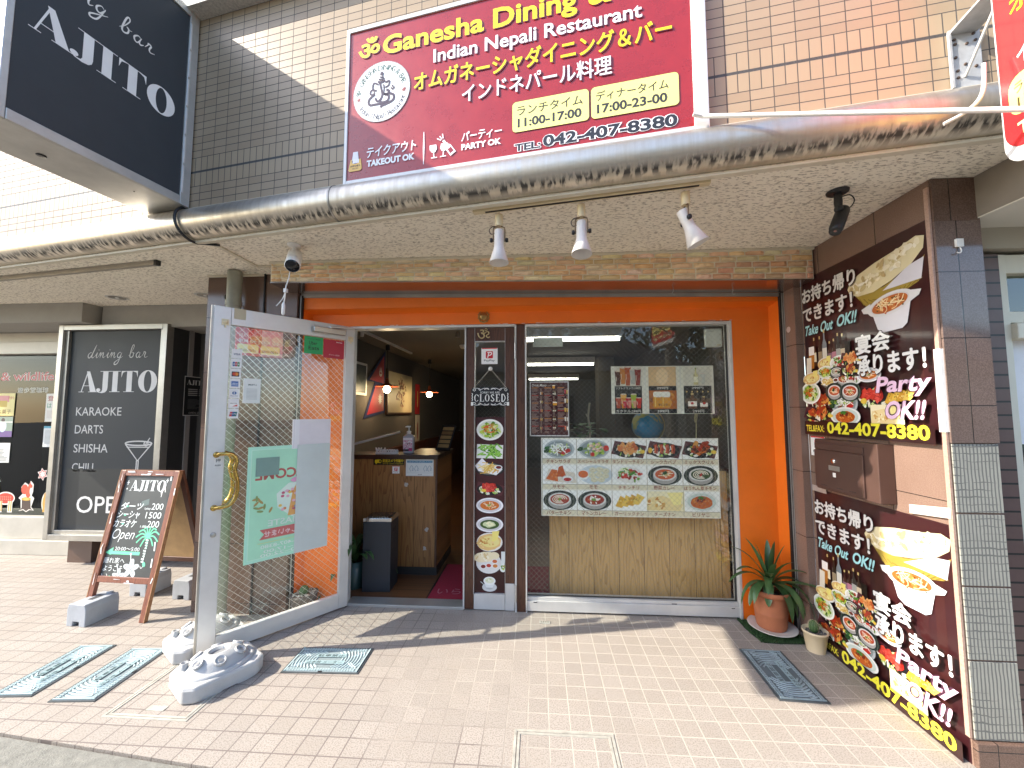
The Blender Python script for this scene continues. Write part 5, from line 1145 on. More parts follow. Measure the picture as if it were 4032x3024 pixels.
def cameras():
    t = thing("security_camera", "black bullet security camera on a stalk under the soffit by the right pier", "camera", (1.528, -1.182, 2.739))
    g = G(); g.lathe([(.001, -.014), (.040, -.014), (.048, -.008), (.050, 0)], 28); g.build("base", BLACK, t)
    g = G(); g.lathe([(.017, -.085), (.019, -.06), (.017, -.013)], 16); g.sphere((0, 0, -.095), .020); g.build("stalk", BLACK, t)
    d = Vector((-.42, -.30, -.62)).normalized(); ax = d.to_track_quat('Z', 'Y').to_matrix().to_4x4(); A = Matrix.Translation((.045, .03, -.085)) @ ax
    g = G(); g.lathe([(.001, 0), (.029, .002), (.031, .01), (.031, .165), (.028, .17), (.026, .195), (.020, .197), (.001, .19)], 28, A); g.box(-.012, .012, -.040, -.028, .02, .10, A); g.build("body", mat("matte_black_metal", (.014, .014, .015), .4, .2), t)
    g = G(); g.lathe([(.019, .1905), (.019, .192)], 20, A); g.build("lens", mat("reddish_lens", (.22, .09, .07), .1), t)
    g = G(); g.tube(smooth_path([(.015, 0, -.03), (.06, .0, -.02), (.085, .005, -.045), (.075, .015, -.075), (.052, .025, -.085)], 6), .0032, 6); g.build("cable", BLACK, t)
    t = thing("security_camera", "white bullet security camera hanging over the open door with its cable dangling", "camera", (-1.715, -.745, 2.739))
    g = G(); g.lathe([(.001, -.016), (.034, -.016), (.042, -.010), (.044, 0)], 28); g.build("base", WHITE, t); g = G(); g.lathe([(.012, -.075), (.014, -.015)], 14); g.sphere((0, 0, -.08), .016); g.build("stalk", WHITE, t)
    d = Vector((.22, -.42, -.42)).normalized(); A = Matrix.Translation((.0, .01, -.085)) @ d.to_track_quat('Z', 'Y').to_matrix().to_4x4()
    g = G(); g.lathe([(.001, -.05), (.026, -.048), (.032, -.04), (.0325, .045), (.0315, .047), (.0325, .049), (.033, .10), (.030, .104)], 28, A @ Matrix.Scale(1.45, 4), False); g.build("body", WHITE, t)
    g = G(); g.lathe([(.030, .1), (.030, .1035), (.001, .1035)], 28, A @ Matrix.Scale(1.45, 4)); g.build("lens", mat("black_glass_lens", (.008, .008, .010), .06), t)
    g = G(); g.tube(smooth_path([(.0, -.03, -.155), (-.004, -.035, -.24), (-.022, -.035, -.30), (-.024, -.035, -.32)], 6), .0042, 8); g.box(-.034, -.014, -.045, -.025, -.345, -.32); g.tube(smooth_path([(-.024, -.035, -.345), (-.030, -.035, -.40), (-.034, -.035, -.435)], 4), .0038, 8); g.lathe([(.006, 0), (.011, .012), (.011, .07), (.007, .085)], 14, Matrix.Translation((-.035, -.035, -.50))); g.tube(smooth_path([(-.026, -.035, -.345), (-.045, -.035, -.39), (-.075, -.035, -.425), (-.085, -.035, -.435)], 4), [.003]*12+[.006], 8); g.build("cable", WHITE, t)
cameras()

def downlight(x, y, label):
    t = thing("downlight", label, "downlight", (x, y, 2.739), "downlights in the soffit")
    g = G(); g.lathe([(.062, -.002), (.082, -.006), (.090, -.001)], 32, None, False); g.build("trim_ring", mat("pale_trim", (.55, .53, .48), .4), t); g = G(); g.lathe([(.080, -.001), (.064, -.0035), (.001, -.0038)], 32, None, False); g.build("reflector", mat("chrome"), t); g = G(); g.sphere((0, 0, -.002), .018, 14, 8, sq=(1, 1, .5)); g.build("bulb", mat("unlit_bulb"), t)
downlight(-4.26, .335, "round recessed downlight in the soffit at left, the fully visible one"); downlight(-3.31, .32, "recessed downlight in the soffit, half hidden behind the left pier")
def strip():
    t = thing("strip_light", "slim grey strip light fitting under the soffit at far left", "strip light", (0, 0, 0))
    a = Vector((-5.3, -.20, 2.722)); e = Vector((-2.935, -.545, 2.722)); d = (e-a).normalized(); M = frame(a, d, Vector((0, 0, 1)).cross(d).normalized()); L = (e-a).length
    g = G(); g.box(0, L, -.014, .014, -.02, .0165, M); g.build("casing", mat("tan_grey_metal", (.38, .34, .28), .45, .4, var=.12), t); g = G(); g.box(L, L+.025, -.017, .017, -.022, .016, M); g.build("end_cap", BLACK, t)
strip()
g = G(); g.tube(smooth_path([(-2.82, .05, 2.735), (-2.72, -.12, 2.62), (-2.60, -.27, 2.52), (-2.55, -.30, 2.47)], 6), .006, 8); tag(g.build("black_cable", BLACK), "thin black cable slanting from the soffit to the round drainpipe", "cable")
# ------------------------------------------------------------------ inside the restaurant
def room():
    t = thing("dining_room", "dim restaurant room seen through the open doorway and shop window", "room", (0, 0, 0))
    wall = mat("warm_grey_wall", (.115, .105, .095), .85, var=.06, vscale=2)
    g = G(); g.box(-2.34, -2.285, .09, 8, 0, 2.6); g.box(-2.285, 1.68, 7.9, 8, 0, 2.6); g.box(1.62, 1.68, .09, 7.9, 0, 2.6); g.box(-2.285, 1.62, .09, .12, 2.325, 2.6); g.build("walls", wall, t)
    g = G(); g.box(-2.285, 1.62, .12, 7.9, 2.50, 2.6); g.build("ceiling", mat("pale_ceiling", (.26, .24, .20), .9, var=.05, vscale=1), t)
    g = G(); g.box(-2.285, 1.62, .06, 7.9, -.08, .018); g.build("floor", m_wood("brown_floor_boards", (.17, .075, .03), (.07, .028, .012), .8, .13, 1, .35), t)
    g = G(); g.box(.98, 1.24, 3.4, 3.8, .02, 2.5); g.build("column", mat("pale_column", (.16, .14, .11), .8), t)
    g = G(); g.box(-2.283, -2.20, 2.0, 7.8, .02, 1.05); g.box(-.9, -.7, 3.6, 7.6, .02, 1.15); g.build("wainscot", mat("dark_red_brown_wood", (.10, .035, .02), .4, var=.2), t)
room()
def counter():
    t = thing("counter", "wood-boarded reception counter with a dark top inside the doorway", "counter", (0, 0, 0))
    g = G(); g.box(-2.27, -1.037, .57, .60, .095, 1.125); g.box(-1.065, -1.037, .6005, 1.22, .095, 1.125); g.build("boarding", WOOD_C, t)
    g = G(); g.box(-2.275, -1.020, .545, .86, 1.1255, 1.168); g.box(-1.40, -1.020, .8605, 1.25, 1.1255, 1.168); g.build("top", mat("dark_counter_top", (.045, .022, .014), .35, var=.25), t, .004)
    g = G(); g.box(-2.27, -1.03, .578, .60, .018, .0945); g.box(-1.06, -1.03, .60, 1.21, .018, .0945); g.build("skirting", mat("dark_skirting", (.03, .028, .027), .5), t)
    g = G(); g.box(-1.047, -1.030, .560, .5695, .095, 1.125); g.build("corner_bead", WOOD_D, t)
    r = random.Random(3)
    for x, y in ((-1.15, .27), (-1.13, .45), (-1.34, .88)): P = Pic(.001); P.ell(x, y, .018, .020, '#b9b2a8', 0, 11, .4, r); P.build("torn_paper", t, PRINT, frame((0, .5685, 0), (1, 0, 0), (0, 0, 1)))
counter()
CM = lambda x, z, y=.566: frame((x, y, z), (1, 0, 0), (0, 0, 1))
def sec(P):
    P.rect(0, 0, .308, .067, '#131210'); P.rect(.0, .0, .308, .004, '#3a3014'); P.text("防犯カメラ作動中", .092, .026, .206, .034, '#f0d01c', .04); P.text("Security camera in operation", .092, .007, .206, .012, '#d8bb1c', .01)
    P.poly([(.012, .020), (.052, .020), (.052, .055), (.012, .050)], '#e8c81c'); P.ell(.062, .036, .016, .018, '#e8c81c'); P.ell(.064, .036, .009, .011, '#131210'); P.poly([(.020, .008), (.030, .008), (.034, .022), (.020, .022)], '#e8c81c')
sticker("black and yellow security camera sticker on the counter front", "sticker", CM(-1.672, 1.066), .308, .067, sec, edge='#131210')
sticker("small white and red payment sticker on the wooden counter front", "sticker", CM(-1.482, .984), .072, .072, lambda P: PayPay(P, .072, .072), group="white and red payment stickers")
def note(P):
    P.rect(0, 0, .276, .190, '#d9dcd8'); P.rect(.006, .006, .264, .178, '#e9eae6'); P.text("東京都からのおねがい", .055, .160, .16, .016, '#4a6a86', .01); P.rect(.01, .128, .256, .022, '#4a86a4'); P.text("ご入店の際に手指の消毒を徹底してください", .016, .133, .244, .012, '#e4eef2', .01)
    P.rect(.014, .028, .248, .094, '#c9d3d6'); P.rect(.017, .031, .242, .088, '#e4e6e2'); r = random.Random(1)
    for x in (.05, .10, .19, .23): P.stroke([(x, .045), (x-.012, .07), (x+.006, .10), (x+.02, .08), (x+.012, .05)], .004, '#8fa3ae'); P.stroke([(x+.01, .05), (x+.03, .06), (x+.025, .08)], .003, '#9aaeb8')
    P.text("東京都", .12, .010, .04, .010, '#555555', .01)
sticker("white and blue notice with line drawings on the counter front", "notice", CM(-1.346, .961), .276, .190, note, name="notice")
def welcome():
    V, F = text_mesh("Welcome", .03)
    t = thing("welcome_letters", "white cut-out welcome letters standing on the counter", "ornament", frame((-1.688, .64, 1.168), (1, 0, 0), (0, 0, 1)))
    x0 = min(p[0] for p in V); x1 = max(p[0] for p in V); y1 = max(p[1] for p in V); k = .236/(x1-x0); ky = .052/y1
    g = G()
    g.add([((x-x0)*k, y*ky+.009, .010) for x, y in V], F); g.add([((x-x0)*k, y*ky+.009, -.006) for x, y in V], [f[::-1] for f in F])
    for f in F:
        for i in range(len(f)):
            a, b = V[f[i]], V[f[(i+1) % len(f)]]
            g.add([((a[0]-x0)*k, a[1]*ky+.009, .010), ((a[0]-x0)*k, a[1]*ky+.009, -.006), ((b[0]-x0)*k, b[1]*ky+.009, -.006), ((b[0]-x0)*k, b[1]*ky+.009, .010)], [(0, 1, 2, 3)]) if len(F) < 600 else None
    g.build("letters", WHITE, t); g = G(); g.box(0, .236, 0, .012, -.012, .014); g.build("base", WHITE, t)
welcome()
def sanitizer():
    t = thing("sanitizer_bottle", "clear pump bottle with a pink label on the counter", "bottle", (-1.372, .72, 1.168))
    g = G(); g.prism([(x*.056, y*.034) for x, y in [(math.copysign(abs(math.cos(R(a)))**.5, math.cos(R(a))), math.copysign(abs(math.sin(R(a)))**.5, math.sin(R(a)))) for a in range(0, 360, 12)]], 0, .175); g.lathe([(.046, .175), (.036, .188), (.020, .196)], 24); g.build("body", mat("cloudy_clear_plastic", (.48, .47, .50), .25), t, .006)
    g = G(); g.lathe([(.021, .196), (.022, .222), (.012, .226), (.007, .227), (.007, .262)], 18); g.box(-.022, .016, -.009, .009, .262, .278); g.tube([(-.018, 0, .272), (-.034, -.012, .266)], .005, 8); g.build("pump", WHITE, t)
    P = Pic(.0005); P.rect(0, 0, .096, .135, '#e3b9c6'); r = random.Random(4); blobs(P, r, .048, .07, .042, .055, 26, ['#f0dde2', '#d58aa6', '#efe9ea', '#c76a90'], .006, .013); P.rect(0, .002, .096, .018, '#2a1c22'); P.rect(.06, .002, .036, .030, '#c9447a'); P.rect(.0, .112, .096, .022, '#f0e6e8'); P.text("手指消毒", .028, .07, .042, .014, '#7a2f4a', .02)
    P.build("label", t, PRINT, frame((-.048, -.0355, .022), (1, 0, 0), (0, 0, 1)))
sanitizer()
def bin_():
    t = thing("waste_bin", "tall dark grey square bin with a chrome grille top inside the doorway", "bin", Matrix.Translation((-1.475, .30, .018)) @ Matrix.Rotation(R(3), 4, 'Z'))
    m = mat("charcoal_bin", (.030, .034, .042), .42, .3, var=.06)
    g = G(); g.box(-.125, .125, -.11, .11, 0, .60); g.build("body", m, t, .005); g = G(); g.box(-.127, .127, -.112, .112, .601, .632); g.build("chrome_collar", CHROME, t, .004)
    g = G(); g.box(-.105, .105, -.09, .09, .632, .634); g.build("tray", mat("black_plastic"), t); g = G()
    for k in range(9): g.box(-.10+k*.0225, -.092+k*.0225, -.088, .088, .6345, .6385)
    g.build("grille", CHROME, t); g = G(); g.box(.1255, .1265, -.05, .03, .50, .535); g.build("hand_slot", BLACK, t)
bin_()
def mat_():
    P = Pic(.0036); P.text("いらっしゃいませ", .05, .10, .95, .11, '#b06a78', .01)
    t = thing("door_mat", "crimson door mat with pale brush lettering inside the doorway", "mat", frame((-.985, .085, .0185), (1, 0, 0), (-.095, 1, 0)))
    g = G(); g.box(0, 1.15, 0, .76, 0, .003); g.build("pile", mat("crimson_carpet", (.30, .012, .035), .95, var=.25, vscale=60, bump=.8, bscale=300), t); P.build("lettering", t, PRINT)
    g = G(); g.box(-.015, 1.165, -.015, -.0005, 0, .0028); g.box(-.015, -.0005, 0, .775, 0, .0028); g.build("rubber_edge", BLACK, t)
mat_()
def leaf(g, p, d, L, w, droop, n=9, fold=.25, twist=0.):
    d = Vector(d).normalized(); side = d.cross(Vector((0, 0, 1)));
    if side.length < .05: side = Vector((1, 0, 0))
    side.normalize(); vs = []; fs = []; pos = Vector(p); dr = d.copy(); st = L/n
    for i in range(n+1):
        t = i/n; ww = w*(math.sin(math.pi*min(.97, t*.82+.14)))**.8*(1 if t < .98 else .1); up = side.cross(dr).normalized()
        vs += [pos-side*ww+up*ww*fold, pos, pos+side*ww+up*ww*fold]
        dr = (dr+Vector((0, 0, -droop*st*(1+2.2*t)))).normalized(); pos = pos+dr*st
    for i in range(n): k = 3*i; fs += [(k, k+1, k+4, k+3), (k+1, k+2, k+5, k+4)]
    g.add(vs, fs, True)
LEAF = mat("dark_green_strap_leaf", (.060, .125, .040), .35, var=.35, vscale=14)
LEAF2 = mat("broad_green_leaf", (.06, .15, .03), .4, var=.35, vscale=12)
def plants():
    t = thing("potted_plant", "leafy dark plant in the shadow beside the bin inside the doorway", "plant", (-1.72, .30, .018)); r = random.Random(6)
    g = G(); g.lathe([(.09, 0), (.12, .24), (.112, .24), (.10, .20), (.001, .20)], 24, None, False); g.build("pot", mat("dark_green_pot", (.02, .05, .045), .4), t); g = G()
    for k in range(26): a = r.uniform(0, 6.28); e = r.uniform(.5, 1.4); leaf(g, (0, 0, .2), (math.cos(a)*math.cos(e), math.sin(a)*math.cos(e), math.sin(e)), r.uniform(.3, .6), r.uniform(.02, .04), r.uniform(1.5, 4.5))
    g.build("leaves", LEAF, t)
    # pot plants and globe on the counter behind the window
    t = thing("pothos_plant", "heart-leaved green pot plant with a bare twig behind the drink menu in the window", "plant", (.395, .34, 1.12)); r = random.Random(2)
    g = G(); g.lathe([(.07, 0), (.09, .15), (.08, .15), (.001, .13)], 20, None, False); g.build("pot", mat("pale_pot", (.5, .48, .44), .5), t); g = G()
    for k in range(34): a = r.uniform(0, 6.28); e = r.uniform(.1, 1.3); L = r.uniform(.06, .2); p = Vector((.13*math.cos(a)*r.random(), .1*math.sin(a)*r.random(), .16+r.uniform(0, .2))); leaf(g, p, (math.cos(a), math.sin(a), r.uniform(-.2, .6)), r.uniform(.07, .11), r.uniform(.03, .045), 4, 6, .1)
    g.build("leaves", LEAF2, t); g = G(); g.tube(smooth_path([(.02, 0, .1), (.03, 0, .3), (.015, 0, .42), (.03, 0, .55)], 5), .009, 8); g.tube([(.02, 0, .40), (-.005, 0, .45)], .006, 6); g.build("twig", mat("pale_bark", (.45, .38, .27), .8), t)
    t = thing("lily_plant", "small lily with one yellow-white flower at the right of the shop window", "plant", (1.36, .36, 1.12)); r = random.Random(9)
    g = G(); g.lathe([(.05, 0), (.065, .12), (.058, .12), (.001, .1)], 18, None, False); g.build("pot", mat("pale_pot"), t); g = G()
    for k in range(22): a = r.uniform(0, 6.28); leaf(g, (0, 0, .1), (math.cos(a)*.6, math.sin(a)*.6, 1), r.uniform(.12, .26), .022, 4.5, 7, .15)
    g.build("leaves", LEAF2, t); g = G(); g.tube([(0, 0, .1), (.01, 0, .40)], .004, 6); leaf(g, (.01, 0, .37), (.1, -.2, 1), .12, .022, -1.5, 7, .6); g.build("flower", mat("cream_flower", (.75, .70, .40), .5), t)
    t = thing("globe", "blue desk globe on a pale meridian arm behind the drinks board in the window", "globe", (.945, .38, 1.12))
    b = NB("globe_map"); n = b.noise(4.2, detail=7); land = b.rng(n, .50, .53); b.out(b.mix(land, (.04, .22, .40), b.mix(b.noise(9), (.30, .36, .10), (.45, .38, .16))), .3)
    g = G(); g.sphere((0, 0, .345), .138, 40, 24); g.build("ball", b.m, t)
    g = G(); g.tube([(.152*math.cos(R(a)), 0, .345+.152*math.sin(R(a))) for a in range(-100, 81, 10)], .007, 8); g.build("meridian_arm", mat("pale_brass"), t)
    g = G(); g.lathe([(.11, 0), (.11, .012), (.03, .03), (.015, .06), (.014, .195)], 28); g.build("stand", mat("dark_red_brown_wood"), t)
plants()
def window_counter():
    t = thing("window_bench", "pale wood boarded bench back standing close behind the shop window", "bench", (0, 0, 0))
    g = G(); g.box(.045, 1.50, .115, .14, .06, 1.10); g.build("boarding", WOOD_W, t); g = G(); g.box(.04, 1.52, .105, .62, 1.101, 1.12); g.build("top", mat("dark_counter_top"), t); g = G(); g.box(.05, 1.50, .145, .60, .02, 1.0); g.build("carcass", mat("dark_skirting"), t)
window_counter()
LAMP = mat("lit_bulb", (1., .86, .55), .3, emit=9.0, ecol=(1., .82, .48)); TUBE = mat("lit_tube", (1, .98, .9), .3, emit=2.6, ecol=(1., .97, .86))
def lamps():
    for x, y, z, lb in ((-2.02, 1.75, 1.885, "nearer lit pendant lamp with a wide flat red-brown shade"), (-1.86, 3.2, 1.880, "farther lit pendant lamp deeper in the dark room")):
        t = thing("pendant_lamp", lb, "pendant lamp", (x, y, z), "pendant lamps on the ceiling track")
        g = G(); g.lathe([(.155, .035), (.150, .040), (.06, .062), (.030, .085), (.022, .13), (.010, .15)], 32, None, False); g.build("shade", mat("red_brown_enamel", (.28, .07, .035), .3), t)
        g = G(); g.sphere((0, 0, .0), .047, 20, 14); g.build("bulb", LAMP, t); g = G(); g.tube([(0, 0, .15), (0, 0, 2.47-z)], .005, 6); g.lathe([(.028, 2.40-z), (.028, 2.47-z)], 14); g.build("cord", BLACK, t)
        ld = bpy.data.lights.new("pendant_glow", 'POINT'); ld.energy = 1.1; ld.color = (1., .72, .38); ld.shadow_soft_size = .05; lo = bpy.data.objects.new("pendant_glow", ld); COL.objects.link(lo); lo.parent = t; lo.location = (0, 0, -.07)
    t = thing("ceiling_track", "white lighting track running away along the room ceiling", "light track", (0, 0, 0)); g = G(); g.box(-2.0, -1.965, .5, 2.6, 2.475, 2.4985); g.build("rail", WHITE, t); g = G()
    for y in (.62, .9): g.lathe([(.02, 0), (.02, .05)], 12, Matrix.Translation((-1.98, y, 2.42)))
    split_build(g, "adapter", WHITE, t)
    t = thing("ceiling_spot", "small dark ceiling spotlight above the doorway", "spotlight", (-.90, .85, 2.4985)); g = G(); g.lathe([(.03, -.11), (.022, -.06), (.008, -.05), (.006, 0)], 16); g.build("head", DALU, t)
    t = thing("smoke_detector", "round pale smoke detector on the room ceiling", "smoke detector", (-1.05, 2.0, 2.4985)); g = G(); g.lathe([(.001, -.045), (.045, -.043), (.06, -.02), (.065, 0)], 24); g.build("body", WHITE, t)
    lb = ["front ceiling tube light seen high in the shop window", "middle ceiling tube light seen in the shop window", "farthest ceiling tube light seen in the shop window"]
    for k, (y, L) in enumerate(((.95, 1.0), (3.2, 1.08), (6.1, 1.16))):
        t = thing("tube_light", lb[k], "tube light", (.33, y, 2.365), "tube lights on the room ceiling")
        g = G(); g.box(-L/2-.02, L/2+.02, -.05, .05, .025, .12); g.build("housing", WHITE, t); g = G(); g.tube([(-L/2, 0, .0), (L/2, 0, .0)], .016, 12); g.build("tube", TUBE, t)
lamps()
def wall_things():
    t = thing("nepal_flag", "crimson double-pennant flag with blue border hanging on the left room wall", "flag", frame((-2.278, 1.63, 1.50), (0, 1, 0), (0, 0, 1)))
    P = Pic(.0048); bl = '#23305f'; rd = '#a3142c'
    g = G(); g.prism([(0, .0), (.70, .08), (.68, .98), (.06, .50), (.34, .50)][::1], 0, .004); g.build("cloth", mat("blue_flag_cloth", bl, .8), t)
    P.poly([(.10, .05), (.655, .11), (.645, .46), (.36, .46)], rd); P.poly([(.16, .52), (.645, .50), (.635, .90)], rd)
    for k in range(12): a = R(k*30); P.poly([(.52+.07*math.cos(a), .27+.09*math.sin(a)), (.52+.03*math.cos(a+.4), .27+.04*math.sin(a+.4)), (.52+.03*math.cos(a-.4), .27+.04*math.sin(a-.4))], '#dcd6d4')
    P.ell(.52, .27, .04, .052, '#dcd6d4'); P.ell(.52, .64, .055, .05, '#dcd6d4'); P.ell(.52, .665, .045, .04, rd)
    for a in (-.03, 0, .03): P.poly([(.505+a, .65), (.535+a, .65), (.52+a, .73)], '#dcd6d4')
    P.build("emblem", t, PRINT)
    t = thing("framed_picture", "wide framed print of a bird-like calligraphy cluster on the left room wall", "picture", frame((-2.278, 2.36, 1.55), (0, 1, 0), (0, 0, 1))); g = G(); g.box(0, 1.14, 0, .68, 0, .03); g.build("frame", mat("dark_picture_frame", (.06, .03, .02), .4), t); P = Pic(.0305); P.rect(.03, .03, 1.08, .62, '#cdbf9a'); r = random.Random(4)
    for _ in range(60): a = r.uniform(0, 6.28); P.ell(.57+.25*math.cos(a)*r.random(), .34+.24*math.sin(a)*math.sqrt(r.random()), .03, .016, r.choice(['#7a4a3a', '#5a3a34', '#a3705a']), r.uniform(0, 3), 9)
    P.build("print", t, PRINT)
    t = thing("framed_picture", "white-framed dark mountain photograph at the edge of the doorway", "picture", frame((-2.278, 1.20, 1.80), (0, 1, 0), (0, 0, 1))); g = G(); g.box(0, .46, 0, .41, 0, .025); g.build("frame", WHITE, t); P = Pic(.0255); P.rect(.03, .03, .40, .35, '#16262a'); P.poly([(.05, .05), (.2, .24), (.3, .15), (.42, .22), (.42, .05)], '#3f4a4c'); P.build("print", t, PRINT)
    for y, z0, h, c, lb in ((3.75, 1.55, .55, '#b0202a', "red and yellow hanging banner on the room wall beside the print"), (3.78, .95, .58, '#cfc8b8', "pale strip banner below the red one on the room wall")):
        t = thing("wall_banner", lb, "banner", frame((-2.276, y, z0), (0, 1, 0), (0, 0, 1))); g = G(); g.box(0, .26, 0, h, 0, .004); g.build("cloth", mat("banner"+c, c, .8), t); P = Pic(.0045); P.ell(.13, h*.5, .03, h*.28, '#c8a23a' if c == '#b0202a' else '#a8283a'); P.build("print", t, PRINT)
    t = thing("menu_stand", "tilted dark menu stand with photo cards on the counter", "menu stand", frame((-1.17, 1.02, 1.168), (1, -.35, 0), (.25, .5, 1))); g = G(); g.box(0, .18, 0, .30, 0, .012); g.build("board", BLACK, t); P = Pic(.0125); r = random.Random(2)
    for k in range(5): P.rect(.02, .03+k*.052, .14, .04, r.choice(['#a98a5a', '#8a6a44', '#b8a880']))
    P.build("cards", t, PRINT)
    t = thing("menu_sheet", "pale sheet of coloured menu cards on the low partition past the counter", "menu", frame((-.995, 3.2, .45), (1, 0, 0), (0, 0, 1))); g = G(); g.box(0, .30, 0, .62, 0, .01); g.build("sheet", mat("sheet_e8e6e2", '#e8e6e2', .5), t); P = Pic(.011)
    for k in range(6): P.rect(.02, .02+k*.1, .26, .08, r.choice(['#c9b04a', '#7a9a3a', '#b8452c', '#d8cfb8', '#b0a890']))
    P.build("cards", t, PRINT)
    t = thing("white_pole", "white pole leaning on the counter top inside the doorway", "pole", (0, 0, 0)); g = G(); g.tube([(-2.2, .66, 1.19), (-1.62, 1.15, 1.36)], .012, 8); g.build("tube", WHITE, t)
    t = thing("wall_box", "white plastic box behind the top right corner of the shop window", "box", frame((1.352, .06, 2.125), (1, 0, 0), (0, 0, 1))); g = G(); g.box(0, .136, 0, .155, -.04, 0); g.build("case", mat("off_white_case", (.66, .66, .60), .5), t, .008); P = Pic(.0006); P.rect(.02, .13, .05, .004, '#8a8a84'); P.rect(.09, .012, .03, .006, '#c9a23a'); P.build("marking", t)
wall_things()
# ------------------------------------------------------------------ things on the pavement
def meter_cover(label, corners, dirt=0.):
    (x0, y0), (x1, y1), (x2, y2), (x3, y3) = corners      # counter-clockwise from front left
    o = Vector(((x0+x3)/2, (y0+y3)/2, 0)); w = ((Vector((x1, y1))-Vector((x0, y0))).length+(Vector((x2, y2))-Vector((x3, y3))).length)/2; h = ((Vector((x3, y3))-Vector((x0, y0))).length+(Vector((x2, y2))-Vector((x1, y1))).length)/2
    u = Vector((x1-x0, y1-y0, 0)); v = Vector((x3-x0, y3-y0, 0)); long_u = w > h
    if not long_u: u, v, w, h, oo = v, -u, h, w, Vector((x1, y1, 0)); o = Vector((x1, y1, 0))
    else: o = Vector((x0, y0, 0))
    u.normalize(); v = Vector((-u.y, u.x, 0))
    if not long_u: o = Vector((x1, y1, 0))
    t = thing("meter_cover", label, "meter cover", frame(o, u, v), "blue-grey meter box covers in the pavement")
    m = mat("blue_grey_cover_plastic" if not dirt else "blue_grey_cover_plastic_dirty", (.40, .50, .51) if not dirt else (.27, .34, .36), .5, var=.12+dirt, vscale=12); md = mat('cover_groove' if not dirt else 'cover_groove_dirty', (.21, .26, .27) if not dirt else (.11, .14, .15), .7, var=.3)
    g = G(); g.box(.012, w-.012, .012, h-.012, 0, .006); g.build("lid", md, t, .004)
    g = G(); g.box(0, w, 0, .0105, 0, .005); g.box(0, w, h-.0105, h, 0, .005); g.box(0, .0105, .0108, h-.0108, 0, .005); g.box(w-.0105, w, .0108, h-.0108, 0, .005); g.build("rim", mat("dark_cover_rim", (.07, .08, .085), .6, var=.3), t)
    g = G(); r = random.Random(5)
    for side in (0, 1):                                    # raised wave ribs spreading from the middle
        for k in range(9):
            rad = .085+k*.0185; pts = []
            for a in range(-60, 61, 4):
                x = w/2+(rad*math.cos(R(a)) if side else -rad*math.cos(R(a))); y = h/2+rad*math.sin(R(a))
                if .026 < x < w-.026 and .042 < y < h-.042: pts.append((x, y, .0050))
                else:
                    if len(pts) > 1: g.tube(pts, .0058, 5, False)
                    pts = []
            if len(pts) > 1: g.tube(pts, .0058, 5, False)
            if k > 4:
                for yy in (-1, 1):
                    x = w/2+(1 if side else -1)*(.075+k*.017); y = h/2+yy*(h/2-.075); d = .028
                    if abs(x-w/2)+d < w/2-.026: g.tube([(x-d, y-d*.9*yy*(1 if side else -1), .0052), (x+d, y+d*.9*yy*(1 if side else -1), .0052)], .005, 5, False)
    for k in range(int(w/.018)):
        for y in (.021, .033, h-.033, h-.021): g.box(.024+k*.017, .036+k*.017, y-.004, y+.004, .006, .0105) if .024+k*.017 < w-.036 else None
    g.build("wave_ribs", m, t)
    g = G(); g.box(.0122, .020, .0122, h-.0122, .006, .0105); g.box(w-.020, w-.0122, .0122, h-.0122, .006, .0105); split_build(g, 'lid_border', m, t); P = Pic(.0115); P.rrect(w*.30, h*.56, w*.40, h*.13, .006, '#8fa6aa'); P.text("駐車禁止", w*.32, h*.575, w*.36, h*.10, '#3c4a4e', .03); P.rrect(w*.22, h*.30, w*.52, h*.13, .006, '#8fa6aa'); P.text("止水栓 メーター", w*.24, h*.315, w*.46, h*.095, '#3c4a4e', .03)
    P.build("raised_lettering", t); g = G(); g.box(w*.5-.012, w*.5+.012, .004, .016, .0052, .0075); g.build("key_slot", BLACK, t)
meter_cover("leftmost blue-grey meter cover in the tiled pavement", [(-3.117, -1.125), (-2.885, -1.138), (-2.915, -.650), (-3.160, -.640)])
meter_cover("blue-grey meter cover second from the left, beside the framed tiled access cover", [(-2.740, -1.145), (-2.490, -1.150), (-2.525, -.662), (-2.780, -.655)])
meter_cover("blue-grey meter cover just inside the door's white weight, crossed by a shadow band", [(-1.625, -.855), (-1.150, -.838), (-1.158, -.580), (-1.640, -.600)])
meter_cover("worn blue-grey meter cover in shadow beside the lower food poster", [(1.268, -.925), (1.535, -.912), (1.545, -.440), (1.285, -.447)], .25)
def access_cover(label, x0, x1, y0, y1):
    t = thing("access_cover", label, "access cover", (0, 0, 0), "tile-filled metal framed access covers")
    g = G(); w = .012
    for d in (0, .017):
        a, b, c, e = x0+d, x1-d, y0+d, y1-d; g.box(a, b, c, c+w, 0, .003); g.box(a, b, e-w, e, 0, .003); g.box(a, a+w, c+w+.0002, e-w-.0002, 0, .003); g.box(b-w, b, c+w+.0002, e-w-.0002, 0, .003)
    g.build("frame", mat("worn_cover_frame", (.48, .46, .40), .5, .3, var=.25, vscale=20), t)
    g = G(); xm = (x0+x1)/2; g.box(xm-.05, xm+.05, y1-.42 if y1-y0 > .43 else y0+.05, (y1-.42 if y1-y0 > .43 else y0+.05)+.035, 0, .0028); g.build("lift_plate", mat("worn_cover_frame"), t)
access_cover("tile-filled framed access cover at the bottom edge of the pavement in front", -.172, .316, -1.70, -1.188)
access_cover("tile-filled framed access cover under the front white weight", -2.335, -1.862, -1.248, -.77)
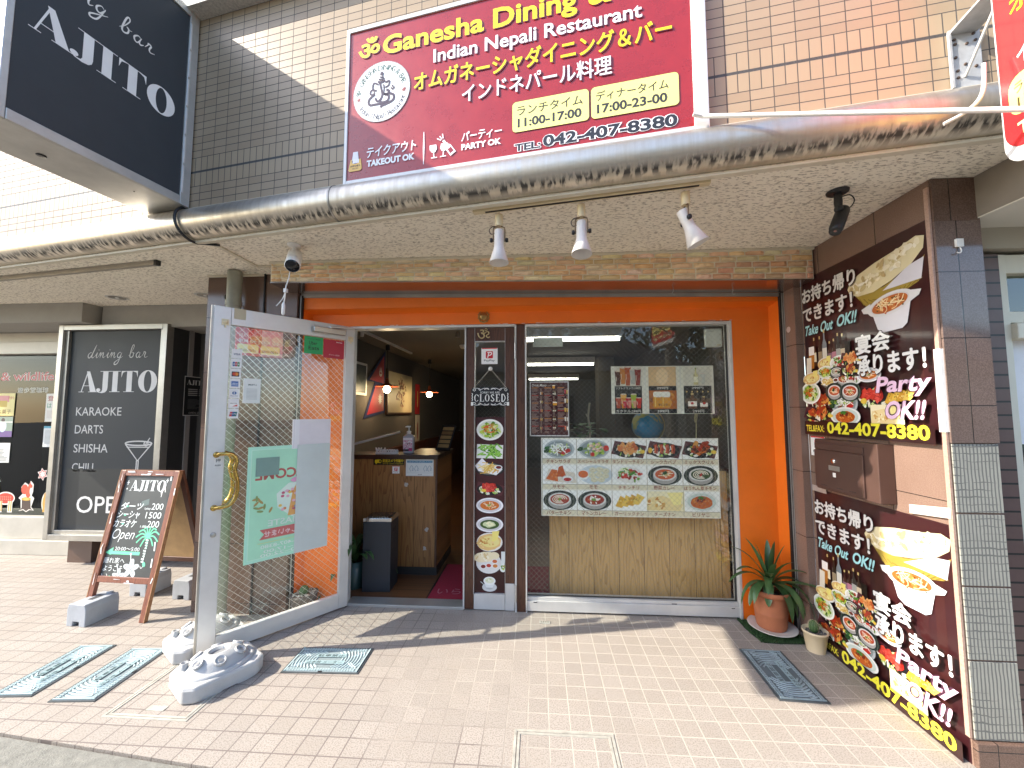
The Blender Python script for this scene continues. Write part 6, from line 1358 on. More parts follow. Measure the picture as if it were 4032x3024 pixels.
def floor_socket():
    t = thing("door_stop_socket", "small metal floor socket with slots in front of the shop window", "floor fitting", (-.003, -.178, 0)); g = G(); g.box(-.040, .040, -.018, .018, 0, .004); g.build("plate", mat("worn_cover_frame"), t, .001); g = G()
    for k in range(4): g.box(-.032+k*.017, -.022+k*.017, .0, .008, .0042, .0046)
    g.build("slot", BLACK, t)
floor_socket()

def white_base(label, x, y, ang, first=None):
    M = Matrix.Translation((x, y, 0)) @ Matrix.Rotation(R(ang), 4, 'Z')
    if first: return copy_thing(first, M, label)
    t = thing("parasol_base", label, "parasol base", M, "white moulded parasol bases by the door")
    a, b = .205, .165; c = .05; oct_ = [(-a+c, -b), (-.06, -b), (-.03, -b), (.05, -b), (.08, -b), (a-c, -b), (a, -b+c), (a, b-c), (a-c, b), (-a+c, b), (-a, b-c), (-a, -b+c)]
    n = len(oct_); rings = [(1, 0.0), (1, .070), (.97, .082), (.93, .086)]; vs = []; fs = []
    for s, z in rings:
        for p in oct_: vs.append((p[0]*s, p[1]*s, z+(.020 if (z == 0 and -.05 < p[0] < .06 and p[1] == -b) else 0)))
    for k in range(len(rings)-1):
        for i in range(n): j = (i+1) % n; fs.append((k*n+i, k*n+j, (k+1)*n+j, (k+1)*n+i))
    fs.append(tuple(range(3*n, 4*n))); fs.append(tuple(range(n-1, -1, -1))); g = G(); g.add(vs, fs); g.build("block", WPLAS, t, .014, 3)
    g = G(); E = Matrix.Diagonal((1.2, .98, 1, 1))
    g.lathe([(.158, .0865), (.154, .097), (.140, .103), (.132, .096), (.126, .101), (.110, .128), (.085, .150), (.05, .160)], 40, E, False); g.lathe([(.05, .160), (.044, .161), (.038, .142), (.001, .138)], 28, E, False); g.build("dome", WPLAS, t)
    g = G(); hol = G()
    for k in range(6):
        q = R(k*60+20); px, py = .100*1.2*math.cos(q), .100*.98*math.sin(q); nrm = Vector((math.cos(q)*.5, math.sin(q)*.5, .85)).normalized(); M2 = Matrix.Translation((px, py, .143)) @ nrm.to_track_quat('Z', 'Y').to_matrix().to_4x4()
        g.lathe([(.030, -.006), (.030, .006), (.026, .007), (.022, .000), (.014, -.001)], 20, M2, False); g.lathe([(.014, -.001), (.012, .004), (.008, .003), (.007, -.006), (.001, -.006)], 14, M2, False); hol.lathe([(.0115, .0045), (.001, .0045)], 14, M2, False)
    g.lathe([(.02, .09), (.02, .135), (.016, .136), (.015, .12), (.001, .12)], 20, Matrix.Translation((-.15, .06, 0)), False); split_build(g, "socket_ring", WPLAS, t); split_build(hol, "socket_hole", mat("shadowed_hollow", (.22, .22, .22), .8), t)
    g = G(); g.lathe([(.037, .1435), (.001, .1425)], 24, E, False); g.build("pole_hole", mat("shadowed_hollow", (.22, .22, .22), .8), t); return t
wb = white_base("white moulded parasol base weighing down the front of the open door", -1.975, -.915, 57)
white_base("white moulded parasol base half hidden behind the open door's free edge", -2.335, -.60, 57, wb)

def grey_block(label, x, y, ang, first=None):
    M = Matrix.Translation((x, y, 0)) @ Matrix.Rotation(R(ang), 4, 'Z')
    if first: return copy_thing(first, M, label)
    t = thing("weight_block", label, "weight block", M, "grey weight blocks under the chalkboard"); w, L, h = .082, .112, .158
    g = G(); b = [(-w, -L, 0), (w, -L, 0), (w, L, 0), (-w, L, 0)]
    pr = [(-w, 0), (-.03, 0), (-.026, .035), (.026, .035), (.03, 0), (w, 0), (w, h*.75), (w-.012, h), (-w+.012, h), (-w, h*.75)]; n = len(pr)
    g.add([(x_, -L, z_) for x_, z_ in pr]+[(x_, L, z_) for x_, z_ in pr], [tuple(range(n)), tuple(range(2*n-1, n-1, -1))]+[(i, n+i, n+(i+1) % n, (i+1) % n) for i in range(n)]); g.build("block", GREYP, t, .004)
    g = G(); g.box(-.022, .022, -.03, .05, h+.0005, h+.0012); g.build("leg_hole", mat("hollow_grey", (.05, .05, .055), .8), t); g = G(); g.lathe([(.022, h), (.022, h+.008), (.018, h+.011), (.001, h+.011)], 18, Matrix.Translation((.02, .09, 0))); g.build("filler_cap", GREYP, t); return t
gb = grey_block("front grey weight block holding the chalkboard's left leg", -3.475, -.345, -4)
grey_block("rear grey weight block behind the chalkboard's right leg", -3.50, .13, -4, gb); grey_block("grey weight block beside the left pier, partly cut off by it", -3.075, .10, -4, gb)

def chalkboard():
    t = thing("chalkboard", "brown-framed chalkboard sign with white and mint handwriting, wrapped in torn clear film", "chalkboard", (0, 0, 0))
    BL, BR, TR, TL = Vector((-3.56, -.345, .0)), Vector((-3.015, -.37, 0)), Vector((-3.01, -.15, 1.10)), Vector((-3.555, -.125, 1.10))
    w = .545; u = (TR-TL).normalized(); dn = ((BR-TR).normalized()); n = u.cross(-dn).normalized(); M = frame(TL, u, -dn); L = (BR-TR).length
    wd = m_wood("worn_red_brown_frame", (.25, .085, .05), (.09, .03, .018), 3); tipw = mat("scuffed_edge_wood", (.34, .17, .085), .7, var=.35, vscale=30)
    g = G(); s = .045
    g.box(-.0, s, -L+.02, 0, -.018, .012, M); g.box(w-s, w, -L, 0, -.018, .012, M); g.box(s, w-s, -s, 0, -.016, .010, M); g.box(s, w-s, -.86, -.86+s, -.016, .010, M); g.build("front_frame", wd, t, .003)
    g = G(); g.box(-.0025, .004, -L+.02, .0, -.016, .0135, M); g.box(w-.005, w+.0025, -L, .0, -.016, .0135, M); g.box(0, w, -.001, .0035, -.014, .011, M); g.build("scuffed_edge", tipw, t)
    g = G(); g.box(s-.004, w-s+.004, -.86+s-.004, -s+.004, -.008, -.002, M); g.build("slate", mat("chalkboard_slate", (.045, .050, .049), .5, var=.2, vscale=10), t)
    P = Pic(-.0016); W = '#e8ecea'; MT = '#6fd8a8'; X = .05; r = random.Random(4)
    for a, b in ((.03, -.10), (.39, -.08), (.36, -.17)): P.stroke([(X+a-.012, b), (X+a+.012, b)], .005, W, False); P.stroke([(X+a, b-.018), (X+a, b+.018)], .005, W, False)
    didone(P, X+.055, -.165, .335, .085, W); P.ell(X+.035, -.15, .006, .006, W)
    P.build("chalk_heading", t, PRINT, M); P = Pic(-.0016); P.poly([(X+.20, -.25), (X+.265, -.225), (X+.272, -.272), (X+.212, -.292)], '#5a6a68')
    P.build("dart_drawing", t, PRINT, M)
    for k, (a, b, c) in enumerate((("ダーツ", "1play", "200"), ("シーシャ", "", "1500"), ("カラオケ", "1曲", "200"))):
        P = Pic(-.0016); y = -.315-k*.068; P.text(a, X+.02-.012*k, y, .20, .058, W, .03, slant=.15); P.rect(X+.07, y+.02, .02, .012, MT)
        if b: P.text(b, X+.245, y, .055, .02, W, .01)
        P.text(c, X+.305 if k != 1 else X+.27, y+.004, .105 if k != 1 else .14, .050, W, .0); P.build("price_line", t, PRINT, M)
    P = Pic(-.0016); P.text("Open", X-.002, -.565, .20, .10, W, -.01, slant=.25); P.build("chalk_writing", t, PRINT, M); P = Pic(-.0016)
    for a in range(20, 341, 32):
        q = R(a); P.stroke([(X+.335, -.520), (X+.335+.055*math.cos(q), -.495+.05*math.sin(q)), (X+.335+.105*math.cos(q), -.525+.075*math.sin(q))], .011, MT)
    for k in range(9): P.stroke([(X+.325+.003*k % .01, -.54-k*.020), (X+.352, -.545-k*.020)], .012, '#c9d8d2', False)
    P.build("palm_drawing", t, PRINT, M); P = Pic(-.0016)
    P.poly([(X-.01, -.645), (X+.055, -.605), (X+.055, -.632), (X+.30, -.632), (X+.30, -.656), (X+.055, -.656), (X+.04, -.66)], MT); P.text("20:00～5:00", X+.07, -.628, .22, .028, W, .0)
    P.build("arrow_drawing", t, PRINT, M); P = Pic(-.0016); P.text("隠れ家へ", X+.0, -.722, .185, .042, W, .0); P.text("ようこそ", X+.01, -.78, .17, .042, W, .0); P.build("chalk_writing", t, PRINT, M)
    for cx, cy, s_ in ((.255, -.755, .07), (.16, -.815, .055)):
        P = Pic(-.0016)
        for k in range(5):
            q = R(k*72+20); P.ell(X+cx+s_*.55*math.cos(q), cy+s_*.55*math.sin(q), s_*.50, s_*.30, '#c2c8c9', q, 14, .06, r)
        for k in range(5):
            q = R(k*72+20); P.stroke([(X+cx, cy), (X+cx+s_*.85*math.cos(q), cy+s_*.85*math.sin(q))], .003, '#5a6462', False)
        P.stroke([(X+cx, cy), (X+cx-.03, cy+s_*1.5)], .006, W, False); P.ell(X+cx-.03, cy+s_*1.5, .008, .008, W); P.build("flower_drawing", t, PRINT, M)
    P = Pic(-.0016)
    for k in range(4): P.ell(X+.345, -.63-k*.022, .004, .004, W)
    P.stroke([(X+.34, -.70), (X+.36, -.72), (X+.345, -.75), (X+.33, -.735)], .004, W); P.stroke([(X+.01, -.80), (X+.03, -.83), (X+.06, -.815), (X+.05, -.80)], .004, W)
    P.ell(X+.36, -.72, .012, .02, MT, .5); P.ell(X+.08, -.825, .018, .012, MT, .3)
    P.build("flourish", t, PRINT, M)
    # torn clear film: thin irregular glossy strips
    g = G()
    for k in range(22):
        e = r.random(); x = r.choice([r.uniform(.42, .545), r.uniform(0, .03), r.uniform(.0, .545)]); y = -r.uniform(.0, .88)
        if .05 < x < .42: y = r.choice([-r.uniform(.80, .90), -r.uniform(0, .03)])
        a = r.uniform(.004, .012); b = r.uniform(.02, .09); dx = r.uniform(-.012, .012)
        if x > .05 and x < .42: a, b = b, a
        g.add([tuple(M @ Vector(p)) for p in ((x, y, .0145), (x+a, y+dx*.3, .0145+.004*e), (x+a+dx, y-b, .015), (x+dx, y-b, .0145))], [(0, 1, 2, 3)])
    split_build(g, "torn_film", mat("torn_clear_film", (.75, .76, .76), .15), t)
    # rear leg frame with tan panel
    bBR, bBL = Vector((-3.05, .115, .168)), Vector((-3.59, .13, .168)); dn2 = (bBR-TR).normalized(); M2 = frame(TL+Vector((0, .022, 0)), u, -dn2); L2 = (bBR-TR).length
    g = G(); g.box(0, s, -L2, -.0, -.012, .012, M2); g.box(w-s, w, -L2, 0, -.012, .012, M2); g.box(s, w-s, -.05, 0, -.010, .010, M2); g.box(s, w-s, -.86, -.815, -.010, .010, M2); g.build("rear_frame", mat("dark_red_brown_wood"), t, .003)
    g = G(); g.box(s, w-s, -.815, -.05, -.004, .004, M2); g.build("rear_panel", mat("tan_hardboard", (.56, .36, .17), .7, var=.22, vscale=5), t)
chalkboard()

def pots():
    t = thing("grass_mat", "small green artificial grass mat under the terracotta pot", "mat", (0, 0, 0)); t.empty_display_size = .1; r = random.Random(8)
    g = G(); out = [(1.475, -.02), (1.47, -.07), (1.46, -.16), (1.475, -.28), (1.50, -.345), (1.60, -.355), (1.70, -.35), (1.78, -.345), (1.80, -.20), (1.80, -.055), (1.60, -.052)]
    g.prism(out, .001, .006); g.build("backing", mat("dark_mat_backing", (.018, .03, .015), .9), t)
    g = G()
    for _ in range(5200):
        x = r.uniform(1.46, 1.80); y = r.uniform(-.352, -.055); a = r.uniform(0, 6.28); h = r.uniform(.008, .02); dx, dy = .002*math.cos(a), .002*math.sin(a); q = r.uniform(0, 6.28); l = r.uniform(.0, .010)
        if x < 1.475 and y < -.26: continue
        g.add([(x-dx, y-dy, .005), (x+dx, y+dy, .005), (x+l*math.cos(q), y+l*math.sin(q), .005+h)], [(0, 1, 2)])
    o = g.build("blades", mat("artificial_grass", (.035, .085, .022), .7, var=.5, vscale=200), t); o['kind'] = 'stuff'
    t = thing("saucer", "white saucer with a dark ring under the terracotta pot", "saucer", (1.645, -.185, .018)); g = G(); g.lathe([(.11, 0), (.13, .008), (.158, .022), (.156, .025), (.128, .012), (.001, .010)], 44, None, False); g.build("dish", mat("glazed_white", (.68, .66, .60), .2), t); g = G(); g.lathe([(.150, .0215), (.143, .0185)], 44, None, False); g.build("dark_ring", mat("dark_glaze_ring", (.03, .025, .03), .3), t)
    t = thing("potted_plant", "strap-leaved green plant in a terracotta pot beside the orange wall", "plant", (1.645, -.175, .030)); m = mat("terracotta", (.40, .135, .06), .75, var=.16, vscale=6, bump=.3, bscale=70)
    g = G(); g.lathe([(.092, 0), (.098, .02), (.106, .10), (.108, .105), (.1065, .11), (.118, .225), (.120, .232), (.131, .236), (.134, .265), (.128, .272), (.118, .268), (.112, .235), (.001, .232)], 48, None, False); g.build("pot", m, t)
    g = G(); g.lathe([(.111, .238), (.05, .246), (.001, .248)], 24, None, False)
    for _ in range(60): a = r.uniform(0, 6.28); d = .1*math.sqrt(r.random()); g.sphere((d*math.cos(a), d*math.sin(a), .245), r.uniform(.005, .011), 6, 5)
    g.build("soil", mat("dark_soil_gravel", (.05, .04, .03), .9, var=.6, vscale=60), t)
    g = G(); fixed = [((-.35, -.1, 1.0), .44, .020, 1.0), ((-.75, -.2, .75), .42, .018, 2.2), ((-.6, -.25, .8), .40, .022, 1.8), ((.05, -.15, 1.0), .36, .024, .4), ((.25, -.1, 1.0), .34, .020, .9), ((-.2, .1, 1.0), .32, .018, .8), ((.85, -.55, .35), .36, .024, .8), ((.7, -.75, .5), .34, .024, 5.5), ((.3, -.9, .35), .33, .026, 7.5), ((-.5, -.75, .3), .22, .028, 8.5), ((.75, -.5, .6), .44, .022, 4.8), ((-.85, -.1, .5), .34, .016, 5.2), ((.95, -.2, .2), .22, .018, 1.5), ((-.65, -.5, .55), .32, .022, 4.2), ((.55, -.3, .9), .30, .022, 2.5), ((-.1, -.4, .9), .30, .020, 2.), ((.6, -.8, .15), .30, .024, 6.), ((-.3, -.5, .7), .36, .024, 3.2), ((.1, .2, 1.), .34, .022, 1.4), ((.4, -.9, .6), .36, .026, 5.0), ((-.9, -.4, .35), .30, .024, 4.6), ((.9, -.1, .7), .34, .022, 3.6), ((-.45, .1, 1.), .40, .020, 1.8), ((-.3, -.6, 1.0), .30, .024, 2.5), ((.2, -.5, 1.1), .32, .024, 1.6)]
    for d, L, w, dr in fixed: leaf(g, (.012*d[0], .012*d[1], .30), d, L*.9, w*1.12, dr, 12, .3)
    g.build("leaves", LEAF, t); g = G(); g.tube([(0, 0, .24), (.004, 0, .33)], [.018, .012], 10); g.build("stem", mat("green_stem", (.09, .15, .04), .5), t)
    t = thing("cactus_pot", "little round cactus in a cream plastic pot in front of the brown wall", "plant", (1.795, -.41, 0)); g = G(); g.lathe([(.052, 0), (.070, .118), (.074, .120), (.075, .132), (.070, .133), (.066, .112), (.001, .108)], 40, None, False); g.build("pot", mat("cream_plastic_pot", (.66, .54, .36), .5, var=.05), t)
    g = G()
    for _ in range(70): a = r.uniform(0, 6.28); d = .062*math.sqrt(r.random()); g.sphere((d*math.cos(a), d*math.sin(a), .112), r.uniform(.005, .010), 6, 5)
    g.build("pebbles", mat("grey_pebbles", (.13, .12, .105), .7, var=.6, vscale=70), t)
    vs = []; fs = []; n = 40; m_ = 14
    for j in range(m_+1):
        th = math.pi*j/m_*.92
        for i in range(n): a = 2*math.pi*i/n; rr = .026*(math.sin(th) if j else 0)*(1+.13*math.cos(13*a)); vs.append((-.005+rr*math.cos(a), .005+rr*math.sin(a), .150+.040*math.cos(th)))
    for j in range(m_):
        for i in range(n): k = (i+1) % n; fs.append((j*n+i, (j+1)*n+i, (j+1)*n+k, j*n+k))
    g = G(); g.add(vs, fs, True); g.build("cactus", mat("cactus_green", (.05, .11, .03), .6, var=.3, vscale=60), t)
    g = G()
    for i in range(13):
        for j in range(2, 10):
            th = math.pi*j/m_*.92; a = 2*math.pi*i/13; rr = .029*math.sin(th); p = Vector((-.005+rr*math.cos(a), .005+rr*math.sin(a), .150+.040*math.cos(th)))
            for q in (-.5, .5): d = Vector((math.cos(a+q), math.sin(a+q), .3)); g.tube([p, p+d*.008], [.0006, .0002], 3, False)
    g.build("spines", mat("pale_spines", (.6, .55, .35), .6), t)
    t = thing("cactus_pot", "small cactus in a grey stone bowl behind the open glass door", "plant", (-1.92, -.14, 0)); g = G(); g.lathe([(.075, 0), (.10, .13), (.105, .15), (.095, .15), (.001, .135)], 32, None, False); g.build("bowl", mat("grey_stone_bowl", (.10, .085, .075), .8, var=.2, bump=.5), t); g = G(); g.sphere((0, 0, .165), .036, 18, 12, sq=(1, 1, 1.15)); g.build("cactus", mat("cactus_green"), t); g = G()
    for _ in range(60): a = r.uniform(0, 6.28); d = .085*math.sqrt(r.random()); g.sphere((d*math.cos(a), d*math.sin(a), .142), r.uniform(.006, .012), 6, 5)
    g.build("pebbles", mat("pale_pebbles", (.45, .42, .36), .8, var=.4, vscale=50), t)
pots()
# ------------------------------------------------------------------ neighbouring shops
def cabinet():
    t = thing("sign_cabinet", "tall dark standing sign cabinet listing karaoke, darts, shisha and chill", "sign cabinet", frame((-5.195, .60, .262), (1, 0, 0), (0, 0, 1)))
    w, h, d = 1.245, 2.265, .55; fr = mat("brushed_steel_frame", (.44, .42, .38), .35, .75, var=.2, vscale=5)
    g = G(); g.box(0, w, 0, h, -d, -.062); g.build("case", mat("dark_case_side", (.045, .046, .046), .45, .2, var=.1), t)
    g = G(); g.box(0, .055, 0, h, -.06, .02); g.box(w-.055, w, 0, h, -.06, .02); g.box(.0555, w-.0555, 0, .06, -.06, .02); g.box(.0555, w-.0555, h-.055, h, -.06, .02); g.box(.0555, .095, .0605, h-.0555, -.06, -.004); g.box(w-.095, w-.0555, .0605, h-.0555, -.06, -.004); g.box(.0955, w-.0955, .0605, .10, -.06, -.004); g.build("frame", fr, t, .003)
    g = G(); g.box(.0955, w-.0955, .1005, h-.056, -.05, -.030); g.build("face", BOARD, t)
    ox, oz = 5.195, -.262; W = '#dcdad8'
    P = Pic(-.0296); script(P, "dining bar", -4.905+ox, 2.172+oz, .138, '#bdbbb8', .07, .95, .06); P.build("script_lettering", t, PRINT)
    P = Pic(-.0296); didone(P, -4.975+ox, 1.805+oz, .895, .225, W); P.build("lettering", t, PRINT)
    P = Pic(-.0296)
    for s, x0, x1, z in (("KARAOKE", -4.984, -4.463, 1.553), ("DARTS", -4.982, -4.658, 1.363), ("SHISHA", -4.980, -4.590, 1.163), ("CHILL", -4.982, -4.709, .962)): P = Pic(-.0296); P.text(s, x0+ox, z+oz, x1-x0, .090, '#c9c7c4', .004); P.build("menu_lettering", t, PRINT)
    P = Pic(-.0296); P.rect(.157, .15, .90, .58, '#26292b'); P.text("OPEN", -4.90+ox, .535+oz, .62, .175, W, .006); P.build("open_panel", t, PRINT)
    P = Pic(-.0290); c = '#c9c7c4'; cx = -4.245+ox; z0 = oz
    P.stroke([(cx+.15*math.cos(R(a)), 1.262+z0+.022*math.sin(R(a))) for a in range(0, 360, 15)], .014, c, False, True); P.stroke([(cx-.148, 1.255+z0), (cx, 1.080+z0), (cx+.148, 1.255+z0)], .014, c, False); P.rect(cx-.016, .86+z0, .012, .225, c); P.rect(cx+.004, .86+z0, .012, .225, c); P.ring(cx+.085, 1.258+z0, .022, .012, c); P.stroke([(cx+.07, 1.235+z0), (cx+.125, 1.32+z0)], .010, c, False); P.stroke([(cx-.13, 1.222+z0), (cx+.13, 1.222+z0)], .010, c, False); P.build("cocktail_drawing", t, PRINT)
    g = G(); g.box(w-.0005, w+.012, -.0, h-.02, -.30, -.245); g.build("side_trim", mat("pale_side_trim", (.36, .34, .32), .5, .2), t)
    g = G(); g.box(.15, .42, -.262, -.001, -.30, -.10); g.box(.80, 1.1, -.262, -.001, -.30, -.10); split_build(g, "foot", TILE_B, t)
    def ps(P):
        P.rect(0, 0, .31, .44, '#d9d9d6'); P.rect(.008, .008, .294, .424, '#15181a'); didone(P, .03, .345, .25, .055, '#dedcd8'); r = random.Random(3)
        for k in range(4): P.rect(.05, .29-k*.022, .12, .010, '#b9b7b4'); P.rect(.19, .29-k*.022, .07, .010, '#b9b7b4')
        for k in range(9): P.rect(.05, .18-k*.013, r.uniform(.1, .2), .005, '#6a6c6c')
        P.text("OPEN 20:00", .07, .02, .18, .022, '#b9b7b4')
    sticker("small black price poster on the side of the standing sign cabinet", "poster", frame((-3.948+.014, .80, 1.55), (0, 1, 0), (0, 0, 1)), .31, .44, ps, name="poster", edge='#15181a')
cabinet()
def left_shop():
    t = thing("neighbour_shop", "neighbouring shop at left with a wide window and animal stickers", "shop", (0, 0, 0)); y = .97
    fr = mat("cream_grey_frame", (.50, .47, .41), .45, .3, var=.12, vscale=4)
    g = G(); g.box(-7.6, -4.80, .47, 1.1, 2.535, 2.739); g.box(-4.75, -3.2, .62, 1.2, 2.50, 2.739); g.build("beam", mat("grey_beam", (.36, .34, .30), .7, var=.08), t)
    g = G(); g.box(-7.6, -4.2, y-.02, 1.3, 2.42, 2.534); g.box(-7.6, -4.2, y-.06, 1.3, 2.275, 2.415); g.box(-7.6, -4.2, y-.05, 1.3, .16, .40); g.box(-7.6, -4.2, y-.10, 1.3, .0, .158); split_build(g, "window_frame", fr, t, bev=.004)
    g = G(); g.box(-7.6, -4.2, y+.03, y+.036, .401, 2.274); g.build("window_pane", m_glass("dark_shop_glass", .7, (.62, .65, .64)), t)
    g = G(); g.box(-7.6, -4.2, 2.0, 2.05, 0, 2.6); g.box(-4.2, -2.82, 1.0, 1.1, 0, 2.5); g.build("dark_interior", DARKW, t)
    P = Pic(-.0045); c = '#c05a58'; P.text("& wildlife gift", 0, 0, .98, .135, '#e6dcd6', .04); P.text("& wildlife gift", 0, 0, .98, .135, c, .015); P.build("window_lettering", t, PRINT, frame((-6.46, y+.025, 1.935), (1, 0, 0), (0, 0, 1))); P = Pic(-.0045); P.text("遊歩堂珈琲", 0, 0, .40, .066, '#c9ccc6', .012); P.build("window_lettering", t, PRINT, frame((-6.228, y+.025, 1.820), (1, 0, 0), (0, 0, 1)))
    LM = lambda x, z, s=1.: frame((x, y+.022, z), (1, 0, 0), (0, 0, 1)) @ Matrix.Scale(s, 4)
    def paper(c1, c2, n, c3='#7a7a74'):
        def f(P, w=.3, h=.38):
            P.rect(0, 0, .30, .36, c1); P.rect(.02, .27, .26, .07, c2); r = random.Random(n)
            for k in range(9): P.rect(.03, .23-k*.024, r.uniform(.12, .24), .010, c3)
        return f
    def yel(P): P.rect(0, 0, .34, .36, '#e6d58a'); P.rect(.02, .22, .22, .10, '#d98a86'); P.rect(.05, .14, .16, .10, '#c9a83a'); P.text("手作り", .22, .26, .10, .05, '#c0483a', .02); P.text("お菓子", .05, .03, .24, .07, '#8a6a2a', .02)
    sticker("yellow hand-drawn paper in the left shop window, top of its column", "notice", LM(-6.49, 1.55, .74), .34, .36, yel, name="notice", edge='#e6d58a')
    def pho(P): P.rect(0, 0, .34, .34, '#8a9a8a'); P.rect(0, 0, .34, .10, '#6a4a8a'); P.ell(.16, .18, .07, .10, '#c9d2e0'); P.ell(.16, .28, .035, .04, '#4a3a34'); P.rect(0, .24, .34, .02, '#d9d8d0')
    sticker("photo card of a seated figure in the left shop window, under the yellow paper", "notice", LM(-6.48, 1.30, .70), .34, .34, pho, name="notice", edge='#8a9a8a')
    sticker("white curled paper in the left shop window, lowest of its column", "notice", LM(-6.44, 1.00, .64), .30, .36, paper('#dfddd8', '#dfddd8', 4), name="notice")
    def gr(P): P.rect(0, 0, .36, .50, '#e2ded4'); P.text("登山", .03, .37, .24, .09, '#a8483a', .03); P.text("はじめ", .03, .24, .28, .09, '#6aa07a', .03); P.rect(.03, .06, .26, .14, '#d9cfc4')
    sticker("white paper with red and green lettering beside the sign cabinet, in the left shop window", "notice", LM(-5.835, 1.48, .66), .36, .50, gr, name="notice")
    def bl(P): P.rect(0, 0, .34, .38, '#dcdedc'); P.rect(0, .34, .34, .04, '#4aa0b8'); [P.rect(.03, .30-k*.022, .26, .008, '#9aa0a0') for k in range(12)]
    sticker("small printed sheet with a blue top edge, in the left shop window", "notice", LM(-5.835, 1.185, .64), .34, .38, bl, name="notice")
    # animal window stickers (flat vinyl cut-outs)
    def cut(label, x, z, w, h, draw):
        o = thing("window_sticker", label, "sticker", LM(x, z, .5), "animal stickers in the left shop window"); P = Pic(-.001); draw(P); P.build("vinyl", o)
    def squirrel(P):
        e = '#e9e2d8'; P.poly([(.02, .0), (.08, .05), (.06, .26), (.0, .30), (.10, .40), (.05, .55), (.14, .66), (.24, .60), (.28, .70), (.36, .62), (.36, .45), (.33, .36), (.40, .30), (.34, .10), (.42, .02), (.30, .03), (.22, -.02), (.14, .03)], e)
        P.poly([(.09, .26), (.31, .26), (.33, .08), (.38, .03), (.29, .05), (.22, .0), (.14, .05), (.05, .02), (.10, .08)], '#4a3730'); P.ell(.20, .28, .12, .04, '#d9a53a'); P.ell(.20, .28, .08, .025, '#e9c46a'); P.ell(.14, .50, .085, .115, '#cf4f35'); P.ell(.24, .44, .07, .13, '#d65a3a'); P.ell(.28, .57, .055, .05, '#d65a3a'); P.ell(.30, .46, .03, .08, '#efe6da'); P.poly([(.25, .61), (.27, .68), (.29, .61)], '#cf4f35'); P.ell(.30, .58, .007, .007, '#1a1a1a')
    cut("cut-out sticker of a red squirrel on a tree stump in the left shop window", -6.085, .445, .42, .7, squirrel)
    def deer(P):
        e = '#e9e2d8'; P.ell(.22, .30, .24, .15, e); P.ell(.22, .30, .21, .12, '#c8402c'); P.rect(.05, -.02, .10, .26, e); P.rect(.29, -.02, .12, .26, e)
        for x in (.07, .115, .31, .36): P.rect(x, .0, .03, .24, '#d9a04a')
        for k in range(12): P.ell(.10+(k % 6)*.05, .33-(k//6)*.05, .010, .010, '#e9b8a0')
        P.poly([(-.02, .36), (.06, .40), (.02, .62), (-.10, .60)], '#d9a04a'); P.stroke([(-.03, .62), (.03, .72), (-.01, .78)], .016, e); P.stroke([(.0, .66), (.06, .70)], .014, e)
    cut("cut-out sticker of a spotted red deer in the left shop window", -6.36, .44, .45, .6, deer)
    def star(P):
        e = '#e6ded8'; p = [(.12+(.14 if k % 2 else .08)*math.cos(R(k*30+10)), .14+(.15 if k % 2 else .09)*math.sin(R(k*30+10))) for k in range(12)]; P.poly(p, e); P.poly([(.12+(a-.12)*.82, .14+(b-.14)*.82) for a, b in p], '#c0504a'); P.poly([(.12+(a-.12)*.6, .14+(b-.14)*.6) for a, b in p], '#dccfc8')
    cut("cut-out red star sticker near the sign cabinet in the left shop window", -5.865, .80, .26, .3, star)
    def bear(P): P.ell(.12, .22, .12, .24, '#e6ded0'); P.ell(.12, .22, .095, .20, '#d0a04a'); P.ell(.12, .38, .07, .07, '#d0a04a'); P.rect(.04, .0, .06, .12, '#d0a04a'); P.rect(.14, .0, .06, .12, '#d0a04a')
    cut("cut-out tan animal sticker half hidden by the sign cabinet", -5.79, .44, .25, .45, bear)
left_shop()
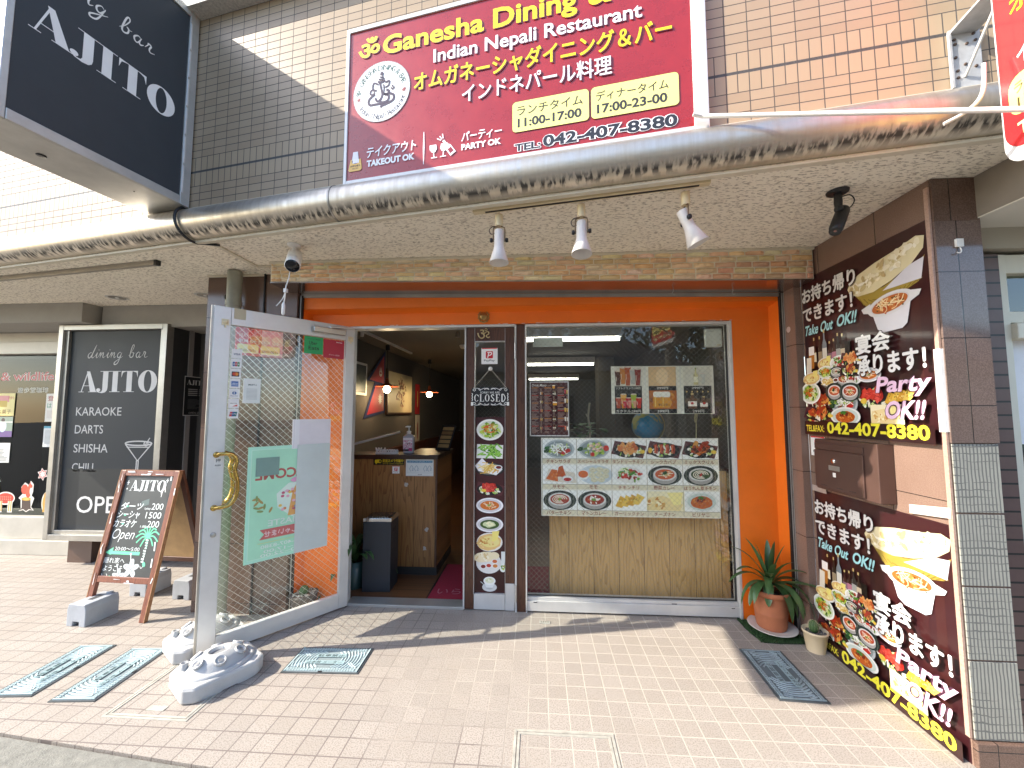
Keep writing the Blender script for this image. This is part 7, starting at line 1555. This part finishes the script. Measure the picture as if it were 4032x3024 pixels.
def right_shop():
    t = thing("neighbour_shop", "neighbouring shop at right with a cream window frame and dark slatted strip", "shop", (0, 0, 0))
    g = G(); g.box(2.1005, 4.5, -1.62, -1.05, 2.535, 2.739); g.build("beam", mat("dark_taupe_beam", (.22, .19, .155), .7, var=.08), t); g = G(); g.box(2.103, 4.5, -1.617, -1.06, 2.5295, 2.5345); g.build("beam_underside", mat("pale_underside", (.66, .63, .54), .8), t)
    b = NB("slatted_dark_cladding"); x, y, z = b.sep(); fr = b.math('FRACT', b.math('DIVIDE', z, .068)); gp = b.math('LESS_THAN', fr, .14); b.out(b.mix(gp, b.mix(b.noise(30), (.115, .062, .052), (.15, .085, .07)), (.006, .006, .006)), .4); b.bump(b.math('MULTIPLY', gp, -1), .8, .006)
    g = G(); g.box(2.10, 2.335, -1.13, -1.09, 0, 2.40); g.build("slatted_wall", b.m, t)
    fr = mat("cream_window_frame", (.66, .62, .50), .45, .1, var=.06); g = G(); g.box(2.10, 4.5, -1.16, -1.0, 2.42, 2.529); g.build("header", mat("tan_header", (.42, .38, .30), .6), t)
    g = G(); g.box(2.336, 2.375, -1.125, -1.03, 0, 2.40); g.box(2.3755, 4.2, -1.12, -1.03, 2.30, 2.40); g.box(2.3755, 4.2, -1.12, -1.03, 2.04, 2.10); g.box(2.3755, 4.2, -1.15, -1.03, 1.955, 2.035); g.box(2.3755, 4.2, -1.11, -1.03, 0, .16); split_build(g, "window_frame", fr, t, bev=.004)
    g = G(); g.box(2.3755, 4.2, -1.075, -1.069, .161, 1.954); g.box(2.3755, 4.2, -1.075, -1.069, 2.101, 2.299); g.build("window_pane", m_glass("right_shop_glass", 1.6, (.8, .84, .8)), t)
    g = G(); g.box(2.34, 4.4, -.6, -.55, 0, 2.5); g.box(2.36, 4.4, -1.0, -.6, .1, .9); g.build("interior", mat("dim_green_interior", (.14, .16, .12), .8, var=.3, vscale=3), t)
    def pp(P): P.rect(0, 0, .5, .62, '#e3e3e6'); P.rrect(.07, .40, .30, .15, .01, '#5a5a66'); P.rrect(.075, .405, .29, .14, .008, '#e3e3e6'); P.text("オープン", .09, .425, .26, .10, '#3a3a4a', .01); P.rect(.05, .0, .5, .01, '#2a2a2a'); P.text("営業中", .09, .15, .3, .12, '#4a4a5a', .01)
    sticker("white paper notice with boxed lettering in the right shop window", "notice", frame((2.415, -1.078, 1.42), (1, 0, 0), (0, 0, 1)), .5, .52, pp, name="notice")
    sticker("black panel with yellow mark under the paper in the right shop window", "notice", frame((2.42, -1.078, 1.24), (1, 0, 0), (0, 0, 1)), .5, .15, lambda P: (P.rect(0, 0, .5, .15, '#141412'), P.rect(.10, .04, .3, .012, '#c9b23a')), name="notice", edge='#141412')
right_shop()

# ------------------------------------------------------------------ across the street (seen only as reflections in the glass and metal)
def tree(x, y, h, rad, seed, label):
    t = thing("tree", label, "tree", (x, y, -.03), "trees across the street"); r = random.Random(seed)
    g = G(); g.tube([(0, 0, 0), (.1, .05, h*.4), (.0, .1, h*.7)], [.22, .16, .06], 8)
    for k in range(7): a = r.uniform(0, 6.28); g.tube([(.05, .05, h*(.3+.05*k)), (rad*.6*math.cos(a), rad*.6*math.sin(a), h*(.5+.06*k))], [.07, .02], 6)
    g.build("trunk", mat("tree_bark", (.10, .075, .055), .9, var=.3), t); g = G()
    cl = [(r.uniform(-.7, .7)*rad, r.uniform(-.7, .7)*rad, h*r.uniform(.42, .95), rad*r.uniform(.3, .55)) for _ in range(16)]
    for _ in range(2600):
        cx, cy, cz, cr = r.choice(cl); d = Vector((r.gauss(0, 1), r.gauss(0, 1), r.gauss(0, 1))).normalized()*cr*r.uniform(.6, 1.05); p = Vector((cx, cy, cz))+d; a = Vector((r.gauss(0, 1), r.gauss(0, 1), r.gauss(0, 1))).normalized(); b = a.orthogonal().normalized(); s = r.uniform(.10, .2)
        g.add([p-a*s, p+b*s*.6, p+a*s, p-b*s*.6], [(0, 1, 2, 3)])
    g.build("crown", mat("tree_foliage", (.055, .095, .03), .7, var=.5, vscale=2), t)
for k, (x, y, h, rad, lb) in enumerate(((-6.5, -15, 9, 3, "leafy tree left of the house across the street"), (-2.5, -18, 11, 3.4, "tallest tree behind the house across the street"), (2.0, -19, 10, 3.2, "tree right behind the house roof across the street"), (-12, -17, 9, 3.4, "farthest left tree across the street"), (8.5, -18, 9, 3.2, "tree right of the house across the street"))): tree(x, y, h, rad, k, lb)
def house(x0, x1, y, wall, label, seed, h=3.0):
    t = thing("house", label, "house", (0, 0, 0)); m = mat(wall[0], wall[1], .85, var=.08)
    g = G(); g.box(x0, x1, y-6, y, -.02, h); g.build("wall", m, t); xm = (x0+x1)/2; g = G()
    g.add([(x0-.5, y+.6, h-.05), (x1+.5, y+.6, h-.05), (x1+.5, y-6.6, h-.05), (x0-.5, y-6.6, h-.05), (x0+1.5, y-3, h+1.7), (x1-1.5, y-3, h+1.7)], [(0, 1, 5, 4), (1, 2, 5), (2, 3, 4, 5), (3, 0, 4), (3, 2, 1, 0)]); g.build("roof", mat("dark_roof_tiles", (.07, .07, .075), .6, var=.2), t)
    for k in range(3):
        x = x0+(x1-x0)*(.2+.3*k); g = G(); g.box(x-.5, x+.5, y+.001, y+.06, 1.0, 2.2); f = g.build("window", ALU, t); g = G(); g.box(x-.45, x+.45, y+.0605, y+.066, 1.05, 2.15); g.build("pane", mat("dark_house_glass", (.03, .035, .04), .08), f)
    g = G(); g.box(xm+1.2, xm+1.3, y+.001, y+.08, 0, 2.1); g.build("downpipe", DALU, t)
house(-3.5, 5.0, -10.5, ("cream_house_render", (.62, .53, .40)), "cream rendered house with a dark tiled roof across the street", 1); house(-15, -5.5, -10.8, ("pale_house_render", (.28, .27, .25)), "pale grey house across the street at left", 2); house(7, 16, -11, ("tan_house_render", (.50, .44, .36)), "tan house across the street at right", 3)
def pole(x, y):
    t = thing("utility_pole", "grey concrete utility pole across the street", "utility pole", (x, y, -.03)); g = G(); g.tube([(0, 0, 0), (0, 0, 9)], [.17, .11], 14); g.build("shaft", mat("worn_concrete"), t); g = G(); g.tube([(-.7, 0, 8), (.7, 0, 8)], .05, 8); g.build("crossarm", DALU, t); g = G()
    for dx in (-.6, 0, .6): g.tube([(dx-30, 0, 7.9), (dx, 0, 8.1), (dx+30, 0, 7.9)], .015, 5)
    g.build("wires", BLACK, t)
pole(3.9, -8.6)
